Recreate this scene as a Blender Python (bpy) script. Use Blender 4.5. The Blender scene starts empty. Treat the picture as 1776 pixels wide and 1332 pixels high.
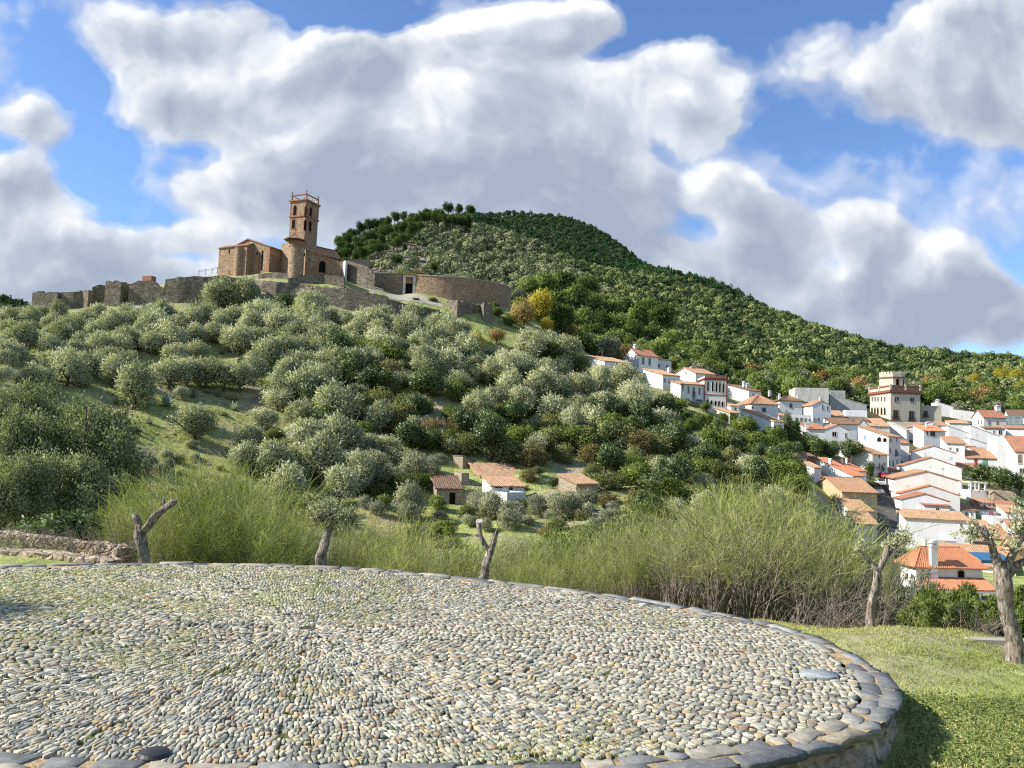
import bpy, math, random
import numpy as np
from mathutils import Vector, Matrix
R = math.radians
rng = np.random.default_rng(7)
random.seed(7)
sc = bpy.context.scene
COL = sc.collection
# ---------------------------------------------------------------- camera
EYE = np.array([0.0, 0.0, 2.4]); F = 1350.0; W0, H0 = 1776.0, 1332.0
PITCH, ROLL = 4.5, 2.0
cam = bpy.data.cameras.new("camera"); camo = bpy.data.objects.new("camera", cam); COL.objects.link(camo)
cam.sensor_width = 36; cam.lens = 36 * F / W0; cam.clip_end = 6000; cam.clip_start = 0.1
_M = Matrix.Rotation(R(90 + PITCH), 4, 'X') @ Matrix.Rotation(R(ROLL), 4, 'Z')
_M.translation = Vector(EYE)
camo.matrix_world = _M
sc.camera = camo
RM = np.array(_M.to_3x3())
def ray(x, y):
    "direction with Y component 1 through a point of the view"
    d = RM @ np.array([(x - W0 / 2) / F, (H0 / 2 - y) / F, -1.0])
    return d / d[1]
def P(x, y, Y):
    return EYE + ray(x, y) * Y
def proj(p):
    q = RM.T @ (np.asarray(p, float) - EYE)
    return W0 / 2 + F * q[0] / -q[2], H0 / 2 - F * q[1] / -q[2]
def projv(X, Y, Z):
    A = np.stack([X - EYE[0], Y - EYE[1], Z - EYE[2]], -1) @ RM
    return W0 / 2 + F * A[..., 0] / -A[..., 2], H0 / 2 - F * A[..., 1] / -A[..., 2]
# ---------------------------------------------------------------- terrain profiles: view column -> (distance, view row | explicit height)
PROF = {
 -500: [('z',3,-.4),('z',12,-.4),('z',16,.0),(30,900),(60,760),(110,640),(160,570),(185,560),(260,640),(500,560),(700,525),(1000,540)],
 0:    [('z',3,-.4),('z',14,-.35),('z',16,-.2),('z',19,-.2),('z',24,-1.6),('z',38,-3.4),('z',50,-2.6),(70,760),(110,655),(150,588),(172,552),(190,556),(240,640),(400,600),(700,527),(1000,545)],
 160:  [('z',3,-.4),('z',14,-.35),('z',16,-.2),('z',19,-.4),('z',24,-1.8),('z',38,-4.4),('z',55,-5),(75,840),(110,720),(140,625),(165,555),(174,535),(180,520),(200,540),(260,640),(500,610),(1000,600)],
 270:  [('z',3,-.4),('z',14,-.4),('z',20,-2),('z',38,-5.2),('z',60,-7),(90,850),(112,740),(140,640),(165,560),(174,534),(177,528),(179,494),(200,488),(225,500),(280,640),(600,620),(1000,600)],
 450:  [('z',3,-.4),('z',15,-.5),('z',20,-2.4),('z',38,-6.5),('z',60,-9),(95,878),(115,795),(130,720),(148,650),(163,590),(173,545),(178.5,530),(181,491),(187,478),(193,471),(215,468),(245,500),(300,560),(420,545),(600,520),(1000,560)],
 560:  [('z',3,-.4),('z',15,-.5),('z',20,-2.6),('z',40,-8),('z',60,-10.5),(98,885),(115,810),(130,740),(148,660),(163,600),(174,550),(178,540),(181,500),(186,485),(193,474),(215,468),(250,500),(330,490),(430,462),(520,450),(650,480),(1000,560)],
 650:  [('z',3,-.4),('z',15,-.5),('z',20,-2.6),('z',40,-8),('z',65,-11),(105,875),(120,810),(132,750),(150,665),(165,605),(172,575),(177,560),(179.5,518),(195,505),(212,500),(240,510),(300,492),(400,446),(500,406),(560,391),(700,440),(1000,560)],
 760:  [('z',3,-.4),('z',15,-.5),('z',20,-2.6),('z',40,-8),('z',65,-11),(108,885),(122,815),(135,750),(150,670),(168,605),(175,580),(180,560),(183,530),(197,512),(212,510),(240,530),(300,500),(400,455),(500,415),(600,374),(700,390),(880,374),(1000,400),(1400,560)],
 850:  [('z',3,-.4),('z',15,-.5),('z',20,-2.6),('z',40,-8),('z',65,-11),(108,880),(120,835),(135,765),(152,690),(168,630),(181,582),(188,550),(196,529),(210,527),(228,560),(300,535),(400,485),(500,440),(600,412),(640,412),(700,418),(820,386),(890,375),(1000,402),(1400,560)],
 960:  [('z',3,-.4),('z',15,-.5),('z',20,-2.6),('z',40,-8),('z',65,-11),(108,882),(122,835),(138,775),(155,710),(170,655),(188,602),(200,575),(212,570),(240,588),(300,560),(400,505),(500,465),(600,450),(640,454),(720,445),(840,400),(900,379),(1000,400),(1400,560)],
 1050: [('z',3,-.4),('z',15,-.5),('z',20,-2.4),('z',40,-8),('z',65,-11),(100,890),(120,850),(138,790),(155,725),(170,680),(185,655),(205,642),(240,635),(300,605),(400,550),(500,505),(600,478),(660,480),(760,462),(850,422),(900,410),(1000,430),(1400,570)],
 1150: [('z',3,-.4),('z',15,-.5),('z',22,-2.4),('z',40,-7.6),('z',65,-10.5),(95,890),(115,860),(135,810),(155,745),(170,705),(180,676),(205,652),(240,640),(300,615),(400,572),(500,530),(600,492),(700,470),(800,480),(1400,580)],
 1250: [('z',3,-.4),('z',14,-.5),('z',22,-2.2),('z',40,-7),('z',65,-10.5),(95,900),(115,870),(140,820),(160,755),(172,714),(188,705),(205,692),(250,672),(340,632),(450,588),(600,532),(680,505),(760,520),(1400,590)],
 1400: [('z',3,-.4),('z',10,-.4),('z',14,-.6),('z',22,-2.2),('z',40,-6.5),('z',65,-10.5),(90,935),(115,885),(135,850),(150,830),(170,800),(200,760),(230,735),(260,716),(300,702),(370,672),(500,615),(640,566),(760,585),(1400,620)],
 1530: [('z',3,-.4),('z',9,-.4),(13,1083),('z',22,-3.6),('z',40,-8),('z',70,-13),(100,1022),(120,990),(135,960),(155,900),(172,855),(200,812),(225,776),(250,745),(280,724),(320,706),(400,680),(520,642),(650,606),(760,620),(1400,640)],
 1660: [('z',3,-.4),('z',9,-.4),(13,1092),('z',22,-3.4),('z',40,-8),('z',75,-14),(105,1030),(120,1000),(135,968),(155,912),(175,868),(200,830),(225,795),(250,765),(280,738),(320,716),(400,692),(520,662),(680,628),(800,640),(1400,660)],
 1776: [('z',3,-.4),('z',9,-.4),(13,1110),('z',22,-3.4),('z',40,-8),('z',75,-14),(105,1035),(120,1005),(135,972),(155,920),(175,880),(200,845),(225,810),(250,780),(280,750),(320,722),(400,696),(520,665),(700,633),(820,645),(1400,660)],
 2300: [('z',3,-.4),('z',9,-.4),('z',13,-.8),('z',22,-3.4),('z',40,-8),('z',75,-14),(105,1045),(135,985),(175,895),(225,830),(280,775),(400,715),(700,650),(820,660),(1400,680)],
}
NU, NL = 361, 1300
LU = np.linspace(-1.15, 1.15, NU); LL = np.linspace(math.log(2.5), math.log(2600), NL)
def _table():
    cols = sorted(PROF); us = []; zs = []
    for c in cols:
        u = ray(c, 760)[0]; us.append(u)
        Ys, Zs = [], []
        for e in PROF[c]:
            if e[0] == 'z': Ys.append(e[1]); Zs.append(e[2]); continue
            Y, y = e
            lo, hi = -400.0, 900.0
            for _ in range(50):
                m = (lo + hi) / 2
                if proj((u * Y, Y, m))[1] > y: lo = m
                else: hi = m
            Ys.append(Y); Zs.append(lo)
        Ys.append(2600); Zs.append(Zs[-1] - 60)
        zs.append(np.interp(np.exp(LL), Ys, Zs))
    us = np.array(us); zs = np.array(zs)
    T = np.empty((NU, NL))
    for k in range(NL): T[:, k] = np.interp(LU, us, zs[:, k])
    def blur(A, n, ax):
        k = np.hanning(2 * n + 3)[1:-1]; k /= k.sum()
        pad = [(0, 0), (0, 0)]; pad[ax] = (n, n); B = np.pad(A, pad, mode='edge')
        return np.apply_along_axis(lambda v: np.convolve(v, k, 'valid'), ax, B)
    return blur(blur(T, 7, 0), 3, 1)
TAB = _table()
def _bump(X, Y):
    r = np.hypot(X, Y)
    a = np.clip((r - 40) / 60, 0, 1) * 0.35 + np.clip((r - 300) / 300, 0, 1) * 3.0
    s = 0
    for i, (kx, ky, ph) in enumerate([(.21, .13, 0), (-.11, .27, 1.3), (.37, -.22, 2.1), (.05, .55, .7), (-.49, .31, 4.0)]):
        s = s + np.sin(X * kx + Y * ky + ph) * np.cos(X * ky * .7 - Y * kx * .9 + ph * 2)
    b = 0
    for kx, ky, ph in [(.021, .013, 0), (-.011, .037, 1.3), (.047, -.022, 2.1), (.015, .065, .7)]:
        b = b + np.sin(X * kx + Y * ky + ph) * np.cos(X * ky - Y * kx + ph * 2)
    return s * .25 * np.clip((r - 25) / 60, 0, 1) + b * 1.6 * np.clip((r - 330) / 300, 0, 1)
def HG(X, Y):
    X = np.asarray(X, float); Y = np.asarray(Y, float)
    r = np.hypot(X, Y); th = np.clip(np.arctan2(X, Y), -0.85, 0.85)
    u = np.tan(th); s = np.clip(r * np.cos(th), 2.6, 2500)
    fu = np.clip((u - LU[0]) / (LU[1] - LU[0]), 0, NU - 1.001); fl = np.clip((np.log(s) - LL[0]) / (LL[1] - LL[0]), 0, NL - 1.001)
    i = fu.astype(int); j = fl.astype(int); a = fu - i; b = fl - j
    z = (TAB[i, j] * (1 - a) * (1 - b) + TAB[i + 1, j] * a * (1 - b) + TAB[i, j + 1] * (1 - a) * b + TAB[i + 1, j + 1] * a * b)
    return z + _bump(X, Y)
_YS = np.exp(np.linspace(math.log(10), math.log(1200), 2600))
def cast(x, y, Ymin=14.0):
    d = ray(x, y); m = _YS >= Ymin; ys = _YS[m]
    z = EYE[2] + d[2] * ys; g = HG(EYE[0] + d[0] * ys, ys)
    k = np.argmax(z <= g)
    if z[k] > g[k]: return None
    return EYE + d * ys[k]
# ---------------------------------------------------------------- mesh helpers
def mesh_np(name, V, Fc, mat=None, attr=None, smooth=False, col=None, mats=None, midx=None):
    "V (n,3); Fc list of arrays (m,3)/(m,4) or one array"
    me = bpy.data.meshes.new(name)
    if not isinstance(Fc, list): Fc = [Fc]
    Fc = [np.asarray(f, np.int32) for f in Fc if len(f)]
    V = np.asarray(V, np.float32)
    loops = np.concatenate([f.ravel() for f in Fc])
    tot = np.concatenate([np.full(len(f), f.shape[1], np.int32) for f in Fc])
    st = np.concatenate([[0], np.cumsum(tot)[:-1]]).astype(np.int32)
    me.vertices.add(len(V)); me.vertices.foreach_set('co', V.ravel())
    me.loops.add(len(loops)); me.loops.foreach_set('vertex_index', loops)
    me.polygons.add(len(tot)); me.polygons.foreach_set('loop_start', st); me.polygons.foreach_set('loop_total', tot)
    if midx is not None: me.polygons.foreach_set('material_index', np.asarray(midx, np.int32))
    if smooth: me.polygons.foreach_set('use_smooth', np.ones(len(tot), bool))
    me.update(calc_edges=True)
    if attr is not None:
        a = me.attributes.new('var', 'FLOAT', 'POINT'); a.data.foreach_set('value', np.asarray(attr, np.float32))
    if col is not None:
        c = np.ones((len(V), 4), np.float32); c[:, :3] = col
        a = me.attributes.new('col', 'FLOAT_COLOR', 'POINT'); a.data.foreach_set('color', c.ravel())
    for m in (mats or [mat]):
        if m: me.materials.append(m)
    me.validate()
    return me
def link(name, me, parent=None, loc=None, rz=0, scale=None):
    o = bpy.data.objects.new(name, me); COL.objects.link(o)
    if parent: o.parent = parent
    if loc is not None: o.location = loc
    if rz: o.rotation_euler.z = rz
    if scale is not None: o.scale = scale
    return o
def tag(o, label=None, cat=None, group=None, kind=None):
    if label: o['label'] = label
    if cat: o['category'] = cat
    if group: o['group'] = group
    if kind: o['kind'] = kind
    return o
def empty(name, loc, rz=0, label=None, cat=None, group=None):
    o = link(name, None, None, loc, rz); o.empty_display_size = .2
    return tag(o, label, cat, group)
class MB:
    "collects polygons of one mesh"
    def __init__(s): s.v = []; s.f = []; s.m = []
    def poly(s, pts, m=0):
        k = len(s.v); s.v += [tuple(p) for p in pts]; s.f.append(tuple(range(k, k + len(pts)))); s.m.append(m)
    def box(s, x0, x1, y0, y1, z0, z1, m=0):
        k = len(s.v)
        s.v += [(x0,y0,z0),(x1,y0,z0),(x1,y1,z0),(x0,y1,z0),(x0,y0,z1),(x1,y0,z1),(x1,y1,z1),(x0,y1,z1)]
        for f in [(0,3,2,1),(4,5,6,7),(0,1,5,4),(1,2,6,5),(2,3,7,6),(3,0,4,7)]:
            s.f.append(tuple(k + i for i in f)); s.m.append(m)
    def prism(s, sec, axis, a0, a1, m=0):
        "closed section extruded; axis 'x': sec=(y,z); axis 'y': sec=(x,z); axis 'z': sec=(x,y)"
        n = len(sec)
        def p(q, a): return (a, q[0], q[1]) if axis == 'x' else ((q[0], a, q[1]) if axis == 'y' else (q[0], q[1], a))
        k = len(s.v); s.v += [p(q, a0) for q in sec] + [p(q, a1) for q in sec]
        s.f.append(tuple(range(k, k + n))); s.f.append(tuple(range(k + 2 * n - 1, k + n - 1, -1))); s.m += [m, m]
        for i in range(n):
            j = (i + 1) % n; s.f.append((k + i, k + n + i, k + n + j, k + j)); s.m.append(m)
    def grid(s, A, m=0, flip=False):
        "A (r,c,3)"
        A = np.asarray(A); r, c = A.shape[:2]; k = len(s.v); s.v += [tuple(q) for q in A.reshape(-1, 3)]
        for i in range(r - 1):
            for j in range(c - 1):
                f = (k + i * c + j, k + i * c + j + 1, k + (i + 1) * c + j + 1, k + (i + 1) * c + j)
                s.f.append(f[::-1] if flip else f); s.m.append(m)
    def tube(s, pts, rad, n=8, m=0, cap=True, rough=0.0, rg=None):
        pts = [np.asarray(p, float) for p in pts]; rings = []
        for i, p in enumerate(pts):
            t = pts[min(i + 1, len(pts) - 1)] - pts[max(i - 1, 0)]; t /= np.linalg.norm(t) + 1e-9
            a = np.cross(t, (0, 0, 1) if abs(t[2]) < .9 else (1, 0, 0)); a /= np.linalg.norm(a); b = np.cross(t, a)
            rr = rad[i] if hasattr(rad, '__len__') else rad
            ring = []
            for k in range(n):
                an = 2 * math.pi * k / n; q = rr * (1 + (rough * (rg.random() - .5) * 2 if rough else 0))
                ring.append(p + (a * math.cos(an) + b * math.sin(an)) * q)
            rings.append(ring)
        k0 = len(s.v)
        for r_ in rings: s.v += [tuple(q) for q in r_]
        for i in range(len(rings) - 1):
            for k in range(n):
                k2 = (k + 1) % n; s.f.append((k0 + i*n + k, k0 + i*n + k2, k0 + (i+1)*n + k2, k0 + (i+1)*n + k)); s.m.append(m)
        if cap:
            s.f.append(tuple(k0 + k for k in range(n))[::-1]); s.m.append(m)
            s.f.append(tuple(k0 + (len(rings) - 1) * n + k for k in range(n))); s.m.append(m)
    def mesh(s, name, mats, smooth=False):
        me = bpy.data.meshes.new(name); me.from_pydata(s.v, [], s.f)
        if not isinstance(mats, (list, tuple)): mats = [mats]
        for m in mats: me.materials.append(m)
        if len(mats) > 1: me.polygons.foreach_set('material_index', s.m)
        if smooth: me.polygons.foreach_set('use_smooth', [True] * len(s.f))
        me.update(); return me
    def build(s, name, mats, parent=None, smooth=False, **k):
        return link(name, s.mesh(name, mats, smooth), parent, **k)
# ---------------------------------------------------------------- materials
def newmat(name):
    m = bpy.data.materials.new(name); m.use_nodes = True; nt = m.node_tree; nt.nodes.clear()
    out = nt.nodes.new('ShaderNodeOutputMaterial'); return m, nt, out
class N:
    "tiny node helper"
    def __init__(s, nt): s.nt = nt
    def __call__(s, t, ins=None, **kw):
        n = s.nt.nodes.new(t)
        for k, v in kw.items(): setattr(n, k, v)
        for k, v in (ins or {}).items():
            if hasattr(v, 'links') or isinstance(v, bpy.types.NodeSocket): s.nt.links.new(v, n.inputs[k])
            else: n.inputs[k].default_value = v
        return n
    def ramp(s, fac, stops, interp='LINEAR'):
        n = s.nt.nodes.new('ShaderNodeValToRGB'); s.nt.links.new(fac, n.inputs[0]); cr = n.color_ramp; cr.interpolation = interp
        while len(cr.elements) < len(stops): cr.elements.new(0.5)
        for e, (p, c) in zip(cr.elements, stops): e.position = p; e.color = (*c, 1) if len(c) == 3 else c
        return n.outputs[0]
    def mix(s, fac, a, b, mode='MIX'):
        n = s.nt.nodes.new('ShaderNodeMix'); n.data_type = 'RGBA'; n.blend_type = mode
        for i, v in ((0, fac), (6, a), (7, b)):
            if isinstance(v, bpy.types.NodeSocket): s.nt.links.new(v, n.inputs[i])
            elif isinstance(v, tuple): n.inputs[i].default_value = (*v, 1) if len(v) == 3 else v
            else: n.inputs[i].default_value = v
        return n.outputs[2]
    def math(s, op, a, b=0.0, c=None, clamp=False):
        n = s.nt.nodes.new('ShaderNodeMath'); n.operation = op; n.use_clamp = clamp
        for i, v in enumerate((a, b) if c is None else (a, b, c)):
            if isinstance(v, bpy.types.NodeSocket): s.nt.links.new(v, n.inputs[i])
            else: n.inputs[i].default_value = v
        return n.outputs[0]
    def noise(s, vec, scale, detail=4, rough=.55, dist=0.0, out=0):
        n = s.nt.nodes.new('ShaderNodeTexNoise'); s.nt.links.new(vec, n.inputs['Vector'])
        n.inputs['Scale'].default_value = scale; n.inputs['Detail'].default_value = detail
        n.inputs['Roughness'].default_value = rough; n.inputs['Distortion'].default_value = dist
        return n.outputs[out]
def surf(nt, out, color, rough=.9, bump=None, spec=.2, bdist=.02, bstr=.6):
    g = N(nt); b = g('ShaderNodeBsdfPrincipled', {'Roughness': rough, 'Specular IOR Level': spec})
    if isinstance(color, tuple): b.inputs['Base Color'].default_value = (*color, 1)
    else: nt.links.new(color, b.inputs['Base Color'])
    if bump is not None:
        bp = g('ShaderNodeBump', {'Height': bump, 'Distance': bdist, 'Strength': bstr}); nt.links.new(bp.outputs[0], b.inputs['Normal'])
    nt.links.new(b.outputs[0], out.inputs[0]); return b
def mat_plaster(name, base, stain=(.45,.43,.38), amt=.5):
    m, nt, out = newmat(name); g = N(nt)
    geo = g('ShaderNodeNewGeometry').outputs['Position']; oi = g('ShaderNodeObjectInfo').outputs['Random']
    mp = g('ShaderNodeMapping', {'Vector': geo, 'Scale': (1, 1, .22)}).outputs[0]
    n1 = g.noise(mp, .9, 6, .65); n2 = g.noise(geo, .25, 3)
    f = g.ramp(n1, [(.45, (0,0,0)), (.75, (1,1,1))])
    c = g.mix(g.math('MULTIPLY', f, amt), base, stain)
    tint = g.ramp(oi, [(0, (.93,.95,1)), (.35, (1,1,1)), (.6, (1,.97,.9)), (.8, (.9,.9,.88)), (1, (1,1,.98))])
    c = g.mix(1.0, c, tint, 'MULTIPLY'); c = g.mix(g.math('MULTIPLY', g.ramp(n2, [(.4,(0,0,0)),(.7,(1,1,1))]), .12), c, (.5,.48,.42))
    surf(nt, out, c, .9, g.noise(geo, 6, 5), bdist=.02, bstr=.35); return m
def mat_rubble(name, cols, mortar, scale=2.2, zs=1.9, mort=.06, bstr=.9, bd=.06):
    m, nt, out = newmat(name); g = N(nt)
    geo = g('ShaderNodeNewGeometry').outputs['Position']
    w = g.noise(geo, 1.3, 3, out=1); add = g('ShaderNodeVectorMath', {0: geo, 1: w}, operation='ADD').outputs[0]
    mp = g('ShaderNodeMapping', {'Vector': add, 'Scale': (1, 1, zs)}).outputs[0]
    v = g('ShaderNodeTexVoronoi', {'Vector': mp, 'Scale': scale}); e = g('ShaderNodeTexVoronoi', {'Vector': mp, 'Scale': scale}, feature='DISTANCE_TO_EDGE')
    sep = g('ShaderNodeSeparateColor', {0: v.outputs['Color']}).outputs
    k = len(cols); c = g.ramp(sep[0], [((i + .5) / k, q) for i, q in enumerate(cols)])
    big = g.noise(geo, .16, 4); c = g.mix(g.ramp(big, [(.35,(0,0,0)),(.7,(1,1,1))]), c, g.mix(.55, c, cols[0]))
    ed = g.ramp(e.outputs['Distance'], [(0, (1,1,1)), (mort, (0,0,0))])
    c = g.mix(ed, c, mortar)
    fine = g.noise(geo, 9, 4); c = g.mix(.5, c, g.mix(1.0, c, g.ramp(fine, [(.3,(.55,.55,.55)),(.7,(1.35,1.35,1.35))]), 'MULTIPLY'))
    hgt = g.math('ADD', g.math('MINIMUM', g.math('MULTIPLY', e.outputs['Distance'], 4.0), 1.0), g.math('MULTIPLY', fine, .5))
    surf(nt, out, c, .95, hgt, bdist=bd, bstr=bstr); return m
def mat_tile(name, cols, lichen=(.22,.21,.14), amt=.5, sc_=1.0):
    m, nt, out = newmat(name); g = N(nt)
    geo = g('ShaderNodeNewGeometry').outputs['Position']; oi = g('ShaderNodeObjectInfo').outputs['Random']
    v = g('ShaderNodeTexVoronoi', {'Vector': geo, 'Scale': 3.2 * sc_}); sep = g('ShaderNodeSeparateColor', {0: v.outputs['Color']}).outputs
    c = g.ramp(g.math('ADD', g.math('MULTIPLY', sep[0], .8), g.math('MULTIPLY', oi, .2)), [(i / (len(cols) - 1), q) for i, q in enumerate(cols)])
    n = g.noise(geo, .8, 6, .7); c = g.mix(g.math('MULTIPLY', g.ramp(n, [(.42,(0,0,0)),(.66,(1,1,1))]), amt), c, lichen)
    surf(nt, out, c, .85, g.noise(geo, 7, 3), bdist=.02, bstr=.5); return m
def mat_flat(name, c, rough=.7, spec=.3, var=.15, scale=6, metal=0):
    m, nt, out = newmat(name); g = N(nt); geo = g('ShaderNodeNewGeometry').outputs['Position']
    n = g.noise(geo, scale, 4); c2 = tuple(x * (1 - var * 2) for x in c)
    b = surf(nt, out, g.mix(g.ramp(n, [(.35,(0,0,0)),(.65,(1,1,1))]), c, c2), rough, n, spec, .01, .2); b.inputs['Metallic'].default_value = metal; return m
FOL = {'pine_needles': .85, 'olive_leaf': 1.52, 'greyish_leaf': 1.4, 'grey_green_leaf': 1.45, 'agave_leaf': 1.0, 'grass_blade': 1.25, 'broom_twig': 1.25, 'dark_pine_needles': 1.1}
def mat_leaf(name, c1, c2, c3, trans=.3, obj=.35, gloss=.0, hue=None):
    k_ = FOL.get(name, 1.33); c1, c2, c3 = [tuple(min(.75, a * b * k_) for a, b in zip(c, ((1.02, .99, .94) if 'olive' in name or 'grey' in name else (1.05, 1.0, .87)))) for c in (c1, c2, c3)]
    m, nt, out = newmat(name); g = N(nt)
    a = g('ShaderNodeAttribute', attribute_name='var').outputs['Fac']; oi = g('ShaderNodeObjectInfo').outputs['Random']
    f = g.math('ADD', g.math('MULTIPLY', a, 1 - obj), g.math('MULTIPLY', oi, obj))
    c = g.ramp(f, [(.1, c1), (.5, c2), (.9, c3)])
    if hue: c = g.mix(g.ramp(oi, [(.72,(0,0,0)),(.8,(1,1,1))], 'LINEAR'), c, g.mix(.6, c, hue))
    d = g('ShaderNodeBsdfDiffuse', {'Color': c}); t = g('ShaderNodeBsdfTranslucent', {'Color': g.mix(1.0, c, (1.1,1.25,.6), 'MULTIPLY')})
    x = g('ShaderNodeMixShader', {0: trans, 1: d.outputs[0], 2: t.outputs[0]})
    if gloss:
        gl = g('ShaderNodeBsdfGlossy', {'Color': (1,1,1,1), 'Roughness': .45}); x = g('ShaderNodeMixShader', {0: gloss, 1: x.outputs[0], 2: gl.outputs[0]})
    nt.links.new(x.outputs[0], out.inputs[0]); return m
MT = {}
MT['white'] = mat_plaster('white_limewash', (.80,.80,.78), (.48,.46,.40), .30)
MT['oldwhite'] = mat_plaster('weathered_whitewash', (.62,.62,.57), (.30,.31,.27), .75)
MT['cream'] = mat_plaster('cream_render', (.62,.56,.43), (.42,.38,.29), .35)
MT['beige'] = mat_plaster('beige_render', (.46,.43,.33), (.3,.29,.22), .5)
MT['tan'] = mat_plaster('ochre_render', (.50,.41,.26), (.26,.24,.17), .8)
MT['peach'] = mat_plaster('peach_render', (.72,.42,.24), (.5,.36,.25), .4)
MT['grey'] = mat_plaster('grey_render', (.42,.42,.38), (.22,.24,.20), .7)
MT['old'] = mat_tile('old_clay_tile', [(.25,.125,.07),(.38,.20,.11),(.46,.25,.14),(.31,.18,.11),(.52,.33,.2)], (.24,.19,.12), .5)
MT['new'] = mat_tile('new_orange_tile', [(.46,.17,.085),(.56,.23,.12),(.51,.20,.10)], (.36,.2,.12), .4)
MT['red'] = mat_tile('red_brown_tile', [(.29,.11,.07),(.40,.18,.11),(.34,.15,.095),(.48,.27,.17)], (.16,.11,.07), .6)
MT['dark'] = mat_tile('dark_brown_tile', [(.13,.075,.05),(.2,.115,.075),(.26,.16,.1)], (.12,.11,.07), .6)
MT['ochre'] = mat_tile('ochre_tile', [(.40,.23,.125),(.52,.32,.18),(.34,.20,.12),(.58,.40,.25)], (.27,.215,.13), .5)
MT['pink'] = mat_tile('pinkish_tile', [(.36,.16,.14),(.42,.2,.17)], (.3,.18,.14), .4)
MT['stone'] = mat_rubble('castle_rubble', [(.12,.10,.075),(.20,.17,.125),(.29,.245,.18),(.17,.15,.115),(.38,.33,.25)], (.19,.165,.125), 1.9, 1.8, .07)
MT['brownstone'] = mat_rubble('church_rubble', [(.25,.155,.095),(.36,.24,.15),(.44,.31,.20),(.30,.21,.14),(.52,.40,.27)], (.38,.27,.17), 2.2, 1.8, .07)
MT['brickred'] = mat_rubble('red_brick', [(.28,.13,.08),(.34,.17,.11),(.27,.15,.10),(.38,.21,.14)], (.26,.16,.11), 4.5, 2.5, .06, .5, .02)
MT['tanstone'] = mat_rubble('pale_rubble', [(.36,.29,.20),(.46,.38,.26),(.30,.24,.17),(.54,.46,.33)], (.40,.33,.23), 3.0, 1.8, .07)
MT['glass'] = mat_flat('dark_glass', (.025,.03,.035), .12, .5, .2, 1)
MT['paleglass'] = mat_flat('pale_glass', (.28,.36,.38), .15, .5, .25, .8)
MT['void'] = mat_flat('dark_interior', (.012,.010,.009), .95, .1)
MT['framew'] = mat_flat('window_frame_paint', (.55,.53,.48), .6)
MT['frameb'] = mat_flat('brown_wood', (.12,.06,.035), .6)
MT['doorred'] = mat_flat('red_door_paint', (.30,.07,.05), .5)
MT['doorgreen'] = mat_flat('green_door_paint', (.16,.36,.28), .5)
MT['doortan'] = mat_flat('tan_wood', (.25,.17,.08), .6)
MT['maroon'] = mat_flat('maroon_trim', (.20,.05,.035), .7)
MT['brownred'] = mat_flat('brown_red_trim', (.28,.12,.07), .8)
MT['iron'] = mat_flat('dark_iron', (.03,.03,.03), .5, .4)
MT['metal'] = mat_flat('galvanised_metal', (.35,.36,.37), .4, .5, metal=.6)
MT['marble'] = mat_flat('pale_dressed_stone', (.62,.58,.49), .7, .2, .12, 1.5)
MT['asphalt'] = mat_flat('asphalt', (.115,.11,.105), .9, .2, .2, 1.3)
MT['paving'] = mat_flat('pale_paving', (.42,.38,.30), .9, .1, .1, 1.0)
MT['awning'] = mat_flat('blue_awning', (.05,.17,.30), .6)
MT['clothblue'] = mat_flat('blue_cloth', (.22,.36,.62), .9)
MT['clothwhite'] = mat_flat('white_cloth', (.75,.75,.75), .9)
MT['clothpink'] = mat_flat('pink_cloth', (.65,.22,.35), .9)
MT['carwhite'] = mat_flat('white_car_paint', (.7,.7,.7), .25, .5, .05)
MT['carred'] = mat_flat('red_car_paint', (.38,.02,.03), .25, .5, .05)
MT['cardark'] = mat_flat('grey_car_paint', (.16,.17,.18), .25, .5, .05)
MT['rubber'] = mat_flat('tyre_rubber', (.02,.02,.02), .8)
MT['lamp'] = mat_flat('lamp_lens', (.5,.45,.4), .2, .5)
MT['bark'] = mat_flat('tree_bark', (.16,.125,.09), .95, .1, .3, 9)
MT['leaf_olive'] = mat_leaf('olive_leaf', (.13,.145,.09), (.27,.285,.19), (.46,.465,.34), .24, .3)
MT['leaf_oak'] = mat_leaf('oak_leaf', (.04,.06,.022), (.105,.145,.05), (.21,.26,.10), .25, .35)
MT['leaf_green'] = mat_leaf('bright_green_leaf', (.05,.075,.025), (.125,.165,.055), (.25,.29,.11), .3, .3)
MT['leaf_bramble'] = mat_leaf('bramble_leaf', (.06,.075,.032), (.15,.17,.08), (.29,.30,.16), .25, .35, hue=(.20,.13,.07))
MT['leaf_yellow'] = mat_leaf('autumn_yellow_leaf', (.14,.16,.03), (.30,.28,.06), (.46,.34,.09), .35, .3)
MT['leaf_rust'] = mat_leaf('rusty_leaf', (.14,.09,.05), (.24,.18,.09), (.32,.26,.13), .25, .3)
MT['leaf_dark'] = mat_leaf('dark_glossy_leaf', (.025,.042,.014), (.07,.105,.034), (.14,.20,.07), .2, .2, .04)
MT['leaf_grey'] = mat_leaf('greyish_leaf', (.10,.12,.075), (.20,.21,.15), (.33,.33,.25), .25, .3)
MT['pine'] = mat_leaf('pine_needles', (.04,.07,.025), (.09,.14,.05), (.17,.23,.085), .2, .4)
MT['pinedark'] = mat_leaf('dark_pine_needles', (.016,.036,.022), (.032,.066,.034), (.06,.105,.048), .15, .4)
MT['agave'] = mat_leaf('agave_leaf', (.20,.26,.24), (.32,.38,.36), (.50,.54,.50), .1, .3)
MT['broom'] = mat_leaf('broom_twig', (.11,.13,.05), (.24,.275,.105), (.43,.47,.20), .3, .45, hue=(.28,.27,.15))
MT['drygrass'] = mat_leaf('dry_grass', (.20,.17,.09), (.38,.32,.18), (.55,.47,.30), .3, .3)
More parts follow.
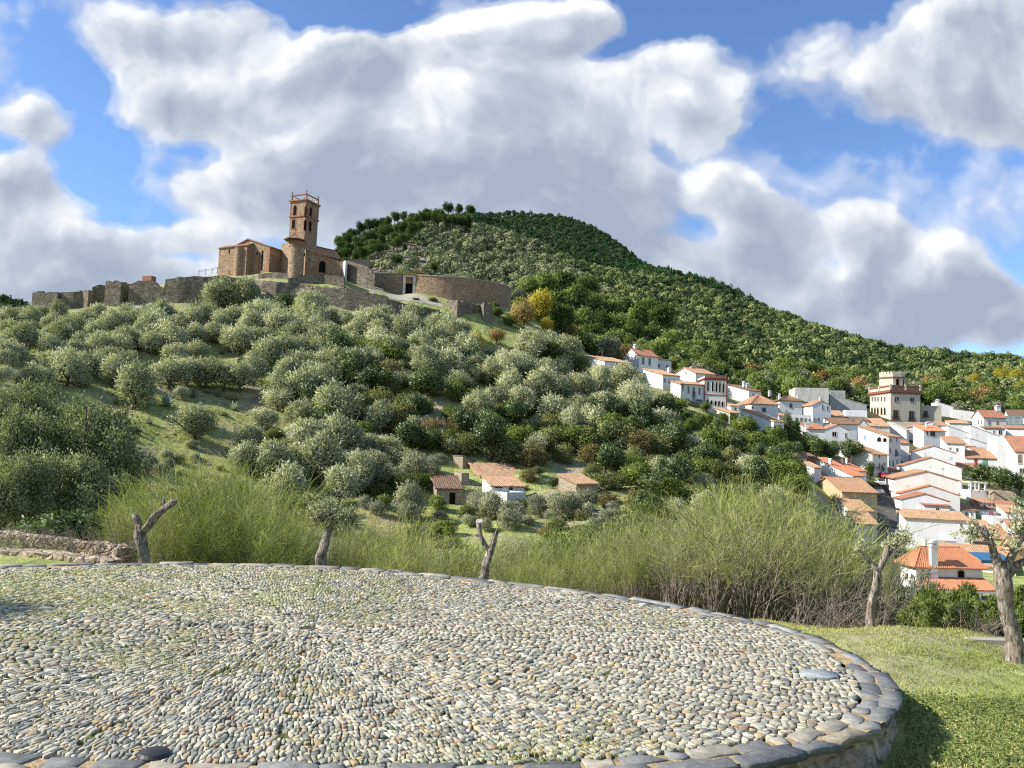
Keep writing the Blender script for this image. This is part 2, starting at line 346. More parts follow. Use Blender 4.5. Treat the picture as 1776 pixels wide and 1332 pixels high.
MT['grassblade'] = mat_leaf('grass_blade', (.10,.14,.035), (.24,.28,.09), (.50,.48,.24), .25, .1)
# ================================================================ LIGHT AND SKY
SUN = Vector((-0.80, -0.10, 0.585)).normalized()
sl = bpy.data.lights.new('sun', 'SUN'); sl.energy = 5.0; sl.angle = R(.53); sl.color = (1, .945, .86)
so = bpy.data.objects.new('sun', sl); COL.objects.link(so); so.rotation_euler = SUN.to_track_quat('Z', 'Y').to_euler(); so.location = (-60, -20, 80)
world = bpy.data.worlds.new("World"); sc.world = world; world.use_nodes = True
def make_world():
    nt = world.node_tree; nt.nodes.clear(); g = N(nt)
    out = nt.nodes.new('ShaderNodeOutputWorld')
    sky = g('ShaderNodeTexSky', sky_type='NISHITA'); sky.sun_disc = False
    sky.sun_elevation = math.asin(SUN.z); sky.sun_rotation = math.atan2(SUN.x, SUN.y); sky.altitude = 400; sky.air_density = 1.0; sky.dust_density = .4; sky.ozone_density = 2.5
    tc = g('ShaderNodeTexCoord').outputs['Generated']
    sp = g('ShaderNodeSeparateXYZ', {0: tc}).outputs
    yy = g.math('MAXIMUM', g.math('ABSOLUTE', sp[1]), .12)
    u = g.math('DIVIDE', sp[0], yy); v = g.math('DIVIDE', sp[2], yy)
    # fair sky a little deeper towards the zenith is the sky texture's own; clouds live on a plane of directions (u, v)
    uv = g('ShaderNodeCombineXYZ', {0: u, 1: v, 2: 0.37}).outputs[0]
    wn = g.noise(uv, 3.2, 5, .55, out=1)
    warp = g('ShaderNodeVectorMath', {0: wn, 1: (.5, .5, .5)}, operation='SUBTRACT').outputs[0]
    warp = g('ShaderNodeVectorMath', {0: warp, 'Scale': .16}, operation='SCALE').outputs[0]
    q = g('ShaderNodeVectorMath', {0: uv, 1: warp}, operation='ADD').outputs[0]
    BL = [ # view x, y, half width, half height, weight
     (250,70,130,75,.8,.1),(390,40,110,80,.9,.2),(370,160,190,90,1,.1),(560,110,130,85,1),(660,160,150,110,1),(790,90,80,60,.8),
     (900,60,130,90,1.1,.6),(1010,40,90,60,1,.6),(880,190,150,130,1.1,.5),(1030,190,150,110,1.1,.5),(1180,130,110,85,1.1,.5),(1230,190,70,70,.9,.4),
     (560,300,220,90,1,-.3),(420,350,130,60,.9,.2),(800,320,260,110,1,-.5),(1060,330,160,130,1.1,-.5),(700,400,330,60,.8,-.4),(960,420,230,60,.7,-.5),(640,120,120,70,.9,-.4),
     (1270,330,75,60,1.1,.6),(1330,400,90,80,1.1,.3),(1150,460,130,60,.7,-.3),(1480,400,90,60,1,.3),(1540,440,90,70,1,.2),(1440,500,170,60,.9,-.3),(1250,450,150,70,.9,-.4),(1300,500,200,60,.9,-.4),(1600,520,220,70,1.0,-.3),(1500,570,300,50,1.0,-.3),
     (1640,460,80,55,1.05,.5),(1690,520,100,60,.9,0),(1560,560,200,50,.9),(1760,570,100,70,.9),(1350,520,120,50,.5),
     (1640,80,130,90,1.0,.3),(1740,60,110,90,1.1,.4),(1540,150,90,80,.75,-.2),(1690,190,130,70,.95,-.6),(1800,160,100,100,1),
     (30,330,110,60,.95),(70,400,130,70,1),(200,440,110,50,.75),(20,480,180,60,.8),(340,420,70,30,.7),(250,480,180,35,.8,.1),(120,510,260,50,.8,0),(60,250,60,40,.5),(30,215,80,45,.6),(1400,100,150,80,.34),
     (-300,200,250,160,1),(-200,-150,260,120,.8),(700,-220,300,150,.9),(2100,300,220,120,1),(1500,-300,300,160,.8),(2300,-100,250,150,.9),(-600,420,280,100,.9),(2600,420,260,100,1)]
    dens = None; lit = None
    sdir = (-.60, .80, 0)
    for e_ in BL:
        (x, y, rx, ry, w) = e_[:5]; tone = e_[5] if len(e_) > 5 else 0
        d = ray(x, y); c = (d[0], d[2], .37)
        s = g('ShaderNodeVectorMath', {0: q, 1: c}, operation='SUBTRACT').outputs[0]
        s = g('ShaderNodeVectorMath', {0: s, 1: (F / rx / 1.25, F / ry / 1.25, 0)}, operation='MULTIPLY').outputs[0]
        l2 = g('ShaderNodeVectorMath', {0: s, 1: s}, operation='DOT_PRODUCT').outputs['Value']
        k = g.math('SUBTRACT', 1.0, l2, clamp=True); k = g.math('MULTIPLY', g.math('MULTIPLY', k, k), w)
        hd = g('ShaderNodeVectorMath', {0: s, 1: sdir}, operation='DOT_PRODUCT').outputs['Value']
        kl = g.math('MULTIPLY', k, g.math('ADD', hd, tone))
        dens = k if dens is None else g.math('ADD', dens, k)
        lit = kl if lit is None else g.math('ADD', lit, kl)
    def n2d(*a):
        s_ = g.noise(*a); s_.node.noise_dimensions = '2D'; return s_
    n1 = n2d(q, 4.6, 7, .52, .15)
    uv2 = g('ShaderNodeVectorMath', {0: q, 1: (-.020, .028, 0)}, operation='ADD').outputs[0]
    n2 = n2d(uv2, 4.6, 7, .52, .15)
    n3 = n2d(q, 1.7, 4, .55)
    def bil(vec):
        a = g('ShaderNodeTexVoronoi', {'Vector': vec, 'Scale': 6.5, 'Detail': 3.0, 'Roughness': .55, 'Lacunarity': 2.1, 'Smoothness': .5}, feature='SMOOTH_F1', normalize=True, voronoi_dimensions='2D')
        return a.outputs['Distance']
    b1 = bil(q); b2 = bil(uv2)
    den = g.math('ADD', g.math('MULTIPLY', dens, 1.25), g.math('ADD', g.math('MULTIPLY', g.math('SUBTRACT', n1, .5), 1.25), g.math('MULTIPLY', g.math('SUBTRACT', .36, b1), .9)))
    alpha = g.ramp(den, [(.06, (0,0,0)), (.24, (.38,.38,.38)), (.46, (.88,.88,.88)), (.72, (1,1,1))], 'EASE')
    # brightness: sunward side of each cell, cauliflower relief, thick middles in their own shade
    rel = g.math('DIVIDE', lit, g.math('ADD', dens, .12))
    relief = g.math('ADD', g.math('MULTIPLY', g.math('SUBTRACT', n1, n2), 1.5), g.math('MULTIPLY', g.math('SUBTRACT', b2, b1), 1.35))
    thick = g.math('MULTIPLY', g.math('SUBTRACT', den, .5, clamp=True), -.34)
    br = g.math('ADD', g.math('ADD', g.math('ADD', .53, g.math('MULTIPLY', rel, .50)), relief), thick)
    br = g.math('ADD', br, g.math('MULTIPLY', g.math('SUBTRACT', n3, .5), .7))
    cc = g.ramp(br, [(0, (2.7,3.15,4.05)), (.28, (3.5,3.95,4.75)), (.55, (4.9,5.2,5.75)), (.78, (6.6,6.75,6.95)), (1, (7.9,7.9,7.85))], 'LINEAR')
    deep = g.mix(1.0, sky.outputs[0], (1.0,1.17,1.42), 'MULTIPLY')
    col = g.mix(alpha, deep, cc)
    bg = g('ShaderNodeBackground', {0: col, 1: .09}); nt.links.new(bg.outputs[0], out.inputs[0])
make_world()
world.cycles.sampling_method = 'MANUAL'; world.cycles.sample_map_resolution = 512
sc.view_settings.view_transform = 'Standard'; sc.view_settings.look = 'None'; sc.view_settings.exposure = 0.7; sc.view_settings.gamma = 1
sc.cycles.max_bounces = 5; sc.cycles.diffuse_bounces = 2; sc.cycles.glossy_bounces = 2; sc.cycles.transmission_bounces = 3; sc.cycles.transparent_max_bounces = 4
sc.cycles.use_denoising = False; sc.cycles.filter_width = 1.2
# ================================================================ GROUND
def mat_ground():
    m, nt, out = newmat('hillside_ground'); g = N(nt)
    geo = g('ShaderNodeNewGeometry').outputs['Position']
    n1 = g.noise(geo, .09, 6, .62); n2 = g.noise(geo, .9, 7, .65); n3 = g.noise(geo, .35, 5, .6)
    grass = g.ramp(n2, [(.3, (.14,.17,.05)), (.5, (.28,.32,.10)), (.7, (.44,.45,.20))])
    dry = g.ramp(n2, [(.3, (.21,.19,.11)), (.55, (.33,.30,.19)), (.75, (.46,.43,.30))])
    f = g.ramp(n1, [(.47, (0,0,0)), (.60, (1,1,1))])
    c = g.mix(f, grass, dry)
    rock = g.ramp(n3, [(.60, (0,0,0)), (.66, (1,1,1))]); v = g('ShaderNodeTexVoronoi', {'Vector': geo, 'Scale': 1.4}); e = g('ShaderNodeTexVoronoi', {'Vector': geo, 'Scale': 1.4}, feature='DISTANCE_TO_EDGE')
    rk = g.mix(g('ShaderNodeSeparateColor', {0: v.outputs['Color']}).outputs[0], (.20,.16,.11), (.40,.35,.26))
    rk = g.mix(g.ramp(e.outputs['Distance'], [(0,(1,1,1)),(.08,(0,0,0))]), rk, (.06,.05,.03))
    c = g.mix(rock, c, rk)
    # far mountain floor: dark scrub soil; a scree patch on its left flank
    ln = g('ShaderNodeVectorMath', {0: geo}, operation='LENGTH').outputs['Value']
    far = g.ramp(g.math('DIVIDE', ln, 1000.0), [(.22, (0,0,0)), (.27, (1,1,1))])
    c = g.mix(far, c, g.ramp(g.noise(geo, .05, 6, .7), [(.35, (.035,.045,.02)), (.55, (.075,.075,.04)), (.7, (.16,.135,.09))]))
    sx = g('ShaderNodeVectorMath', {0: geo, 1: (SCREE[0], SCREE[1], SCREE[2])}, operation='SUBTRACT').outputs[0]
    sx = g('ShaderNodeVectorMath', {0: sx, 1: (1/46, 1/130, 1/60)}, operation='MULTIPLY').outputs[0]
    sl_ = g('ShaderNodeVectorMath', {0: sx}, operation='LENGTH').outputs['Value']
    sf = g.ramp(g.math('ADD', sl_, g.math('MULTIPLY', g.noise(geo, .03, 5), .8)), [(1.05, (1,1,1)), (1.3, (0,0,0))]) if False else g.math('SUBTRACT', 1.65, g.math('ADD', sl_, g.math('MULTIPLY', g.noise(geo, .04, 5), 1.0)), clamp=True)
    v2 = g('ShaderNodeTexVoronoi', {'Vector': geo, 'Scale': .32})
    sc2 = g.ramp(g('ShaderNodeSeparateColor', {0: v2.outputs['Color']}).outputs[0], [(.0, (.07,.068,.045)), (.5, (.16,.145,.105)), (1, (.28,.25,.20))])
    c = g.mix(g.math('MULTIPLY', g.math('MULTIPLY', sf, 3.0, clamp=True), far), c, sc2)
    b = surf(nt, out, c, 1.0, g.math('ADD', n2, g.math('MULTIPLY', e.outputs['Distance'], .5)), .05, .25, .9); return m
SCREE = cast(705, 448, 230)
def ground():
    az = np.concatenate([np.linspace(-.80, .80, 470), np.linspace(.80, 2 * math.pi - .80, 60)[1:-1]])
    rr = np.concatenate([[0.01, 1.5], np.exp(np.linspace(math.log(2.6), math.log(2400), 520))])
    A, Q = np.meshgrid(az, rr, indexing='ij'); X = Q * np.sin(A); Y = Q * np.cos(A); Z = HG(X, Y)
    V = np.stack([X, Y, Z], -1).reshape(-1, 3); na, nr = A.shape
    i = np.arange(na)[:, None]; j = np.arange(nr - 1)[None, :]; i2 = (i + 1) % na
    Fq = np.stack([i * nr + j, i * nr + j + 1, i2 * nr + j + 1, i2 * nr + j], -1).reshape(-1, 4)
    o = link('ground', mesh_np('ground', V, Fq[:, ::-1], mat_ground(), smooth=True)); tag(o, 'grassy hillside, valley and mountain ground', kind='structure')
ground()
# ---- ribbons that lie on the ground
def ribbon(name, pts, mat, lift=.05, label=None, sub=10):
    "pts: (view x left, view x right, view y)"
    Ls, Rs = [], []
    for a, b, y in pts:
        p = cast((a + b) / 2, y)
        Y = p[1]; l = P(a, y, Y); r = P(b, y, Y); Ls.append(l); Rs.append(r)
    m = MB(); rows = []
    for k in range(len(pts) - 1):
        for t in np.linspace(0, 1, sub, endpoint=(k == len(pts) - 2)):
            l = Ls[k] * (1 - t) + Ls[k + 1] * t; r = Rs[k] * (1 - t) + Rs[k + 1] * t; row = []
            for s in np.linspace(0, 1, 9):
                q = l * (1 - s) + r * s; row.append((q[0], q[1], float(HG(q[0], q[1])) + lift))
            rows.append(row)
    m.grid(np.array(rows)); o = m.build(name, mat); tag(o, label, kind='structure'); return o
ribbon('street', [(1500,1600,1030),(1530,1592,1000),(1530,1580,975),(1522,1570,950),(1518,1560,920),(1515,1555,890),(1517,1549,865),(1522,1548,845),(1528,1548,828),(1536,1556,815),(1545,1565,803),(1560,1580,795)], MT['asphalt'], .12, 'grey asphalt village street climbing between the white houses')
ribbon('pale_crossing', [(1537,1560,926),(1543,1560,919)], MT['paving'], .17, 'pale paved strip across the village street', 3)
ribbon('castle_path', [(664,770,523),(672,760,517),(678,735,513),(690,722,511)], MT['paving'], .06, 'pale sandy path in front of the castle gate', 6)
# ================================================================ BUILDINGS
# unit parts shared by all buildings (x -.5...5, z -.5...5, outward = -y)
def _unit_frame(t=.13, arch=False):
    m = MB()
    if not arch:
        m.box(-.5, -.5 + t, -.05, .03, -.5, .5); m.box(.5 - t, .5, -.05, .03, -.5, .5)
        m.box(-.5 + t, .5 - t, -.05, .03, .5 - t * .8, .5); m.box(-.5 + t, .5 - t, -.08, .03, -.5, -.5 + t * .8)
        m.box(-.03, .03, -.035, .03, -.5 + t * .8, .5 - t * .8)
    else:
        n = 10; zc = .12; ro, ri = .5, .5 - t
        for k in range(n):
            a, b = math.pi * k / n, math.pi * (k + 1) / n
            f = lambda r, q, y: (r * math.cos(q), y, zc + r * .76 * math.sin(q))
            m.poly([f(ri, a, -.05), f(ro, a, -.05), f(ro, b, -.05), f(ri, b, -.05)][::-1]); m.poly([f(ro, a, -.05), f(ro, a, .03), f(ro, b, .03), f(ro, b, -.05)])
        m.box(-.5, -ri, -.05, .03, -.5, zc); m.box(ri, .5, -.05, .03, -.5, zc); m.box(-ri, ri, -.05, .03, -.5, -.46)
    return m
def _unit_pane(arch=False):
    m = MB()
    if not arch: m.box(-.44, .44, -.012, .03, -.47, .46)
    else:
        sec = [(-.44, -.47), (.44, -.47), (.44, .12)] + [(.44 * math.cos(a), .12 + .34 * math.sin(a)) for a in np.linspace(0, math.pi, 9)[1:-1]] + [(-.44, .12)]
        m.prism(sec, 'y', -.012, .03)
    return m
_UN = {}
def unit(kind, mat):
    k = (kind, mat.name)
    if k not in _UN:
        if kind == 'frame': _UN[k] = _unit_frame().mesh('window_frame', mat)
        elif kind == 'aframe': _UN[k] = _unit_frame(arch=True).mesh('arched_frame', mat)
        elif kind == 'pane': _UN[k] = _unit_pane().mesh('pane', mat)
        elif kind == 'apane': _UN[k] = _unit_pane(True).mesh('arched_pane', mat)
        elif kind == 'rail':
            m = MB(); m.box(-.6, .6, -.45, -.42, .46, .5); m.box(-.6, .6, -.5, 0, -.05, 0)
            for s in np.linspace(-.58, .58, 11): m.box(s - .012, s + .012, -.45, -.42, 0, .46)
            for s in (-.6, .58): m.box(s, s + .02, -.42, 0, .46, .5)
            _UN[k] = m.mesh('balcony', mat)
        elif kind == 'door':
            m = MB(); m.box(-.5, .5, -.04, .02, -.5, .5); m.box(-.4, -.06, -.055, -.04, -.4, .1); m.box(.06, .4, -.055, -.04, -.4, .1); m.box(-.4, .4, -.055, -.04, .18, .42)
            _UN[k] = m.mesh('door', mat)
        elif kind == 'chimney':
            m = MB(); m.box(-.5, .5, -.5, .5, -1.2, .62); m.box(-.58, .58, -.58, .58, .62, .70)
            for x in (-.42, .30):
                for y in (-.42, .30): m.box(x, x + .12, y, y + .12, .70, .86)
            m.prism([(-.62, .86), (.62, .86), (0, 1.12)], 'y', -.6, .6)
            _UN[k] = m.mesh('chimney', mat)
    return _UN[k]
def roof_patch(m, a, b, c, d, pitch=.30, amp=.055, thick=.10):
    "eave a->b, ridge d->c (same sense); clay tile rows run up the slope"
    a, b, c, d = map(lambda q: np.asarray(q, float), (a, b, c, d))
    w = np.linalg.norm(b - a); n = max(4, int(round(w / pitch))) * 4
    nrm = np.cross(b - a, d - a); nrm /= np.linalg.norm(nrm) + 1e-9
    if nrm[2] < 0: nrm = -nrm
    t = np.linspace(0, 1, n + 1); prof = amp * np.abs(np.sin(t * n / 4 * math.pi)) ** .7
    hgt = np.linalg.norm(d - a); rows = max(2, min(14, int(hgt / .9))); G = np.zeros((rows, n + 1, 3))
    for i, s in enumerate(np.linspace(0, 1, rows)):
        e0 = a + (d - a) * s; e1 = b + (c - b) * s
        jit = .018 * np.sin(t * 37 + i * 2.1) + .012 * math.sin(i * 5.)
        G[i] = e0 + (e1 - e0) * t[:, None] + nrm * (prof + thick + jit)[:, None]
    fl = np.cross(G[0, -1] - G[0, 0], G[1, 0] - G[0, 0])[2] < 0
    m.grid(G, flip=bool(fl))
    # slab under the tiles
    k = [a, b, c, d]; lo = [q - nrm * .04 for q in k]; hi = [q + nrm * (thick - .01) for q in k]
    for i in range(4):
        j = (i + 1) % 4
        if np.linalg.norm(k[i] - k[j]) > .05: m.poly([lo[i], lo[j], hi[j], hi[i]])
    m.poly(lo[::-1]); m.poly([hi[0], hi[1], G[0, -1], *G[0, ::-4][1:-1], G[0, 0]])
ALLH = []
class House:
    def __init__(s, name, label, cat, xn, yb, xl, xr, ye, tv, roof='gr', rise=10, tile='old', wall='white', wins=(), chim=(), over=.28, L=None, D=None, d=None, group=None, dmul=1.0, skirt=2.5, maxD=30, parap=.5):
        B = cast(xn, yb, 60) if d is None else P(xn, yb, d)
        Y = B[1] * dmul; s.Y = Y; B = P(xn, yb, Y)
        t = R(tv) - math.atan2(B[0], B[1]); s.t = t; s.B = B
        er = np.array([math.cos(t), math.sin(t), 0]); el = np.array([-math.sin(t), math.cos(t), 0]); s.er, s.el = er, el
        top = P(xn, ye, Y); H = top[2] - B[2]
        def solve(e, tx, cap):
            lo, hi = 0.0, cap
            sgn = 1 if tx > xn else -1
            for _ in range(40):
                q = (lo + hi) / 2; x = proj(top + e * q)[0]
                if (x - tx) * sgn < 0: lo = q
                else: hi = q
            return lo
        s.L = L if L else solve(er, xr, 60); s.D = D if D else (solve(el, xl, maxD) if xl is not None else 7.0)
        if s.D < 1.0: s.D = 6.0
        s.H = H; rz = rise * Y / F; s.rise = rz; L, D = s.L, s.D
        s.root = empty(name, tuple(B), t, label, cat, group); ALLH.append(s)
        cor = [B, B + er * L, B + er * L + el * D, B + el * D]
        zb = min([float(HG(c[0], c[1])) - B[2] for c in cor] + [0]) - skirt * .3; zb = max(zb, -14); s.zb = zb
        WM = MT[wall] if isinstance(wall, str) else wall; TM = MT[tile] if isinstance(tile, str) else tile; s.WM = WM
        m = MB(); r = MB(); o = over
        if roof == 'gr':   # ridge along the front wall
            m.prism([(0, zb), (D, zb), (D, H), (D / 2, H + rz), (0, H)], 'x', 0, L)
            k = rz / (D / 2)
            roof_patch(r, (-o, -o, H - o * k), (L + o, -o, H - o * k), (L + o, D / 2, H + rz), (-o, D / 2, H + rz))
            roof_patch(r, (L + o, D + o, H - o * k), (-o, D + o, H - o * k), (-o, D / 2, H + rz), (L + o, D / 2, H + rz))
            r.tube([(-o, D / 2, H + rz + .12), (L + o, D / 2, H + rz + .12)], .13, 6)
        elif roof == 'gl':
            m.prism([(0, zb), (L, zb), (L, H), (L / 2, H + rz), (0, H)], 'y', 0, D)
            k = rz / (L / 2)
            roof_patch(r, (-o, D + o, H - o * k), (-o, -o * .4, H - o * k), (L / 2, -o * .4, H + rz), (L / 2, D + o, H + rz))
            roof_patch(r, (L + o, -o * .4, H - o * k), (L + o, D + o, H - o * k), (L / 2, D + o, H + rz), (L / 2, -o * .4, H + rz))
            r.tube([(L / 2, -o * .4, H + rz + .12), (L / 2, D + o, H + rz + .12)], .13, 6)
        elif roof == 'sr':  # slopes towards the front wall
            m.prism([(0, zb), (D, zb), (D, H + rz), (0, H)], 'x', 0, L); k = rz / D
            roof_patch(r, (-o, -o, H - o * k), (L + o, -o, H - o * k), (L + o, D + .1, H + rz), (-o, D + .1, H + rz))
        elif roof == 'slh': # high at the near corner, falls to the right
            m.prism([(0, zb), (L, zb), (L, H), (0, H + rz)], 'y', 0, D); k = rz / L
            roof_patch(r, (L + o, -o * .4, H - o * k), (L + o, D + o, H - o * k), (-.1, D + o, H + rz), (-.1, -o * .4, H + rz))
        elif roof == 'sl':  # low at the near corner, rises to the right
            m.prism([(0, zb), (L, zb), (L, H + rz), (0, H)], 'y', 0, D); k = rz / L
            roof_patch(r, (-o, D + o, H - o * k), (-o, -o * .4, H - o * k), (L + .1, -o * .4, H + rz), (L + .1, D + o, H + rz))
        elif roof == 'hip':
            m.box(0, L, 0, D, zb, H); o = max(o, .35)
            q = min(L, D) / 2; a = (-o, -o, H - .1); b = (L + o, -o, H - .1); c = (L + o, D + o, H - .1); d_ = (-o, D + o, H - .1)
            if L >= D: e, f = (q, D / 2, H + rz), (L - q, D / 2, H + rz); pl = [(a, b, f, e), (c, d_, e, f), (b, c, f, f), (d_, a, e, e)]
            else: e, f = (L / 2, q, H + rz), (L / 2, D - q, H + rz); pl = [(a, b, e, e), (c, d_, f, f), (b, c, f, e), (d_, a, e, f)]
            for p_ in pl: roof_patch(r, *p_)
            if np.linalg.norm(np.subtract(e, f)) > .1: r.tube([np.add(e, (0, 0, .12)), np.add(f, (0, 0, .12))], .13, 6)
            for p0, p1 in ((a, e), (b, f if L >= D else e), (c, f), (d_, e if L >= D else f)): r.tube([np.add(p0, (0, 0, .15)), np.add(p1, (0, 0, .12))], .12, 6)
        else:               # flat roof behind a parapet
            p = parap; w = .25
            m.box(0, L, 0, D, zb, H - p)
            m.box(0, L, 0, w, H - p, H); m.box(0, L, D - w, D, H - p, H); m.box(0, w, w, D - w, H - p, H); m.box(L - w, L, w, D - w, H - p, H)
            r.box(w, L - w, w, D - w, H - p - .02, H - p + .02) if p > .05 else r.box(-.05, L + .05, -.05, D + .05, H, H + .12)
            k = 0
        s.wall = m.build('wall', WM, s.root); s.roof = r.build('roof', TM, s.root)
        for w in wins: s.win(*w)
        for c in chim: s.chimney(*c)
    def loc(s, p):
        v = np.asarray(p) - s.B; return np.array([v @ s.er, v @ s.el, v[2]])
    def hit(s, face, px, py):
        d = ray(px, py); n = -s.el if face == 'r' else -s.er
        k = ((s.B - EYE) @ n) / (d @ n); return EYE + d * k
    def win(s, face, px, py, w, h, kind='w', mat=None):
        p = s.hit(face, px, py); q = s.loc(p); dist = p[1]
        W = w * dist / F; Hh = h * dist / F
        ax = s.er if face == 'r' else s.el
        a = abs(proj(p + ax * .5)[0] - proj(p - ax * .5)[0]); W = min(w / max(a, 1.5), 6)
        rz = 0 if face == 'r' else R(-90)
        l = (q[0], -.004, q[2]) if face == 'r' else (-.004, q[1], q[2])
        if kind == 'd':
            o = link('door', unit('door', MT[mat or 'frameb']), s.root, l, rz, (W, 1, Hh)); return o
        ar = kind in ('a', 'av'); pm = MT[mat or ('void' if 'v' in kind else 'glass')]
        fr = MT['brownred'] if kind in ('bb', 'aw', 'aq') else (MT['framew'])
        if kind in ('aw', 'aq'): ar = True
        if kind == 'aq': fr = MT['brickred']; pm = MT['void']
        o = link('window', unit('aframe' if ar else 'frame', fr), s.root, l, rz, (W, 1, Hh))
        link('pane', unit('apane' if ar else 'pane', pm), o)
        if kind in ('b', 'bb'):
            k = (q[0], -.01, q[2] - Hh / 2) if face == 'r' else (-.01, q[1], q[2] - Hh / 2)
            link('balcony', unit('rail', MT['iron']), s.root, k, rz, (W * 1.3, 1, 2.0))
        return o
    def chimney(s, px, ytop, w=5, h=8, depthfrac=.5):
        "on the roof, placed where its shaft is seen"
        er, el = s.er, s.el; best = None
        for f in np.linspace(.02, .98, 60):
            q = s.B + er * s.L * f + el * s.D * depthfrac; x = proj((q[0], q[1], s.B[2] + s.H))[0]
            if best is None or abs(x - px) < best[0]: best = (abs(x - px), f, q)
        q = best[2]; W = w * q[1] / F; lo, hi = -30., 80.
        for _ in range(40):
            z = (lo + hi) / 2
            if proj((q[0], q[1], z))[1] > ytop: lo = z
            else: hi = z
        l = s.loc((q[0], q[1], lo)); hh = h * q[1] / F
        link('chimney', unit('chimney', MT['white']), s.roof, (l[0], l[1], l[2] - hh * .72), 0, (W, W, hh * .65))
def W_(face, *a, kind='w', mat=None): return [(face, *q, kind, mat) for q in a]
H = House
# --- upper row on the left end of the village
H('white_barn', 'plain white barn-like house at the far left end of the upper village row', 'house', 1048, 655, 1014, 1096, 626, 35, 'sr', 15, 'ochre', wins=W_('r', (1074,641,3.5,9), (1084,641.5,3.5,8), (1090.5,642,3.5,8), kind='a'))
H('white_house', 'white house with two tall dark windows and a fat chimney, highest of the upper row', 'house', 1108, 645, 1079, 1140.5, 616, 38, 'gr', 14, 'red', wins=W_('r', (1115.5,626,4.5,14), (1126.5,627.5,4.5,15)), chim=[(1101,597,5,12)], dmul=1.03)
H('white_house', 'small low annex to the right of the house with two tall dark windows', 'house', 1140, 646, None, 1164, 623, 30, 'sr', 5, 'old', wins=W_('r', (1143,634,3,7), (1157,636,3,7)), D=6, dmul=1.04)
H('white_house', 'white house half behind trees before the upper row, three small windows under its eave', 'house', 1149, 676, 1115, 1179, 650, 35, 'sr', 15, 'ochre', wins=W_('r', (1153,660,3,8), (1161,661.5,4,7), (1169,662.5,4,9)), chim=[(1160,637,5,6)])
H('white_house', 'white house with a stout chimney stepping up behind the one with balconies', 'house', 1206, 676, 1166, 1240, 647, 38, 'gr', 12, 'old', chim=[(1199,636,6,10)], wins=W_('l', (1190,647,3,3)), dmul=1.02)
H('white_house', 'two-storey white house with three tall balcony windows left of the arcaded building', 'house', 1180, 704, None, 1221, 666, 22, 'sr', 9, 'old', D=6, wins=W_('r', (1184,671,3,14), (1194,676,3,14), (1213,679,3,14)) + [('r',1203,679,4,17,'b',None), ('r',1194,697,3,11,'d',None), ('r',1215,699,3,9,'d',None), ('r',1203,694,4,10,'w',None)])
arc = H('arcaded_building', 'white arcaded building with two rows of dark arches and a red-brown parapet', 'building', 1222, 708, 1218, 1260, 652, 12, 'flat', 0, 'dark', D=8, parap=.8, wins=W_('r', (1228,669,4,20), (1236,669.5,4,20), (1242.5,670.5,4,20), (1248.5,671,4,20), (1254.5,672,4,20), (1227,697,5,9), (1234,698,4.5,9), (1241,699,4.5,9.5), (1247,699.5,4,10), (1253,700.5,4,10), kind='av'))
def band(h, z0, z1, out_, mat, name='cornice', x0=0, x1=None):
    m = MB(); x1 = h.L if x1 is None else x1; m.box(x0 - out_, x1 + out_, -out_, -.003, z0, z1); m.box(x0 - out_, -.003, 0, h.D, z0, z1); return m.build(name, MT[mat], h.root)
band(arc, arc.H - .9, arc.H - .35, .12, 'maroon'); band(arc, (708 - 685) / F * arc.Y, (708 - 683.3) / F * arc.Y, .08, 'brownred')
m_ = MB()
for i_ in range(9): m_.box(arc.L * i_ / 8.5, arc.L * i_ / 8.5 + .28, -.10, .2, arc.H - .35, arc.H + .25)
m_.box(0, arc.L, -.08, .18, arc.H + .25, arc.H + .33); m_.build('balustrade', MT['brownred'], arc.root)
for x_ in (-.14, arc.L - .12): m_ = MB(); m_.box(x_, x_ + .15, -.1, -.002, 0, arc.H - .9); m_.build('corner_strip', MT['maroon'], arc.root)
H('white_house', 'big plain white gable wall with a long brown roof right of the arcaded building', 'house', 1298.7, 700, 1261, 1320, 677.5, 42, 'sr', 14, 'dark', wins=W_('r', (1306.5,686,3,6), (1313,687,3,6)), chim=[(1290,661,4,7), (1297,664,5,8), (1302,668,4,6)])
H('glazed_loft', 'small greenish gabled loft rising behind the arcaded building', 'building', 1268, 672, 1266, 1283, 658, 12, 'gl', 9, 'grey', 'paleglass', D=5, dmul=1.12)
H('white_house', 'white house with a broad mottled hipped roof below the long gable wall', 'house', 1303, 732, 1278, 1349, 700, 25, 'hip', 17, 'old', wins=W_('r', (1325,711,8,9), (1305,707,4,4)), chim=[(1341,677,4,7)])
H('white_house', 'small white house, one shuttered window, shallow brown roof, left of the laundry terrace', 'house', 1352, 722, 1341, 1391, 694.5, 18, 'hip', 9, 'dark', wins=W_('r', (1372,704,6,9)) , chim=[(1352,682,3,7), (1384,684,3,8)])
H('white_house', 'long white house with a strip of terracotta roof running down the wooded bank', 'house', 1342, 764, 1283, 1359.5, 731, 48, 'sr', 25, 'ochre', chim=[(1263,702,5,10,.95)], maxD=24)
H('tiled_shed', 'low tiled shed at the edge of the trees below the arcaded building', 'shed', 1266, 726, 1236, 1282, 716, 45, 'sr', 11, 'ochre', 'oldwhite', dmul=.98)
H('white_house', 'narrow white annex with a little lean-to roof left of the cypress', 'house', 1351, 740, 1337, 1366, 721, 25, 'sr', 6, 'old', wins=W_('r', (1354,729,2.5,7), (1361,730,2.5,6)), dmul=.98)
H('white_house', 'blank white block standing on the bank just left of the cypress', 'house', 1343, 770, None, 1359.5, 746, 8, 'flat', 0, 'grey', D=6)
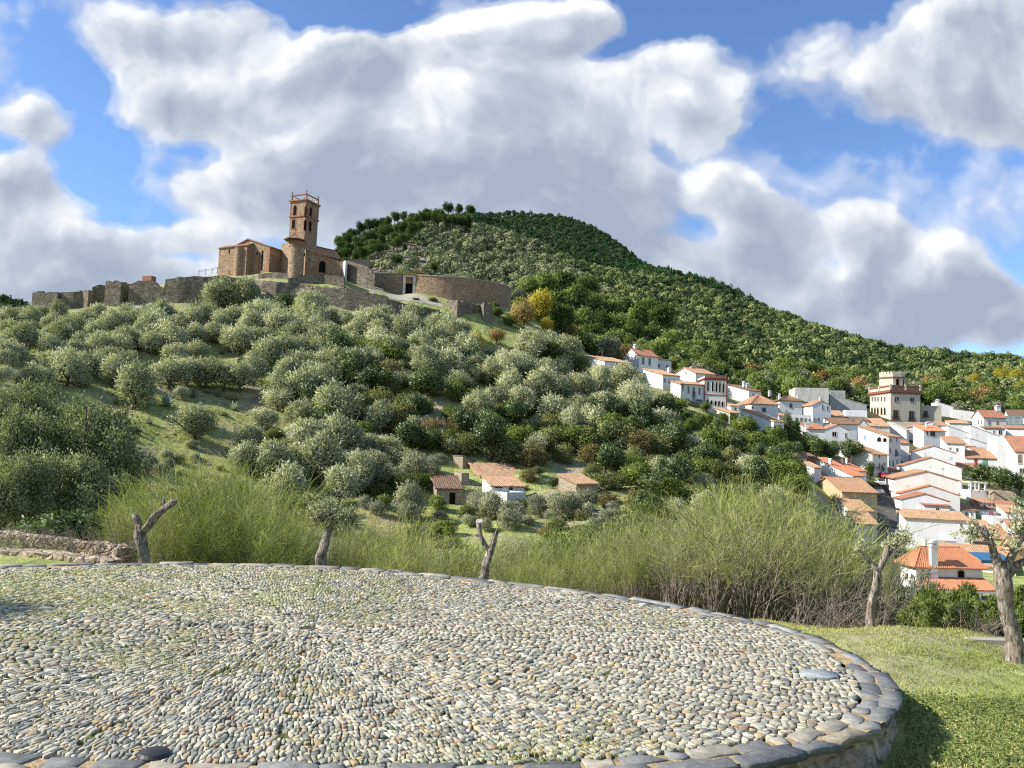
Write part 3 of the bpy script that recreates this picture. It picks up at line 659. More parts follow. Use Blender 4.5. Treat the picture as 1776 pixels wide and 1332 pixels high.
H('white_house', 'white terrace block with a row of small windows behind the cypress', 'house', 1372, 738, 1367, 1407, 719, 14, 'flat', 0, 'red', D=5, wins=W_('r', (1382,728,5,8), (1390,728,5,8), (1397,729,4,8)) + [('r',1404,728.5,4,5,'w',None)], parap=.3)
H('white_house', 'narrow white three-storey house with paired windows right of the laundry terrace', 'house', 1409, 733, 1405, 1441, 703, 22, 'gl', 9, 'old', D=9, wins=W_('r', (1426.5,707,3,9), (1435,708,3,9), (1413,728,3,7), (1419,728,3,7)), chim=[(1423,689,4,8)])
H('white_house', 'pale terrace house with a pinkish roof just above the cypress', 'house', 1391, 716, 1389, 1422, 697, 14, 'hip', 8, 'pink', D=7, wins=W_('r', (1397,707,4,6), (1404,708,3,5)), dmul=1.03)
# --- big grey-white complex
H('grey_white_building', 'large blank grey-white wall of the building with a glass turret', 'building', 1379, 706, 1377, 1437, 672, 10, 'flat', 0, 'grey', 'oldwhite', D=12)
H('white_house', 'brown hipped roof rising behind the large grey-white wall', 'house', 1393, 676, 1391, 1423, 670.5, 10, 'hip', 9, 'dark', D=8, dmul=1.12)
tur = H('glass_turret', 'glazed turret standing on the large grey-white building', 'turret', 1424, 676, 1422, 1447.5, 655, 12, 'flat', 0, 'grey', 'oldwhite', D=4.5, dmul=1.09, parap=.04, wins=W_('r', (1428,661,5,10), (1433.5,661,5,10), (1439,661,5,10), (1444.5,661,5,10), kind='w', mat='paleglass'))
H('grey_white_building', 'grey wall with a glazed veranda under the turret', 'building', 1437, 712, 1435, 1466, 677, 12, 'flat', 0, 'grey', 'grey', D=10, wins=W_('r', (1445,682,9,5), (1456,683,6,5), mat='paleglass'), dmul=.99)
H('white_house', 'white wing with a brown roof at the right end of the large grey-white building', 'house', 1466, 702, 1464, 1490, 676, 12, 'hip', 11, 'dark', 'oldwhite', D=9, dmul=1.08, chim=[(1477,664,3,8)])
H('grey_white_building', 'weathered grey gable wall sloping down to the right below the glass turret', 'building', 1439, 716, 1437, 1503, 701, 10, 'slh', 17, 'grey', 'grey', D=8, dmul=.965)
# --- palace
pal = H('cream_palace', 'cream three-storey palace with balustraded roof and castellated turret', 'palace', 1544.6, 730, 1509, 1596, 668, 27, 'flat', 0, 'grey', 'cream', parap=1.0, skirt=8,
  wins=W_('l', (1513,692,3,9.5), (1518,692,3,9.5), (1523,692,3,9.5), (1529,692,3,9.5), (1534.5,692,3,9.5), kind='bb' if False else 'w') + W_('l', (1512.5,713,3.4,14), (1517.5,713,3.4,14), (1522.5,713,3.4,14), (1529,713,3.4,14), (1534.5,713,3.4,14), kind='aw') +
  [('r',1555,693,9.5,10,'w','frameb'), ('r',1582,694,9.5,10,'w','frameb'), ('r',1553.5,719,9.5,16,'bb',None), ('r',1581,721,9.5,17,'bb',None)])
k_ = pal.Y / F; hb = pal.H
def band4(h, z0, z1, o, mat, name):
    m = MB(); L, D = h.L, h.D; m.box(-o, L + o, -o, -.003, z0, z1); m.box(-o, L + o, D + .003, D + o, z0, z1); m.box(-o, -.003, 0, D, z0, z1); m.box(L + .003, L + o, 0, D, z0, z1); return m.build(name, MT[mat], h.root)
band4(pal, hb - 12 * k_, hb - 8 * k_, .45, 'brownred', 'cornice'); band4(pal, hb - 2 * k_, hb + .02, .30, 'brownred', 'parapet_coping')
m_ = MB()
for i_ in range(15):
    q_ = pal.L * (i_ + .5) / 15; m_.box(q_ - .14, q_ + .14, -.35, -.004, hb - 15 * k_, hb - 12.1 * k_)
for i_ in range(13):
    q_ = pal.D * (i_ + .5) / 13; m_.box(-.35, -.004, q_ - .14, q_ + .14, hb - 15 * k_, hb - 12.1 * k_)
m_.build('corbels', MT['brownred'], pal.root)
m_ = MB()
for i_ in range(3): q_ = pal.L * i_ / 2; m_.box(q_ - .3, q_ + .3, -.4, .3, hb - 8 * k_, hb + .35)
for i_ in range(1, 3): q_ = pal.D * i_ / 2; m_.box(-.4, .3, q_ - .3, q_ + .3, hb - 8 * k_, hb + .35)
m_.build('parapet_posts', MT['cream'], pal.root)
m_ = MB()
for i_ in range(28):
    q_ = pal.L * (i_ + .5) / 28
    if abs(q_ - pal.L / 2) > .4: m_.box(q_ - .06, q_ + .06, -.12, -.01, hb - 7.5 * k_, hb - 2.2 * k_)
m_.build('balusters', MT['brownred'], pal.root)
# turret: octagonal with merlons
tc_ = (pal.L * .42, pal.D * .50); tr_ = 19.6 * pal.Y / F * 1.05; z0_ = hb - 1.0; z1_ = pal.loc(P(1569, 647, pal.Y))[2]
m_ = MB(); oc = [(tc_[0] + tr_ * math.cos(R(22.5 + 45 * i)), tc_[1] + tr_ * math.sin(R(22.5 + 45 * i))) for i in range(8)]
m_.prism(oc, 'z', z0_, z1_); ot = m_.build('turret', MT['cream'], pal.root)
m_ = MB(); oc2 = [(tc_[0] + (x - tc_[0]) * 1.06, tc_[1] + (y - tc_[1]) * 1.06) for x, y in oc]; m_.prism(oc2, 'z', z1_ - 1.5, z1_ - 1.0); m_.build('cornice', MT['brownred'], ot)
m_ = MB()
for i_ in range(8):
    a_, b_ = np.array(oc[i_]), np.array(oc[(i_ + 1) % 8])
    for f_ in (.02, .36, .70):
        p_, q_ = a_ + (b_ - a_) * f_, a_ + (b_ - a_) * (f_ + .22); c_ = np.array(tc_)
        m_.prism([tuple(p_), tuple(q_), tuple(c_ + (q_ - c_) * .88), tuple(c_ + (p_ - c_) * .88)], 'z', z1_, z1_ + .85)
m_.build('merlons', MT['cream'], ot)
for i_ in (5, 6, 4):
    mid = (np.array(oc[i_]) + np.array(oc[(i_ + 1) % 8])) / 2; an = math.atan2(mid[1] - tc_[1], mid[0] - tc_[0])
    if i_ != 6 and i_ != 5: continue
    w_ = link('window', unit('aframe', MT['brownred']), ot, (mid[0] * 1.0 + .01 * math.cos(an), mid[1] + .01 * math.sin(an), z0_ + 2.6), an + R(90), (1.25, 1, 2.6)); link('pane', unit('apane', MT['void']), w_)
H('cream_annex', 'low cream annex with one balcony window right of the palace', 'house', 1597, 734, 1596, 1633, 703, 12, 'flat', 0, 'grey', 'beige', D=8, wins=[('r',1605.5,718,7.5,11,'bb',None)], parap=.9)
H('garden_wall', 'long pale green garden terrace wall below the palace', 'wall', 1542, 745, None, 1626, 731, 12, 'flat', 0, 'grey', 'beige', D=3, dmul=.97)
# --- between palace and right edge
H('white_house', 'white house with a sloping roof line right of the cream annex', 'house', 1626, 730, 1622, 1654, 705, 14, 'slh', 8, 'grey', D=9, dmul=1.04, chim=[(1626,692,5,10)])
H('white_house', 'blank white wall with a small aerial below the white arch house', 'house', 1653, 730, None, 1690, 713, 10, 'slh', 4, 'dark', D=8, dmul=1.02)
H('white_house', 'white gabled house with a single dark arched door near the right hillside', 'house', 1661, 716, 1658, 1694, 702, 14, 'gl', 8, 'dark', D=7, wins=[('r',1665,706,5,7,'av',None)], dmul=1.05)
H('beige_building', 'flat-roofed beige building with two dark windows behind the arch house', 'building', 1666, 712, 1662, 1713, 689, 12, 'flat', 0, 'grey', 'beige', D=8, wins=W_('r', (1694,700,4,7), (1703,700.5,4,7)), dmul=1.12)
H('white_house', 'stepped bright white house alone on the right hillside', 'house', 1733, 708, 1729, 1776, 694, 18, 'flat', 0, 'grey', D=8, dmul=1.05)
H('white_house', 'upper block of the stepped white hillside house', 'house', 1748, 704, 1746, 1773, 686, 18, 'slh', 3, 'grey', D=6, dmul=1.09)
H('white_house', 'white house with a wide red-brown roof and a pointed gable on the right hillside', 'house', 1706, 748, 1686, 1745, 723.5, 28, 'gr', 13, 'red', wins=W_('r', (1716,733.5,4.5,8.5), (1730,734,4.5,8)) + W_('l', (1697.5,732,2,9), (1702,732,2,9)), chim=[(1731,703,7,7)])
H('white_house', 'white house with a red-brown roof cut by the right edge below the hillside', 'house', 1750, 740, 1747, 1800, 722, 12, 'gr', 12, 'dark', D=9, dmul=1.05)
con = H('conservatory', 'pale glass conservatory beside the wide red-brown roof', 'conservatory', 1745, 742, 1743, 1774, 722, 10, 'flat', 0, 'grey', 'paleglass', D=4, dmul=.985, parap=.02, wins=W_('r', (1752,731,5,8), (1758,731,5,8), (1764,731,5,8), (1770,731,5,8), mat='paleglass'))
H('white_house', 'white lean-to with a dark doorway below the pointed gable', 'house', 1708, 758, None, 1743, 743, 14, 'sr', 4, 'dark', D=5, wins=[('r',1735,750,7,9,'wv',None), ('r',1724,749,3,5,'w',None)], dmul=.975)
H('white_house', 'white house with a thin brown eave at the right edge above the tall blank wall', 'house', 1747, 762, 1745, 1800, 743, 12, 'sr', 7, 'red', D=8, dmul=.97)
H('white_house', 'white house with an ochre roof behind the long sloping white walls', 'house', 1647, 745, 1645, 1682, 734, 14, 'sr', 8, 'ochre', D=8)
H('white_house', 'long white gable wall sloping down to the right, uppermost of three', 'house', 1645, 768, 1643, 1702, 757, 14, 'slh', 18, 'grey', D=8, chim=[(1660,742,4,5,.2)])
H('white_house', 'long white gable wall sloping down to the right, middle and longest of three', 'house', 1684, 776, 1680, 1733, 755, 16, 'slh', 17, 'grey', D=8)
H('white_house', 'long low white gable wall sloping down to the right, lowest of three', 'house', 1682, 786, 1680, 1717, 770, 16, 'slh', 10, 'grey', D=7, dmul=.985)
H('white_house', 'tall blank white wall with no windows at the right of the village', 'house', 1731, 826, 1728, 1761, 757, 14, 'flat', 0, 'grey', D=10, parap=.3)
H('white_house', 'white house with a steep red roof and brown shutters at the right edge', 'house', 1762, 850, 1759, 1812, 783, 14, 'sr', 28, 'red', D=9, wins=[('r',1769,796,8,18,'w','brownred'), ('r',1773,817,11,10,'w','frameb')])
H('white_house', 'white house with a mottled shed roof and one small square window', 'house', 1643, 812, 1640, 1673.5, 769, 12, 'sr', 13, 'old', D=8, wins=W_('r', (1660,780,4,6), (1648,778,3,4)))
H('white_house', 'small dark-roofed white building tucked behind the square-window house', 'house', 1674, 786, 1673, 1690, 774, 12, 'sr', 11, 'old', D=6)
H('white_house', 'white house with one red door and one green door under a brown roof', 'house', 1676, 820, 1674, 1729, 794, 12, 'sr', 13, 'old', D=7, wins=[('r',1692.5,800.5,5.5,12,'d','doorred'), ('r',1709,802,8,11,'d','doorgreen')])
H('white_house', 'low red-roofed outbuilding behind the round dark trees', 'house', 1658, 826, 1656, 1700, 815, 12, 'sr', 12, 'red', D=8)
# --- orange roofed houses below the palace
H('white_house', 'pinkish white house with a thin brown roof edge just below the palace', 'house', 1574, 762, 1571, 1618, 742, 12, 'sl', 12, 'old', D=8)
H('white_house', 'white house with a bright orange roof and a boxed-in window below the palace', 'house', 1602.5, 782, 1584, 1640, 747, 28, 'sr', 11, 'new', wins=W_('r', (1617.7,752.5,10,10), (1608,752,3,8)), chim=[(1607,732,2.5,9,.5)])
H('white_house', 'white gable wall with a blue shadow across it left of the orange roof', 'house', 1572, 768, 1543, 1577, 746, 50, 'sr', 14, 'grey', maxD=16)
H('white_house', 'small white house with a reddish roof at the top bend of the street', 'house', 1562, 800, 1560, 1577, 769, 12, 'sr', 7, 'red', D=6)
# --- left of the palace
H('white_house', 'white house under a warm mottled tile roof right below the palace', 'house', 1507, 756, 1500, 1543, 739, 16, 'sr', 16, 'ochre', D=9)
H('white_house', 'small house with an olive-brown tiled roof below the weathered gable wall', 'house', 1441, 735, 1438, 1465, 722, 12, 'sr', 12, 'ochre', D=7)
H('white_house', 'plain white wall between the weathered gable and the mottled roof', 'house', 1466, 730, None, 1504, 711, 10, 'flat', 0, 'grey', D=5)
H('white_house', 'narrow dark brown roof in front of the plain white wall', 'house', 1466, 738, None, 1507, 729, 12, 'sr', 8, 'dark', D=6, dmul=.99)
H('white_house', 'white house with a long brown roof left of the small pointed gable', 'house', 1444, 752, 1428, 1486, 735, 22, 'sr', 12, 'dark')
H('white_house', 'small pointed white gable with one window left of the mottled roof', 'house', 1486, 756, 1484, 1507, 739, 16, 'gl', 12, 'dark', D=7, wins=W_('r', (1489.5,743,3,6)))
H('white_house', 'white house with a mottled red-brown roof behind the yellow-green tree', 'house', 1400, 762, 1396, 1431, 744, 14, 'sr', 12, 'red', D=8, chim=[(1398.5,733,5,9,.1)])
H('white_house', 'white gabled house with a dark open porch behind the yellow-green tree', 'house', 1431, 768, 1428, 1472, 745, 18, 'gl', 9, 'old', D=8, wins=[('r',1467,756,3.5,11,'w',None), ('r',1447,753,9,9,'wv',None)])
H('white_house', 'small porch house with a pinkish roof beside the white gable', 'house', 1471, 752, None, 1486, 739, 14, 'sr', 6, 'pink', D=5, wins=[('r',1478,743,12,6,'wv',None)])
H('white_house', 'tall white street house with a long roof line, arched loggia and balconies', 'house', 1541, 816, 1488, 1562, 757, 55, 'sr', 18, 'old', maxD=22, wins=W_('r', (1545,764,2.5,7), (1555,763,2.5,7), (1544,782,3,10), (1542.5,803,3,9), (1549,804,3,12), (1556,803,3,12)) + [('r',1554,784,3.5,12,'b',None), ('l',1525,762,9,9,'av',None), ('l',1535,763,8,8,'av',None), ('l',1500,759,5,9,'w','clothblue')])
H('white_house', 'white house with a large sunlit tile roof, just left of the parked cars', 'house', 1513, 826, 1455, 1539.5, 788, 58, 'sr', 21, 'old', maxD=18, wins=W_('r', (1516,807,2.5,5), (1521,812,3,7), (1534,805,2.5,5), (1525,792,2.5,6)) + [('r',1525,809,3.5,13,'w',None), ('r',1530,811,3.5,11,'b',None)])
H('white_house', 'long bright white wall topped by an orange roof on the left of the street', 'house', 1479.5, 856, 1412.5, 1499.5, 825, 58, 'sr', 29, 'new', maxD=18, wins=W_('r', (1483,838,4,12)), chim=[(1440,795,4.5,10,.6)])
H('white_house', 'second orange roof stepping up behind the long bright white wall', 'house', 1489, 856, 1448, 1502.5, 817, 58, 'sr', 17, 'new', maxD=16, dmul=1.03, wins=W_('r', (1493,830,3,9)), chim=[(1449,796,3,6,.7), (1461,795,3,6,.5)])
H('white_house', 'small white house with an apricot roof beside the long bright white wall', 'house', 1412, 836, 1391, 1424, 811, 45, 'sr', 9, 'ochre', dmul=1.0)
H('tiled_shed', 'little reddish tiled shed peeping out left of the yellow-green tree', 'shed', 1386, 803, 1382, 1399, 792, 25, 'sr', 9, 'old')
H('brick_shed', 'dark red-brown shed behind the small chimneys left of the street', 'shed', 1400, 803, None, 1414, 792, 20, 'sr', 6, 'dark', 'brownred', D=4)
H('old_barn', 'old barn with a long mottled roof and stained ochre wall left of the street', 'barn', 1461, 890, 1407.5, 1521.5, 853, 26, 'gr', 22, 'old', 'tan')
H('old_barn', 'low tiled lean-to below the stained ochre barn wall', 'barn', 1478, 905, 1453, 1514, 886, 30, 'sr', 18, 'ochre', 'oldwhite', dmul=.97)
H('old_barn', 'lowest old tiled roof beside the street under the bushes', 'barn', 1486, 922, 1468, 1521, 908, 30, 'sr', 18, 'ochre', 'oldwhite', dmul=.97)
# --- right side of the street, gables towards the valley
H('white_house', 'cracked pale gable wall behind the white-rimmed gable at the head of the street', 'house', 1582, 812, 1579, 1657, 783.5, 9, 'gl', 11, 'old', 'white', D=9)
H('white_house', 'white-rimmed gable house with a tall chimney stack, right of the street', 'house', 1564, 836, 1561, 1668, 808, 8, 'gl', 16, 'red', D=8, chim=[(1648,789,7,24,.15)])
H('white_house', 'widest white gable on the right of the street, with orange roof verge and two chimneys', 'house', 1552.5, 868, 1545.5, 1662, 829, 9, 'gl', 14, 'old', D=13, over=.5, chim=[(1612,806,5,12,.25), (1634,809,5,15,.2)], wins=W_('l', (1549,838,2,7)))
H('white_house', 'white gable with orange roof verge directly below the widest gable', 'house', 1561, 882, 1549, 1665, 855, 11, 'gl', 15, 'new', D=8, wins=W_('l', (1552,868,1.4,7), (1556,878,1.5,8)))
H('white_house', 'small inner white gable with a dusky red verge, lowest of the nested gables', 'house', 1564, 896, 1556, 1646, 866, 11, 'gl', 11, 'red', D=7, wins=W_('l', (1559,882,1.4,7)))
H('flat_shed', 'small square white room with one barred window in front of the nested gables', 'shed', 1603, 898, 1601, 1646.5, 876, 10, 'sr', 4, 'red', D=5, dmul=.965, wins=W_('r', (1626,884,7.5,8)))
H('white_house', 'long bluish-shaded white house with a thin tiled roof below the barred window', 'house', 1570, 950, 1560, 1682, 898, 12, 'sr', 11, 'ochre', D=6, wins=W_('r', (1667,911,4,7)) + W_('l', (1563,912,1.6,9), (1566,930,1.8,10)))
H('white_house', 'white terrace house with a walled roof deck and one closed pink door', 'house', 1604, 962, 1583, 1665, 936, 30, 'flat', 0, 'pink', D=None, wins=[('r',1622,947,8,10,'d','pink' if False else 'doorred')], parap=.8)
H('roof_room', 'little white stair room with an orange roof and tan door on the roof deck', 'house', 1617, 940, 1606, 1634, 911, 26, 'sr', 6, 'new', wins=[('r',1629.5,922,6,17,'d','doortan')], dmul=1.035, chim=[(1603,905,6,8,.3)])
H('roof_room', 'second white stair room with a sloping orange roof at the right of the roof deck', 'house', 1635, 940, None, 1660, 922, 22, 'slh', 9, 'new', D=4, dmul=1.03)
H('white_house', 'low white house with a mottled roof right of the roof deck', 'house', 1667, 962, 1665, 1724, 943, 12, 'sr', 17, 'old', D=9, wins=W_('r', (1702,951,5,7)), dmul=1.02)
H('white_house', 'white house with a broad warm tiled roof behind the leafy pollard', 'house', 1727, 962, 1712, 1750, 934, 20, 'hip', 22, 'ochre', dmul=1.04, wins=W_('r', (1735,953,4,6)))
H('peach_house', 'peach coloured gable house at the right edge behind the leafy pollard', 'house', 1756, 985, 1738, 1800, 948, 30, 'gr', 14, 'ochre', 'peach')
H('white_house', 'white house with a greenish old roof behind the bright orange hipped roof', 'house', 1640, 992, 1636, 1762, 978, 10, 'sr', 26, 'ochre', D=9, dmul=1.02)
H('white_house', 'white walled yard house behind the pergola terrace', 'house', 1722, 922, 1703, 1765, 897, 20, 'flat', 0, 'grey', D=None)
H('white_house', 'low house with a striped brown roof above the washing line', 'house', 1694, 893, 1691, 1768, 882, 10, 'sr', 13, 'red', D=6, dmul=1.03)
H('stone_store', 'small ochre stone store below the round dark trees', 'building', 1724, 874, 1721, 1758, 852, 12, 'flat', 0, 'tan', 'tanstone', D=5)
ter = H('white_house', 'white pergola terrace on square posts right of the nested gables', 'house', 1684, 874, 1666, 1711, 850, 28, 'flat', 0, 'grey', parap=.9, dmul=1.01)
m_ = MB()
for x_ in (0, ter.L * .5, ter.L - .3):
    for y_ in (0, ter.D - .3): m_.box(x_, x_ + .3, y_, y_ + .3, ter.H - .5, ter.H + 1.6)
for y_ in (0, ter.D - .3): m_.box(-.2, ter.L + .2, y_ + .02, y_ + .25, ter.H + 1.6, ter.H + 1.85)
for x_ in (0, ter.L - .3): m_.box(x_, x_ + .25, .25, ter.D - .29, ter.H + 1.6, ter.H + 1.84)
m_.build('pergola', MT['white'], ter.root)
# --- more houses packed between
for lab, a in [
 ('tiny white house with an ochre roof between the arcaded building and the broad hipped roof', (1268,716,1262,1290,704,20,'sr',6,'ochre')),
 ('white house with a small brown roof peeping over the blank block by the cypress', (1322,742,1316,1341,730,18,'sr',5,'old')),
 ('narrow white house with one window squeezed right of the small square window', (1690,800,1688,1712,783,12,'sr',8,'old')),
 ('white house with a dusky roof below the three long sloping gables', (1700,812,1697,1730,794,14,'gl',7,'red')),
 ('small white house with a faded roof right of the washing line', (1745,905,1741,1776,888,14,'sr',9,'ochre')),
 ('low white house with a faded tiled roof between the pergola and the stone store', (1700,885,1697,1722,872,14,'sr',6,'old')),
 ('small white back house with a brown lean-to roof right of the nested gables', (1668,900,1666,1692,884,14,'sr',8,'old')),
 ('long low white house with a faded roof below the washing line', (1684,932,1681,1724,916,12,'sr',10,'ochre')),
 ('white house with a faded brown roof at the right edge above the peach gable', (1752,935,1748,1800,915,14,'gr',10,'old')),
 ('white cottage with a faded roof behind the lowest barn roof', (1432,846,1428,1458,832,40,'sr',9,'ochre')),
 ('white house with a brown roof just above the red car', (1546,832,1544,1562,818,14,'sr',6,'red')),
 ('white house with a faded roof and two small windows just below the palace annex', (1618,752,1615,1645,738,14,'sr',8,'old')),
 ('white house with a low brown roof right of the conservatory', (1700,772,1698,1728,760,12,'sr',6,'old')),
 ('white house with a faded roof behind the thin brown eave', (1722,752,1719,1748,741,14,'gr',7,'ochre'))]:
    h_ = H('white_house', lab, 'house', *a[:4], *a[4:], D=7, over=.3, wins=W_('r', (a[0] + (a[3] - a[0]) * .35, a[1] - (a[1] - a[4]) * .55, 3.5, 6), (a[0] + (a[3] - a[0]) * .72, a[1] - (a[1] - a[4]) * .55, 3.5, 6)))
# --- nearest house
vil = H('white_villa', 'white villa with a bright orange hipped roof, arched window and chimney, nearest in the village', 'house', 1589, 1030, 1562, 1702, 982.5, 32, 'hip', 30, 'new', over=.55, wins=[('r',1666.5,995,15,14,'av',None)] + W_('l', (1573,1000,5,12), (1582,1001,4,12)))
sgx = vil.loc(vil.hit('r', 1617, 985))
m_ = MB(); m_.box(sgx[0] - .45, sgx[0] + .45, -.5, -.003, -1, vil.H + 2.6); m_.box(sgx[0] - .6, sgx[0] + .6, -.65, .12, vil.H + 2.6, vil.H + 2.75)
m_.box(sgx[0] - .4, sgx[0] - .25, -.45, -.05, vil.H + 2.75, vil.H + 3.05); m_.box(sgx[0] + .25, sgx[0] + .4, -.45, -.05, vil.H + 2.75, vil.H + 3.05); m_.prism([(sgx[0] - .65, vil.H + 3.05), (sgx[0] + .65, vil.H + 3.05), (sgx[0], vil.H + 3.5)], 'y', -.65, .1)
m_.build('chimney', MT['white'], vil.root)
# porch in front of the villa
pz = vil.loc(vil.hit('r', 1640, 1003))[2]; PL, PD = vil.L, 3.0; m_ = MB()
A_ = (-.2, -PD, pz - 1.0); B_ = (PL + .3, -PD, pz - 1.0); C_ = (PL + .3, 0, pz + .05); D_ = (.9, 0, pz + .05)
roof_patch(m_, A_, B_, C_, D_); roof_patch(m_, (-.2, 0.0, pz - 1.0), A_, D_, (.9, 0.01, pz + .05)); m_.build('porch_roof', MT['new'], vil.root)
m_ = MB()
for q_ in np.linspace(.2, PL - .3, 5): m_.box(q_, q_ + .3, -PD + .2, -PD + .5, vil.zb, pz - 1.05)
m_.box(0, PL, -PD + .1, -PD + .6, pz - 1.3, pz - 1.02); m_.build('porch_posts', MT['white'], vil.root)
def lowwall(name, label, pts, thick, mat, cat='wall', sub=1, cap=None, jit=0.0, zdown=1.2, parent=None):
    "pts (x, ytop, Y): wall whose top runs through these points; goes down into the ground"
    T = [P(x, y, Y) for x, y, Y in pts]; Q = []
    for i in range(len(T) - 1):
        n = max(1, int(np.linalg.norm(T[i + 1] - T[i]) / sub)) if sub else 1
        for k in range(n): Q.append(T[i] * (1 - k / n) + T[i + 1] * k / n)
    Q.append(T[-1]); Q = np.array(Q)
    tv = np.gradient(Q[:, :2], axis=0); tv /= np.linalg.norm(tv, axis=1)[:, None] + 1e-9; nv = np.stack([-tv[:, 1], tv[:, 0]], 1)
    nv *= np.sign(nv[:, 1:2] + 1e-6)
    g_ = np.minimum(HG(Q[:, 0], Q[:, 1]), HG(Q[:, 0] - nv[:, 0], Q[:, 1] - nv[:, 1])); zb = np.minimum(g_, Q[:, 2] - .3) - zdown
    rg = np.random.default_rng(abs(hash(label)) % 9999 if False else len(label) * 7)
    top = Q[:, 2] + (rg.random(len(Q)) - .5) * 2 * jit
    nz = 6; rows = []
    for k in range(nz + 1):
        f = k / nz; z = zb * (1 - f) + top * f; dj = (rg.random(len(Q)) - .5) * (.06 if jit else 0)
        rows.append(np.stack([Q[:, 0] + nv[:, 0] * dj, Q[:, 1] + nv[:, 1] * dj, z], 1))
    rows.append(np.stack([Q[:, 0] + nv[:, 0] * thick * .5, Q[:, 1] + nv[:, 1] * thick * .5, top + (rg.random(len(Q)) - .3) * jit * .7], 1))
    rows.append(np.stack([Q[:, 0] + nv[:, 0] * thick, Q[:, 1] + nv[:, 1] * thick, top + (rg.random(len(Q)) - .5) * jit], 1))
    rows.append(np.stack([Q[:, 0] + nv[:, 0] * thick, Q[:, 1] + nv[:, 1] * thick, zb - 3], 1))
    G = np.array(rows); m = MB(); m.grid(G)
    m.poly([tuple(G[i, 0]) for i in range(len(G))][::-1]); m.poly([tuple(G[i, -1]) for i in range(len(G))])
    if parent is not None: return m.build(name, mat, parent)
    o = m.build(name, mat); tag(o, label, cat)
    if cap:
        c = MB(); a = G[nz].copy(); b = G[nz + 2].copy(); a[:, :2] -= nv * .12; b[:, :2] += nv * .12; a[:, 2] = Q[:, 2]; b[:, 2] = Q[:, 2]
        a2, b2 = a.copy(), b.copy(); a2[:, 2] += .28; b2[:, 2] += .28; c.grid(np.array([a, a2, b2, b])); c.build('coping', cap, o)
    return o
lowwall('boundary_wall', 'white garden wall sloping down in front of the villa', [(1575,1003,118), (1592,1010,114), (1606,1020,110), (1621,1032,106)], .35, MT['white'], sub=2)
m_ = MB(); a_ = P(1702, 981, vil.Y + 2); er_ = vil.er; w_ = 4.4
aw = empty('awning', tuple(P(1702, 1012, vil.Y + 2)), vil.t, 'blue awning stretched right of the orange villa roof', 'awning')
m_.poly([(0, 0, 3.0), (w_, 0, 3.0), (w_, 2.5, 3.7), (0, 2.5, 3.7)]); m_.poly([(0, 0, 2.96), (0, 2.5, 3.66), (w_, 2.5, 3.66), (w_, 0, 2.96)]); m_.box(0, w_, -.03, 0, 2.6, 3.0); m_.build('canopy', MT['awning'], aw)
m_ = MB(); [m_.box(x_, x_ + .08, 0, .08, -2, 2.9) for x_ in (0.1, w_ / 2, w_ - .2)]; m_.build('posts', MT['metal'], aw)
# laundry
def laundry(label, items, x0, x1, y, Y):
    a = P(x0, y, Y); b = P(x1, y, Y); o = empty('washing_line', tuple(a), 0, label, 'laundry'); m = MB(); v = b - a
    m.tube([(0, 0, 0), tuple(v / 2 - np.array([0, 0, .1])), tuple(v)], .015, 4); m.box(-.04, .04, -.04, .04, -1.8, .1); m.box(v[0]-.04, v[0]+.04, v[1]-.04, v[1]+.04, v[2]-1.8, v[2]+.1); m.build('line', MT['metal'], o)
    for f, w, h, mt in items:
        c = MB(); p = v * f; n = 6; G = np.array([[(p[0] + w * j / n, p[1] + .05 * math.sin(j * 2.2 + i), p[2] - .04 - h * i / 4) for j in range(n + 1)] for i in range(5)]); c.grid(G); c.build('cloth', MT[mt], o)
laundry('washing line with a large pale blue sheet on the upper terrace', [(.3,1.3,1.1,'clothblue'), (.08,1.0,.6,'clothwhite'), (.68,.9,.6,'clothwhite')], 1391, 1408, 707, cast(1392, 722)[1] * .985)
laundry('washing line with white and pink clothes under the striped brown roof', [(.05,.6,.8,'clothwhite'), (.22,.7,.7,'clothwhite'), (.40,.6,.8,'clothwhite'), (.58,.7,.9,'clothpink'), (.80,.5,.6,'clothwhite')], 1697, 1730, 887, cast(1694, 893)[1] * .99)
# ---------------------------------------------------------------- huts in the valley
hut = H('stone_hut', 'small stone hut with a striped tile roof and dark doorway, leftmost of the valley huts', 'hut', 756.5, 873, 752, 799, 847, 8, 'sr', 19, 'dark', 'tanstone', D=5, wins=[('r',784.5,864.5,10,20,'d','void')])
H('stone_hut', 'larger stone hut with a long mottled roof at the back of the valley huts', 'hut', 832, 842, 814, 901, 824, 26, 'sr', 19, 'ochre', 'brownstone', dmul=1.03)
ph = H('stone_hut', 'white-walled hut with a terrace and open veranda in front of the larger hut', 'hut', 852, 870, 844, 908, 843, 16, 'sr', 14, 'ochre', 'white', D=5, wins=[('r',886,847,8,11,'wv',None), ('r',893,847,6,9,'d','clothwhite'), ('r',865,845,16,4,'wv',None)])
H('terrace', 'low cement terrace in front of the white-walled hut', 'terrace', 879, 874, 846, 912, 854, 40, 'flat', 0, 'grey', 'oldwhite', parap=.5, dmul=.965)
H('stone_hut', 'lone ochre stone hut with a pale tile roof standing right of the others', 'hut', 999, 866, 968, 1036, 839, 48, 'slh' if False else 'sr', 14, 'ochre', 'tanstone')
H('ruined_hut', 'roofless ruined stone hut above the larger hut', 'ruin', 802, 815, 784, 822, 799, 40, 'slh', 8, 'dark', 'tanstone', parap=.4)
H('ruined_hut', 'low open cattle pen with broken stone walls between the huts', 'ruin', 800, 842, 786, 813, 820, 22, 'flat', 0, 'grey', 'tanstone', D=3, parap=1.2)
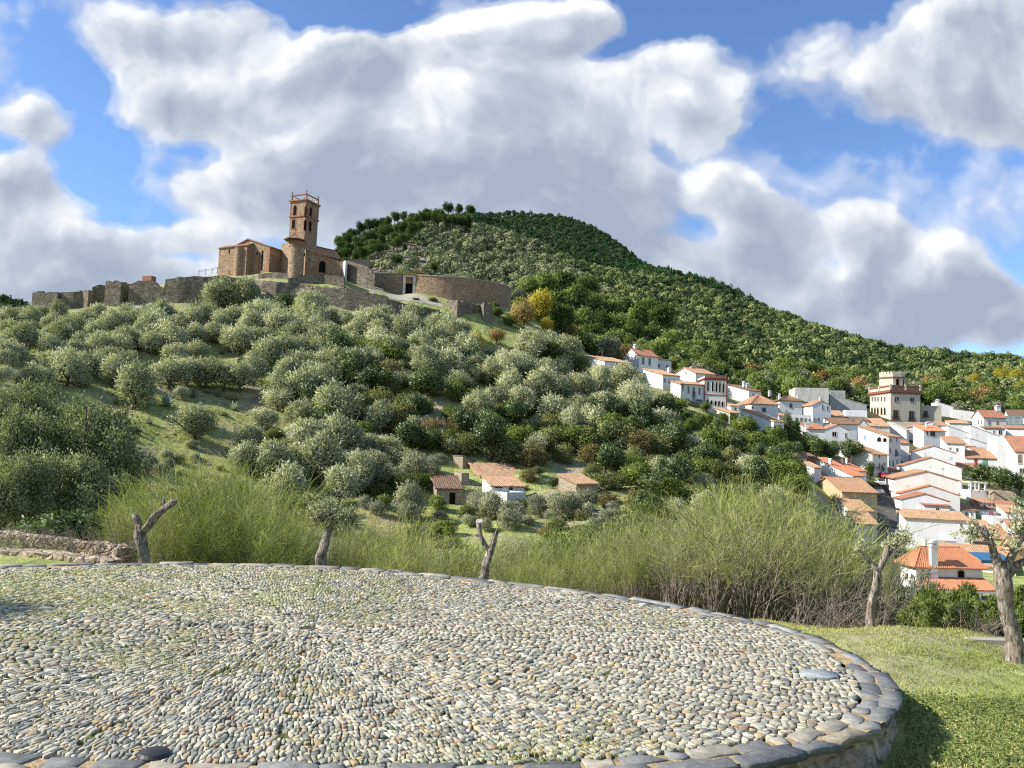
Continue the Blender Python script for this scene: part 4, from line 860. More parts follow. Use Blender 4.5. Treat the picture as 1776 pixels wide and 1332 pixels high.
lowwall('dry_stone_wall', 'ochre dry-stone wall right of the striped-roof hut', [(799,859,cast(784,874)[1]), (812,858,cast(784,874)[1]), (824,862,cast(784,874)[1] - 1)], .5, MT['tanstone'], sub=.5, jit=.12)
H('tent_shelter', 'pale sheet-metal shelter standing in the dark trees below the arcaded building', 'shelter', 1203, 781, 1201, 1224, 766, 30, 'gl', 3, MT['framew'], 'framew', D=3.2, wins=[('r',1212,775,15,9,'wv',None)])
# ---------------------------------------------------------------- cars
def car_meshes():
    L, Wd = 4.1, 1.7; prof = [(-2.05,.35),(-2.03,.75),(-1.9,.88),(-1.25,.95),(-.65,1.38),(.75,1.42),(1.5,1.0),(2.0,.9),(2.05,.55),(2.0,.32)]
    b = MB(); n = len(prof)
    for s in (-1, 1):
        pass
    rings = []
    for y, k in ((-Wd/2, .93), (-Wd/2 + .06, 1), (Wd/2 - .06, 1), (Wd/2, .93)):
        rings.append([(x * (1 if k == 1 else .985), y * (1 if z < 1.0 else .84), z if k == 1 else z * .97 + .01) for x, z in prof])
    k0 = len(b.v)
    for r_ in rings: b.v += r_
    for i in range(3):
        for j in range(n):
            j2 = (j + 1) % n; b.f.append((k0+i*n+j, k0+(i+1)*n+j, k0+(i+1)*n+j2, k0+i*n+j2)); b.m.append(0)
    b.f.append(tuple(range(k0, k0+n))); b.m.append(0); b.f.append(tuple(range(k0+4*n-1, k0+3*n-1, -1))); b.m.append(0)
    g = MB(); g.poly([(-1.22,-.62,.985),(-1.22,.62,.985),(-.70,.60,1.375),(-.70,-.60,1.375)][::-1]); g.poly([(1.46,-.62,1.045),(1.46,.62,1.045),(.80,.60,1.415),(.80,-.60,1.415)])
    for s in (-1, 1):
        q = [(-1.05, s*.80, 1.0), (1.2, s*.80, 1.05), (.68, s*.745, 1.34), (-.6, s*.745, 1.31)]; g.poly(q if s < 0 else q[::-1])
    w = MB(); w.tube([(0,-.1,0),(0,.1,0)], .31, 14); wm = w.mesh('tyre', MT['rubber']); w = MB(); w.tube([(0,-.11,0),(0,.11,0)], .18, 10); rm = w.mesh('rim', MT['metal'])
    l = MB(); l.box(-.03,.03,-.16,.16,-.07,.07); lm = l.mesh('headlight', MT['lamp'])
    return b, g.mesh('car_window', MT['glass']), wm, rm, lm
cb, cg, cw, crm, clm = car_meshes(); _cm = {}
def car(label, mat, x, y, heading):
    p = cast(x, y); z = float(HG(p[0], p[1])) + .14; o = empty('parked_car', (p[0], p[1], z), heading, label, 'car', 'cars parked in the village')
    if mat not in _cm: _cm[mat] = cb.mesh('car_body', MT[mat])
    link('body', _cm[mat], o); link('windows', cg, o)
    for sx in (-1.3, 1.3):
        for sy in (-.78, .78): w = link('wheel', cw, o, (sx, sy, .31)); link('rim', crm, w)
    for sy in (-.6, .6): link('headlight', clm, o, (-2.05, sy, .66))
sd = math.atan2(1, -.12)
car('white car parked at the kerb behind the red one\'s tail, nearest the barn', 'carwhite', 1522, 843, sd + math.pi)
car('red car parked in front of the white house with the big tile roof', 'carred', 1532.5, 831, sd + math.pi)
car('white car half hidden by the dark street tree, lowest on the street', 'carwhite', 1517.5, 858, sd + math.pi)
car('grey car parked in front of the house with three balcony windows', 'cardark', 1207, 705, R(8))

# television aerials and flues on a good part of the roofs
ar_ = random.Random(4); m_ = MB(); m_.tube([(0, 0, -1.5), (0, 0, 1.9)], .028, 5)
for z_, w_ in ((1.8, .45), (1.55, .6), (1.3, .35)): m_.box(-w_, w_, -.02, .02, z_, z_ + .035)
m_.box(-.02, .02, -.5, .5, 1.62, 1.66); aer = m_.mesh('aerial', MT['metal'])
for h in ALLH:
    if h.root.get('category') == 'house' and ar_.random() < .55:
        link('aerial', aer, h.roof, (h.L * ar_.uniform(.2, .8), h.D * .5, h.H + h.rise * (.5 if h.rise else 0) + .3), ar_.uniform(0, 3))
# ================================================================ CASTLE AND CHURCH
ST = MT['stone']; BS = MT['brownstone']
def curtain(name, label, pts, thick=1.4, mat=None, jit=.22, sub=.9, **k): return lowwall(name, label, pts, thick, mat or ST, sub=sub, jit=jit, zdown=2.5, **k)
YW = 176.0
ow = curtain('curtain_wall', 'ruined west stretch of curtain wall between the end tower and the first turret', [(106,507,177), (128,506,177), (148,507,178)])
curtain('curtain_wall', 'crumbling curtain wall stretch just right of the first turret', [(160,498,178), (172,496,178.5), (186,497,179)], jit=.35)
curtain('curtain_wall', 'curtain wall stretch with a broken notch right of the big wall tower', [(224,491,176), (240,489,176), (252,486,176), (268,487,176), (274,497,176), (284,498,176), (288,486,176)], jit=.35)
curtain('curtain_wall', 'long pale curtain wall running up to the church', [(287,484,176), (310,481,176), (345,480,176.5), (380,478,177), (415,482,177.5), (442,488,178)], jit=.18)
curtain('curtain_wall', 'shaded retaining wall under the church', [(440,487,184), (456,486,180), (480,489,179), (520,491,179.5), (560,498,178.5), (600,500,178), (629,505,178), (672,514,178)], jit=.10)
curtain('curtain_wall', 'lower shaded retaining wall descending to the corner bastion', [(671,519,178.2), (690,523,179), (715,530,179.5), (740,533,180), (763,538,181)], jit=.10)
def tower(label, x0, x1, x2, ytop, yb, Y, tv=25, name='wall_tower', mat='stone', jit=.3, D=None):
    h = H(name, label, 'tower', x1, yb, x0, x2, ytop, tv, 'flat', 0, 'stone', mat, d=Y, parap=.5, D=D, skirt=8)
    # rugged broken top
    m = MB(); rg = np.random.default_rng(int(x1)); n = max(3, int(h.L / .8))
    for i in range(n):
        m.box(h.L * i / n + .01, h.L * (i + .92) / n, .02, .7, h.H + .003, h.H + rg.random() * jit * 1.6 + .05)
    for i in range(max(3, int(h.D / .8))):
        k = max(3, int(h.D / .8)); m.box(.02, .7, h.D * i / k + .72 if i == 0 else h.D * i / k + .01, h.D * (i + .92) / k if i else h.D / k + .75, h.H + .003, h.H + rg.random() * jit * 1.6 + .05)
    m.build('broken_top', MT[mat], h.root); return h
tower('slim end tower at the far left end of the castle wall', 91, 96.5, 107, 509, 548, 176, 55)
tower('small turret in the west stretch of the castle wall', 147, 151, 161, 505, 538, 176.5, 30)
tower('big square wall tower with a dark right side', 180, 207, 225.5, 490, 532, 175, 58)
H('brick_remnant', 'low brick block standing on top of the castle wall', 'ruin', 262, 492, 246, 270, 478, 48, 'flat', 0, 'red', 'brickred', d=177, parap=.3)
bas = tower('square corner bastion with a bright left face and a black shaded face', 762, 792, 836, 523, 560, 182, 42, 'corner_bastion')
tower('small stub tower joined to the right of the corner bastion', 834, 838, 853, 527, 560, 184, 12, D=6)
# inner walls right of the church
curtain('inner_wall', 'high dark inner wall between the church porch and the round enclosure', [(598,451,193), (612,455,191.5), (637,462,189.5), (650,474,189)], 1.2, jit=.1)
curtain('inner_wall', 'low inner wall beside the church porch', [(573,452,192), (585,453,192), (599,455,192)], 1.0, MT['brownstone'], jit=.08)
H('pillar', 'pale gate pillar at the end of the low inner wall', 'pillar', 598, 480, 596, 601.5, 452, 20, 'flat', 0, 'tan', 'oldwhite', d=190.5, D=.8, parap=.05)
curtain('terrace_wall', 'pale terrace wall behind the high dark inner wall', [(603,450,199), (622,450,198), (636,450,197)], 1.0, MT['tanstone'], jit=.05)
curtain('rubble_wall', 'low rubble wall in front of the round church tower', [(448,475,186), (470,473,185.5), (492,473,185), (502,478,184.5)], .8, jit=.15)
curtain('rubble_wall', 'small stone wall with a white end post on the church lawn', [(564,477,184), (580,478,183.5), (597,481,183)], .6, jit=.05)
curtain('rubble_wall', 'curved rubble parapet below the church porch', [(500,483,182.5), (520,478,183), (540,476,183.5), (562,478,184)], .7, jit=.12)
# bullring-like round enclosure wall with gate
bw = curtain('enclosure_wall', 'long brown curved enclosure wall with pale coping right of the gate', [(722,478,195), (733,478.3,194.5), (745,479,194.2), (757,479.6,194), (770,480.5,194), (785,481.4,194.2), (800,482.5,194.7), (813,483.8,195.4), (825,485.4,196.3), (838,487.5,197.7), (850,489.7,199.3), (860,491.8,201.2), (868,493.7,203.4), (874,495.5,205.8), (879,497.2,208.6), (883,499.2,212), (887,502,217)], 1.0, MT['brownstone'], jit=0, cap=MT['paving'])
curtain('enclosure_wall', 'short curved enclosure wall left of the gate', [(650,475,199), (668,475,197.5), (684,475,196.5), (698,476,196)], 1.0, MT['brownstone'], jit=0, cap=MT['paving'])
g0 = P(709, 511, 195.3); gt = empty('castle_gate', tuple(g0), -.02 + math.atan2(-g0[0], g0[1]) * .6, 'pale stone gateway with a dark opening in the curved enclosure wall', 'gate')
kk = 195.3 / F; gw = 11 * kk; gh = 36 * kk; m_ = MB()
m_.box(-gw, -gw + 4.6 * kk, -.4, .6, -2, gh - 5 * kk); m_.box(gw - 4.6 * kk, gw, -.4, .6, -2, gh - 5 * kk); m_.box(-gw, gw, -.4, .6, gh - 5 * kk, gh - 1 * kk); m_.build('surround', MT['marble'], gt)
m_ = MB(); m_.prism([(-gw - .3, gh - 1 * kk), (gw + .3, gh - 1 * kk), (gw * .6, gh + 2 * kk), (-gw * .6, gh + 2 * kk)], 'y', -.7, .8); m_.build('gate_roof', MT['old'], gt)
m_ = MB(); m_.box(-gw + 4.6 * kk, gw - 4.6 * kk, .25, .4, -2, 20 * kk); m_.build('door', MT['void'], gt)
m_ = MB(); m_.box(-gw + 4.6 * kk, gw - 4.6 * kk, .12, .4, 20 * kk, gh - 5 * kk); m_.build('lintel', MT['brickred'], gt)
# ---- church
ch = H('stone_church', 'brown stone hilltop church with tiled gable roof, round apse and porch', 'church', 466.4, 471, 388.5, 494, 428, 46, 'gr', 18, 'old', 'brownstone', d=190, over=.35, L=13, skirt=8)
CH = ch.root
# front block with lean-to roof, half-round apse and slits on the gable side (local -x is outwards)
def lx(px, py): return ch.loc(ch.hit('l', px, py))
a_ = lx(437, 460)[1]; b_ = lx(389, 460)[1]; zt = lx(420, 431)[2]; bd = 2.0
m_ = MB(); m_.prism([(-bd, ch.zb), (-.003, ch.zb), (-.003, zt + 1.0), (-bd, zt)], 'y', a_, b_); fb = m_.build('front_block', BS, CH)
m_ = MB(); roof_patch(m_, (-bd - .3, b_ + .2, zt - .1), (-bd - .3, a_ - .2, zt - .1), (0, a_ - .2, zt + 1.0), (0, b_ + .2, zt + 1.0)); m_.build('block_roof', MT['old'], fb)
m_ = MB(); ac = lx(425, 460)[1]; ar_ = 1.15; zt2 = lx(425, 435)[2]
sec = [(-bd + .0 - ar_ * math.sin(t), ac + ar_ * math.cos(t)) for t in np.linspace(0, math.pi, 12)]; m_.prism(sec, 'z', ch.zb, zt2); m_.prism([( -bd - ar_*1.05*math.sin(t), ac + ar_*1.05*math.cos(t)) for t in np.linspace(0, math.pi, 12)], 'z', zt2, zt2 + .15); m_.build('half_round_apse', BS, fb)
for px, py, w, h in ((454.5, 452, 3.6, 36), (446, 439, 2.2, 6)):
    q = lx(px, py); m_ = MB(); m_.box(-.06, -.002, q[1] - w * .5 * .15, q[1] + w * .5 * .15, q[2] - h * .5 * 190 / F, q[2] + h * .5 * 190 / F); m_.build('slit_window', MT['void'], CH)
q = lx(408, 440); m_ = MB(); m_.box(-bd - .05, -bd - .002, q[1] - .2, q[1] + .2, q[2] - .5, q[2] + .6); m_.build('slit_window', MT['void'], fb)
m_ = MB(); q0 = lx(463.5, 450)[1]; m_.box(-.10, -.004, -.02, q0 if q0 > .3 else .5, ch.zb, ch.H - .1); q1 = lx(449, 450)[1]; m_.box(-.22, -.004, q1 - .25, q1 + .25, ch.zb, lx(449, 437)[2]); m_.build('brick_quoins', MT['brickred'], CH)
# side wing running right, behind the round apse
H2 = H('church_wing', 'x', 'church', 500, 474, 486, 528, 419, 30, 'flat', 0, 'old', 'brownstone', d=190.5, parap=.1, skirt=8)
def absorb(h, part):
    "make a built block part of the church: its walls become one part with roof and openings below it"
    w = h.wall; w.name = part
    Mi = CH.matrix_basis.inverted() if False else (Matrix.Translation(Vector(ch.B)) @ Matrix.Rotation(ch.t, 4, 'Z')).inverted()
    Mh = Matrix.Translation(Vector(h.B)) @ Matrix.Rotation(h.t, 4, 'Z')
    w.parent = CH; w.matrix_basis = Mi @ Mh
    for c in list(COL.objects):
        if c.parent == h.root and c is not w:
            for g in list(COL.objects):
                if g.parent == c:   # keep depth: pane joins the part too
                    g.parent = w; g.matrix_basis = c.matrix_basis @ g.matrix_basis
            c.parent = w
    bpy.data.objects.remove(h.root); ALLH.remove(h)
absorb(H2, 'side_wall')
# bell tower
bt = H('bell_tower', 'x', 'church', 524, 475, 497.5, 545.7, 345, 51.5, 'flat', 0, 'old', 'brownstone', d=192, parap=.02, skirt=8,
  wins=W_('l', (511.8,364.5,7.5,22), (509.2,388,7.5,20), kind='aq') + W_('r', (530.6,366.5,6,22), (539,368,6,22), (529.3,390,5.6,21), (537.8,391.5,5.4,21), kind='aq'))
kt = bt.Y / F; Lb, Db, Hb = bt.L, bt.D, bt.H
def ring(z0, z1, o, mat, nm, h=bt):
    m = MB(); L, D = h.L, h.D
    m.box(-o, L + o, -o, -.004, z0, z1); m.box(-o, L + o, D + .004, D + o, z0, z1); m.box(-o, -.004, -.003, D + .003, z0, z1); m.box(L + .004, L + o, -.003, D + .003, z0, z1); return m.build(nm, MT[mat], h.root)
ring(Hb - .30, Hb, .38, 'brickred', 'cornice'); ring(Hb - .62, Hb - .303, .20, 'brickred', 'cornice'); ring(Hb - 31 * kt, Hb - 30 * kt + .25, .22, 'brickred', 'string_course')
m_ = MB(); m_.box(.1, Lb - .1, .1, Db - .1, Hb, Hb + .05)
pt = 10.5 * kt
for x_ in (0, Lb - .35):
    for y_ in (0, Db - .35): m_.box(x_, x_ + .35, y_, y_ + .35, Hb + .051, Hb + pt)
m_.build('parapet_posts', MT['brickred'], bt.root)
m_ = MB(); 
for z_ in (Hb + pt - .28,): m_.box(-.06, Lb + .06, -.06, .25, z_, z_ + .2); m_.box(-.06, Lb + .06, Db - .25, Db + .06, z_, z_ + .2); m_.box(-.06, .25, .26, Db - .26, z_, z_ + .2); m_.box(Lb - .25, Lb + .06, .26, Db - .26, z_, z_ + .2)
m_.build('parapet_rail', MT['brickred'], bt.root)
m_ = MB()
for i_ in range(7):
    for a0 in (.1, Db - .2): x_ = .45 + (Lb - .9) * i_ / 6; m_.box(x_ - .07, x_ + .07, a0, a0 + .12, Hb + .052, Hb + pt - .285)
    for a0 in (.1, Lb - .22): y_ = .45 + (Db - .9) * i_ / 6; m_.box(a0, a0 + .12, y_ - .07, y_ + .07, Hb + .052, Hb + pt - .285)
m_.build('balusters', MT['tan'] if False else MT['oldwhite'], bt.root)
m_ = MB()
for x_ in (.17, Lb - .17):
    for y_ in (.17, Db - .17):
        m_.tube([(x_, y_, Hb + pt), (x_, y_, Hb + pt + .25), (x_, y_, Hb + pt + .45), (x_, y_, Hb + pt + .7), (x_, y_, Hb + pt + .85)], [.16, .08, .2, .12, .03], 8)
m_.build('finials', MT['brownred'], bt.root)
m_ = MB(); m_.tube([(.17, .17, Hb + pt + .8), (.17, .17, Hb + pt + 3.4)], .035, 5); m_.build('lightning_rod', MT['metal'], bt.root)
for x_ in (0, Lb / 2, Lb): m_ = MB(); m_.box(max(x_ - .18, -.07), min(x_ + .18, Lb + .07), -.07, -.003, Hb - 30 * kt + .3, Hb - .63); m_.build('brick_pilaster', MT['brickred'], bt.root)
for y_ in (.2, Db): m_ = MB(); m_.box(-.07, -.003, y_ - .2, y_ + .0 if y_ > 1 else y_ + .2, Hb - 30 * kt + .3, Hb - .63); m_.build('brick_pilaster', MT['brickred'], bt.root)
absorb(bt, 'bell_tower')
# round apse tower with conical tiled roof
rc = P(512.5, 474, 186); rr_ = 13.4 * 186 / F; mi = np.array(ch.loc(rc)); zt = ch.loc(P(512.5, 418.5, 186))[2]
m_ = MB(); nn = 28
m_.prism([(mi[0] + rr_ * math.cos(2 * math.pi * i / nn), mi[1] + rr_ * math.sin(2 * math.pi * i / nn)) for i in range(nn)], 'z', ch.zb, zt)
ro = m_.build('round_apse', BS, CH)
m_ = MB(); m_.prism([(mi[0] + (rr_ + .1) * math.cos(2 * math.pi * i / nn), mi[1] + (rr_ + .1) * math.sin(2 * math.pi * i / nn)) for i in range(nn)], 'z', zt - 1.6, zt - .1); m_.build('brick_band', MT['brickred'], ro)
m_ = MB(); mc = (mi[0] - .55, mi[1] + .15)
for i in range(8):
    a, b = 2 * math.pi * i / 8, 2 * math.pi * (i + 1) / 8; R_ = 20 * 186 / F * .98
    e0 = (mc[0] + R_ * math.cos(a), mc[1] + R_ * math.sin(a), zt); e1 = (mc[0] + R_ * math.cos(b), mc[1] + R_ * math.sin(b), zt); ap = (mc[0], mc[1], zt + 1.75)
    roof_patch(m_, e0, e1, ap, ap)
m_.build('conical_roof', MT['old'], ro)
m_ = MB(); m_.box(mi[0] + rr_ * .98 * math.cos(-1.0) - .12, mi[0] + rr_ * .98 * math.cos(-1.0) + .12, mi[1] - rr_ * .86 - .1, mi[1] - rr_ * .80, zt - 3.6, zt - 2.7); m_.build('slit_window', MT['void'], ro)
m_ = MB(); m_.tube([(mc[0], mc[1], zt + 1.6), (mc[0], mc[1], zt + 3.1)], .05, 5); m_.box(mc[0] - .3, mc[0] + .3, mc[1] - .03, mc[1] + .03, zt + 2.6, zt + 2.7); m_.build('cross', MT['iron'], ro)
# porch aisle right of the apse
pa = H('porch_aisle', 'x', 'church', 528, 473, 524, 572, 431, 12, 'slh' if False else 'sr', 8, 'old', 'brownstone', d=189, D=8, skirt=8)
bpy.data.objects.remove(pa.roof); bpy.data.objects.remove(pa.wall)
zr = ch.loc(P(572, 447, 191))[2]; zl = ch.loc(P(528, 431, 189))[2]
m_ = MB(); Lp = pa.L; zL = pa.loc(P(528, 433, 189))[2]; zR = pa.loc(P(572, 448, 190.5))[2]
m_.prism([(0, pa.zb), (Lp, pa.zb), (Lp, zR), (0, zL)], 'y', 0, 8); pa.wall = m_.build('porch_wall', BS, pa.root)
m_ = MB(); roof_patch(m_, (Lp + .4, -.3, zR - .15), (Lp + .4, 8.2, zR - .15), (-.1, 8.2, zL + .05), (-.1, -.3, zL + .05)); m_.build('porch_roof', MT['ochre'], pa.root)
pa.win('r', 559, 462, 15, 24, 'aq'); pa.win('r', 537, 450.5, 3.6, 9, 'wv')
absorb(pa, 'porch_wall')
# upper nave roof behind
nv = H('nave', 'x', 'church', 548, 474, 530, 588, 440, 30, 'gr', 17, 'dark', 'brownstone', d=199, skirt=8)
absorb(nv, 'nave_wall')
# lawn fences (white posts)
def posts(label, pts, Y, h=1.0, name='post_fence', mat='framew'):
    T = [P(x, y, Yy) for x, y, Yy in pts]; o = empty(name, tuple(T[0]), 0, label, 'fence'); m = MB(); r = MB()
    for i in range(len(T) - 1):
        a, b = T[i] - T[0], T[i + 1] - T[0]; n = max(1, int(np.linalg.norm(b - a) / 1.6))
        for k in range(n + (i == len(T) - 2)):
            q = a + (b - a) * k / n; m.box(q[0] - .06, q[0] + .06, q[1] - .06, q[1] + .06, q[2] - .6, q[2] + h)
        for z in (h * .5, h * .92): r.tube([a + [0, 0, z], b + [0, 0, z]], .045, 4)
    m.build('posts', MT[mat], o); r.build('rails', MT[mat], o)
posts('white post fence at the right end of the retaining wall', [(713,527,180.5), (735,529,181), (758,532,182)], 0, 1.0)
posts('pale railing along the edge of the sunny path by the church lawn', [(636,500,182), (650,504,182), (664,508,181)], 0, .9)
posts('thin post fence on the grassy slope left of the church', [(345,474,187), (368,471,190), (386,466,193)], 0, .8)
posts('wooden handrail climbing the slope under the long pale wall', [(330,541,168), (350,535,169), (375,528,171)], 0, .8, 'handrail', 'paving')
posts('short wooden railing among the olives under the wall towers', [(210,552,166), (232,550,167), (247,549,167)], 0, .9, 'handrail', 'paving')
H('low_ruin', 'tan ruined wall with a strip of tile roof among the olives below the castle', 'ruin', 380, 566, 358, 402, 549, 40, 'sr', 4, 'ochre', 'tan', d=162)
H('low_ruin', 'long low plastered building with a tiled edge among the olives below the castle', 'ruin', 425, 566, 420, 515, 549, 8, 'sr', 5, 'ochre', 'tan', d=163, D=4)
# ================================================================ PLANTS
def unitv(n, g): v = g.normal(size=(n, 3)); return v / np.linalg.norm(v, axis=1)[:, None]
def leaves(pos, axis, side, ln, wd, fold=None):
    "diamond leaves -> verts, quads"
    n = len(pos); ln = ln[:, None]; wd = wd[:, None]
    V = np.stack([pos, pos + axis * ln * .5 + side * wd * .5, pos + axis * ln, pos + axis * ln * .5 - side * wd * .5], 1).reshape(-1, 3)
    Fq = np.arange(n * 4).reshape(n, 4); return V, Fq
def blobs_tree(R_, Hc, z0, nb, g, flat=1.0, top=.0, br=(.30, .48)):
    ex = g.uniform(.75, 1.2, 3); c = unitv(nb, g) * (g.random(nb)[:, None] ** .45) * np.array([R_ * .72 * ex[0], R_ * .72 * ex[1], Hc * .38]); c[:, 2] += z0 + Hc * (.48 + top)
    r = R_ * g.uniform(br[0] * .45, br[1], nb); cz = z0 + Hc * .48; f = (1.28 - .62 * r / (R_ * br[1]))[:, None]; c = c * np.array([1, 1, 0]) * f + np.array([0, 0, 1]) * (cz + (c[:, 2:] - cz) * f); return c, r
NRM = {}
def leafy(name, V, Fq, mat, va):
    me = mesh_np(name, V, Fq, mat, va, smooth=True); me.normals_split_custom_set_from_vertices(NRM.pop(id(V)).astype(np.float32)); return me
def crown(R_, Hc, z0, nb, nt, per, ln, wd, seed, flat=1.0, br=(.30, .48), up=.35, spread=.09, out=.8, rnd=.75, shell=.35):
    g = np.random.default_rng(seed); c, r = blobs_tree(R_, Hc, z0, nb, g, br=br)
    w = r ** 2; w /= w.sum(); b = g.choice(nb, nt, p=w); d = unitv(nt, g); d[:, 2] += .18; d /= np.linalg.norm(d, axis=1)[:, None]
    tp = c[b] + d * (r[b] * (g.random(nt) ** shell) * 1.02)[:, None] * np.array([.95, .95, 1.12])
    tv = np.clip(.5 + g.normal(size=nt) * .16 + g.normal(size=nb)[b] * .10, 0, 1)
    k = np.repeat(np.arange(nt), per); n = len(k)
    pos = tp[k] + g.normal(size=(n, 3)) * R_ * spread
    ax = d[k] * out + unitv(n, g) * rnd + np.array([0, 0, up]); ax /= np.linalg.norm(ax, axis=1)[:, None]
    sd = np.cross(ax, unitv(n, g)); sd /= np.linalg.norm(sd, axis=1)[:, None] + 1e-9
    od = pos - c[b][k]; od /= np.linalg.norm(od, axis=1)[:, None] + 1e-9; od[:, 2] += .15; ln_ = np.cross(ax, sd); fl = np.sign(np.sum(ln_ * od, 1) + 1e-9)[:, None]; sd = sd * fl; ln_ = ln_ * fl
    V, Fq = leaves(pos, ax, sd, ln * g.uniform(.6, 1.3, n), wd * g.uniform(.6, 1.3, n)); Fq = Fq[:, ::-1]
    nn = od * .55 + ln_ * .6; nn /= np.linalg.norm(nn, axis=1)[:, None]; NRM[id(V)] = np.repeat(nn, 4, axis=0); NRM['v'] = V
    va = np.repeat(np.clip(tv[k] + g.normal(size=n) * .10, 0, 1), 4)
    return V, Fq, va, c, r
def trunk_mesh(R_, z0, Hc, c, seed, rad=.22, mat=None, nlimb=6, lean=.3, name='trunk'):
    g = random.Random(seed); m = MB(); lx_, ly_ = g.uniform(-lean, lean), g.uniform(-lean, lean)
    fork = np.array([lx_, ly_, z0 + Hc * .12])
    m.tube([(0, 0, -.8), (lx_ * .15, ly_ * .1, 0.1), (lx_ * .6, ly_ * .5, z0 * .5), fork], [rad * 1.5, rad * 1.25, rad, rad * .85], 8, rough=.18, rg=g)
    idx = list(range(len(c))); g.shuffle(idx)
    for i in idx[:nlimb]:
        e = c[i]; md = fork * .5 + e * .5 + np.array([g.uniform(-.3, .3), g.uniform(-.3, .3), -.1]); m.tube([fork - [0, 0, .15], md, e, e + (e - md) * .5], [rad * .6, rad * .42, rad * .22, rad * .08], 6, rough=.15, rg=g)
    return m.mesh(name, mat or MT['bark'], True)
MT['leaf_big'] = mat_leaf('grey_green_leaf', (.06,.075,.04), (.16,.185,.10), (.33,.35,.22), .25, .2)
KINDS = {}; KH_ = {}
def kind(key, name, cat, mat, n, R_, Hc, z0, nb, nt, per, ln, wd, trunkrad=.2, var=0, **k):
    L = []
    for s in range(n):
        V, Fq, va, c, r = crown(R_, Hc, z0, nb, nt, per, ln, wd, hash(key) % 1 + s * 13 + len(key) * 101 + var, **k)
        L.append((leafy(name + '_crown', V, Fq, MT[mat], va), trunk_mesh(R_, z0, Hc, c, s * 7 + 3, trunkrad) if trunkrad else None))
    KINDS[key] = (name, cat, L, R_, z0); KH_[key] = z0 + Hc * .97
kind('olive', 'olive_tree', 'olive tree', 'leaf_olive', 9, 3.0, 4.1, .55, 18, 900, 6, .40, .15, .22)
kind('olivebig', 'olive_tree', 'olive tree', 'leaf_olive', 5, 3.0, 4.3, .6, 24, 1700, 6, .27, .10, .2, br=(.2, .34))
kind('oak', 'holm_oak', 'tree', 'leaf_oak', 6, 3.2, 4.6, 1.0, 14, 620, 5, .48, .30, .2, up=.1)
kind('green', 'leafy_shrub', 'shrub', 'leaf_green', 5, 2.2, 2.8, .3, 11, 700, 5, .26, .17, .1)
kind('bramble', 'bramble_thicket', 'shrub', 'leaf_bramble', 6, 2.6, 2.6, .0, 14, 800, 6, .24, .14, 0, shell=.28)
kind('midgrey', 'leafy_bush', 'shrub', 'leaf_grey', 2, 2.6, 3.4, .0, 30, 5200, 6, .085, .022, 0, br=(.15, .30), up=.6, spread=.05)
kind('midolive', 'leafy_bush', 'shrub', 'leaf_bramble', 2, 2.6, 3.4, .0, 30, 5200, 6, .085, .035, 0, br=(.15, .30), up=.4, spread=.05)
kind('midgreen', 'leafy_bush', 'shrub', 'leaf_green', 2, 2.6, 3.4, .0, 30, 5200, 6, .085, .04, 0, br=(.15, .30), up=.3, spread=.05)
kind('dark', 'dark_tree', 'tree', 'leaf_dark', 4, 2.4, 3.6, .8, 14, 900, 6, .26, .15, .16)
kind('yellow', 'autumn_tree', 'tree', 'leaf_yellow', 2, 3.0, 4.0, .6, 16, 900, 5, .30, .2, .16)
kind('rust', 'autumn_tree', 'tree', 'leaf_rust', 2, 2.8, 4.0, .6, 14, 700, 5, .30, .18, .16)
kind('grey', 'grey_shrub', 'shrub', 'leaf_grey', 4, 2.2, 2.6, .2, 12, 800, 6, .24, .09, .08, up=.6)
kind('big', 'large_dark_tree', 'tree', 'leaf_big', 3, 3.6, 5.0, .4, 36, 5600, 6, .13, .075, .25, br=(.14, .28), up=.15, spread=.05)
kind('juniper', 'juniper_bush', 'shrub', 'leaf_green', 3, 1.1, 1.35, .05, 22, 2600, 7, .085, .03, .04, br=(.18, .3), up=.5, spread=.04)
kind('greynear', 'grey_shrub', 'shrub', 'leaf_grey', 3, 1.2, 1.4, .05, 16, 1500, 7, .10, .03, .03, br=(.2, .32), up=.6, spread=.05)
MT_dummy = 0
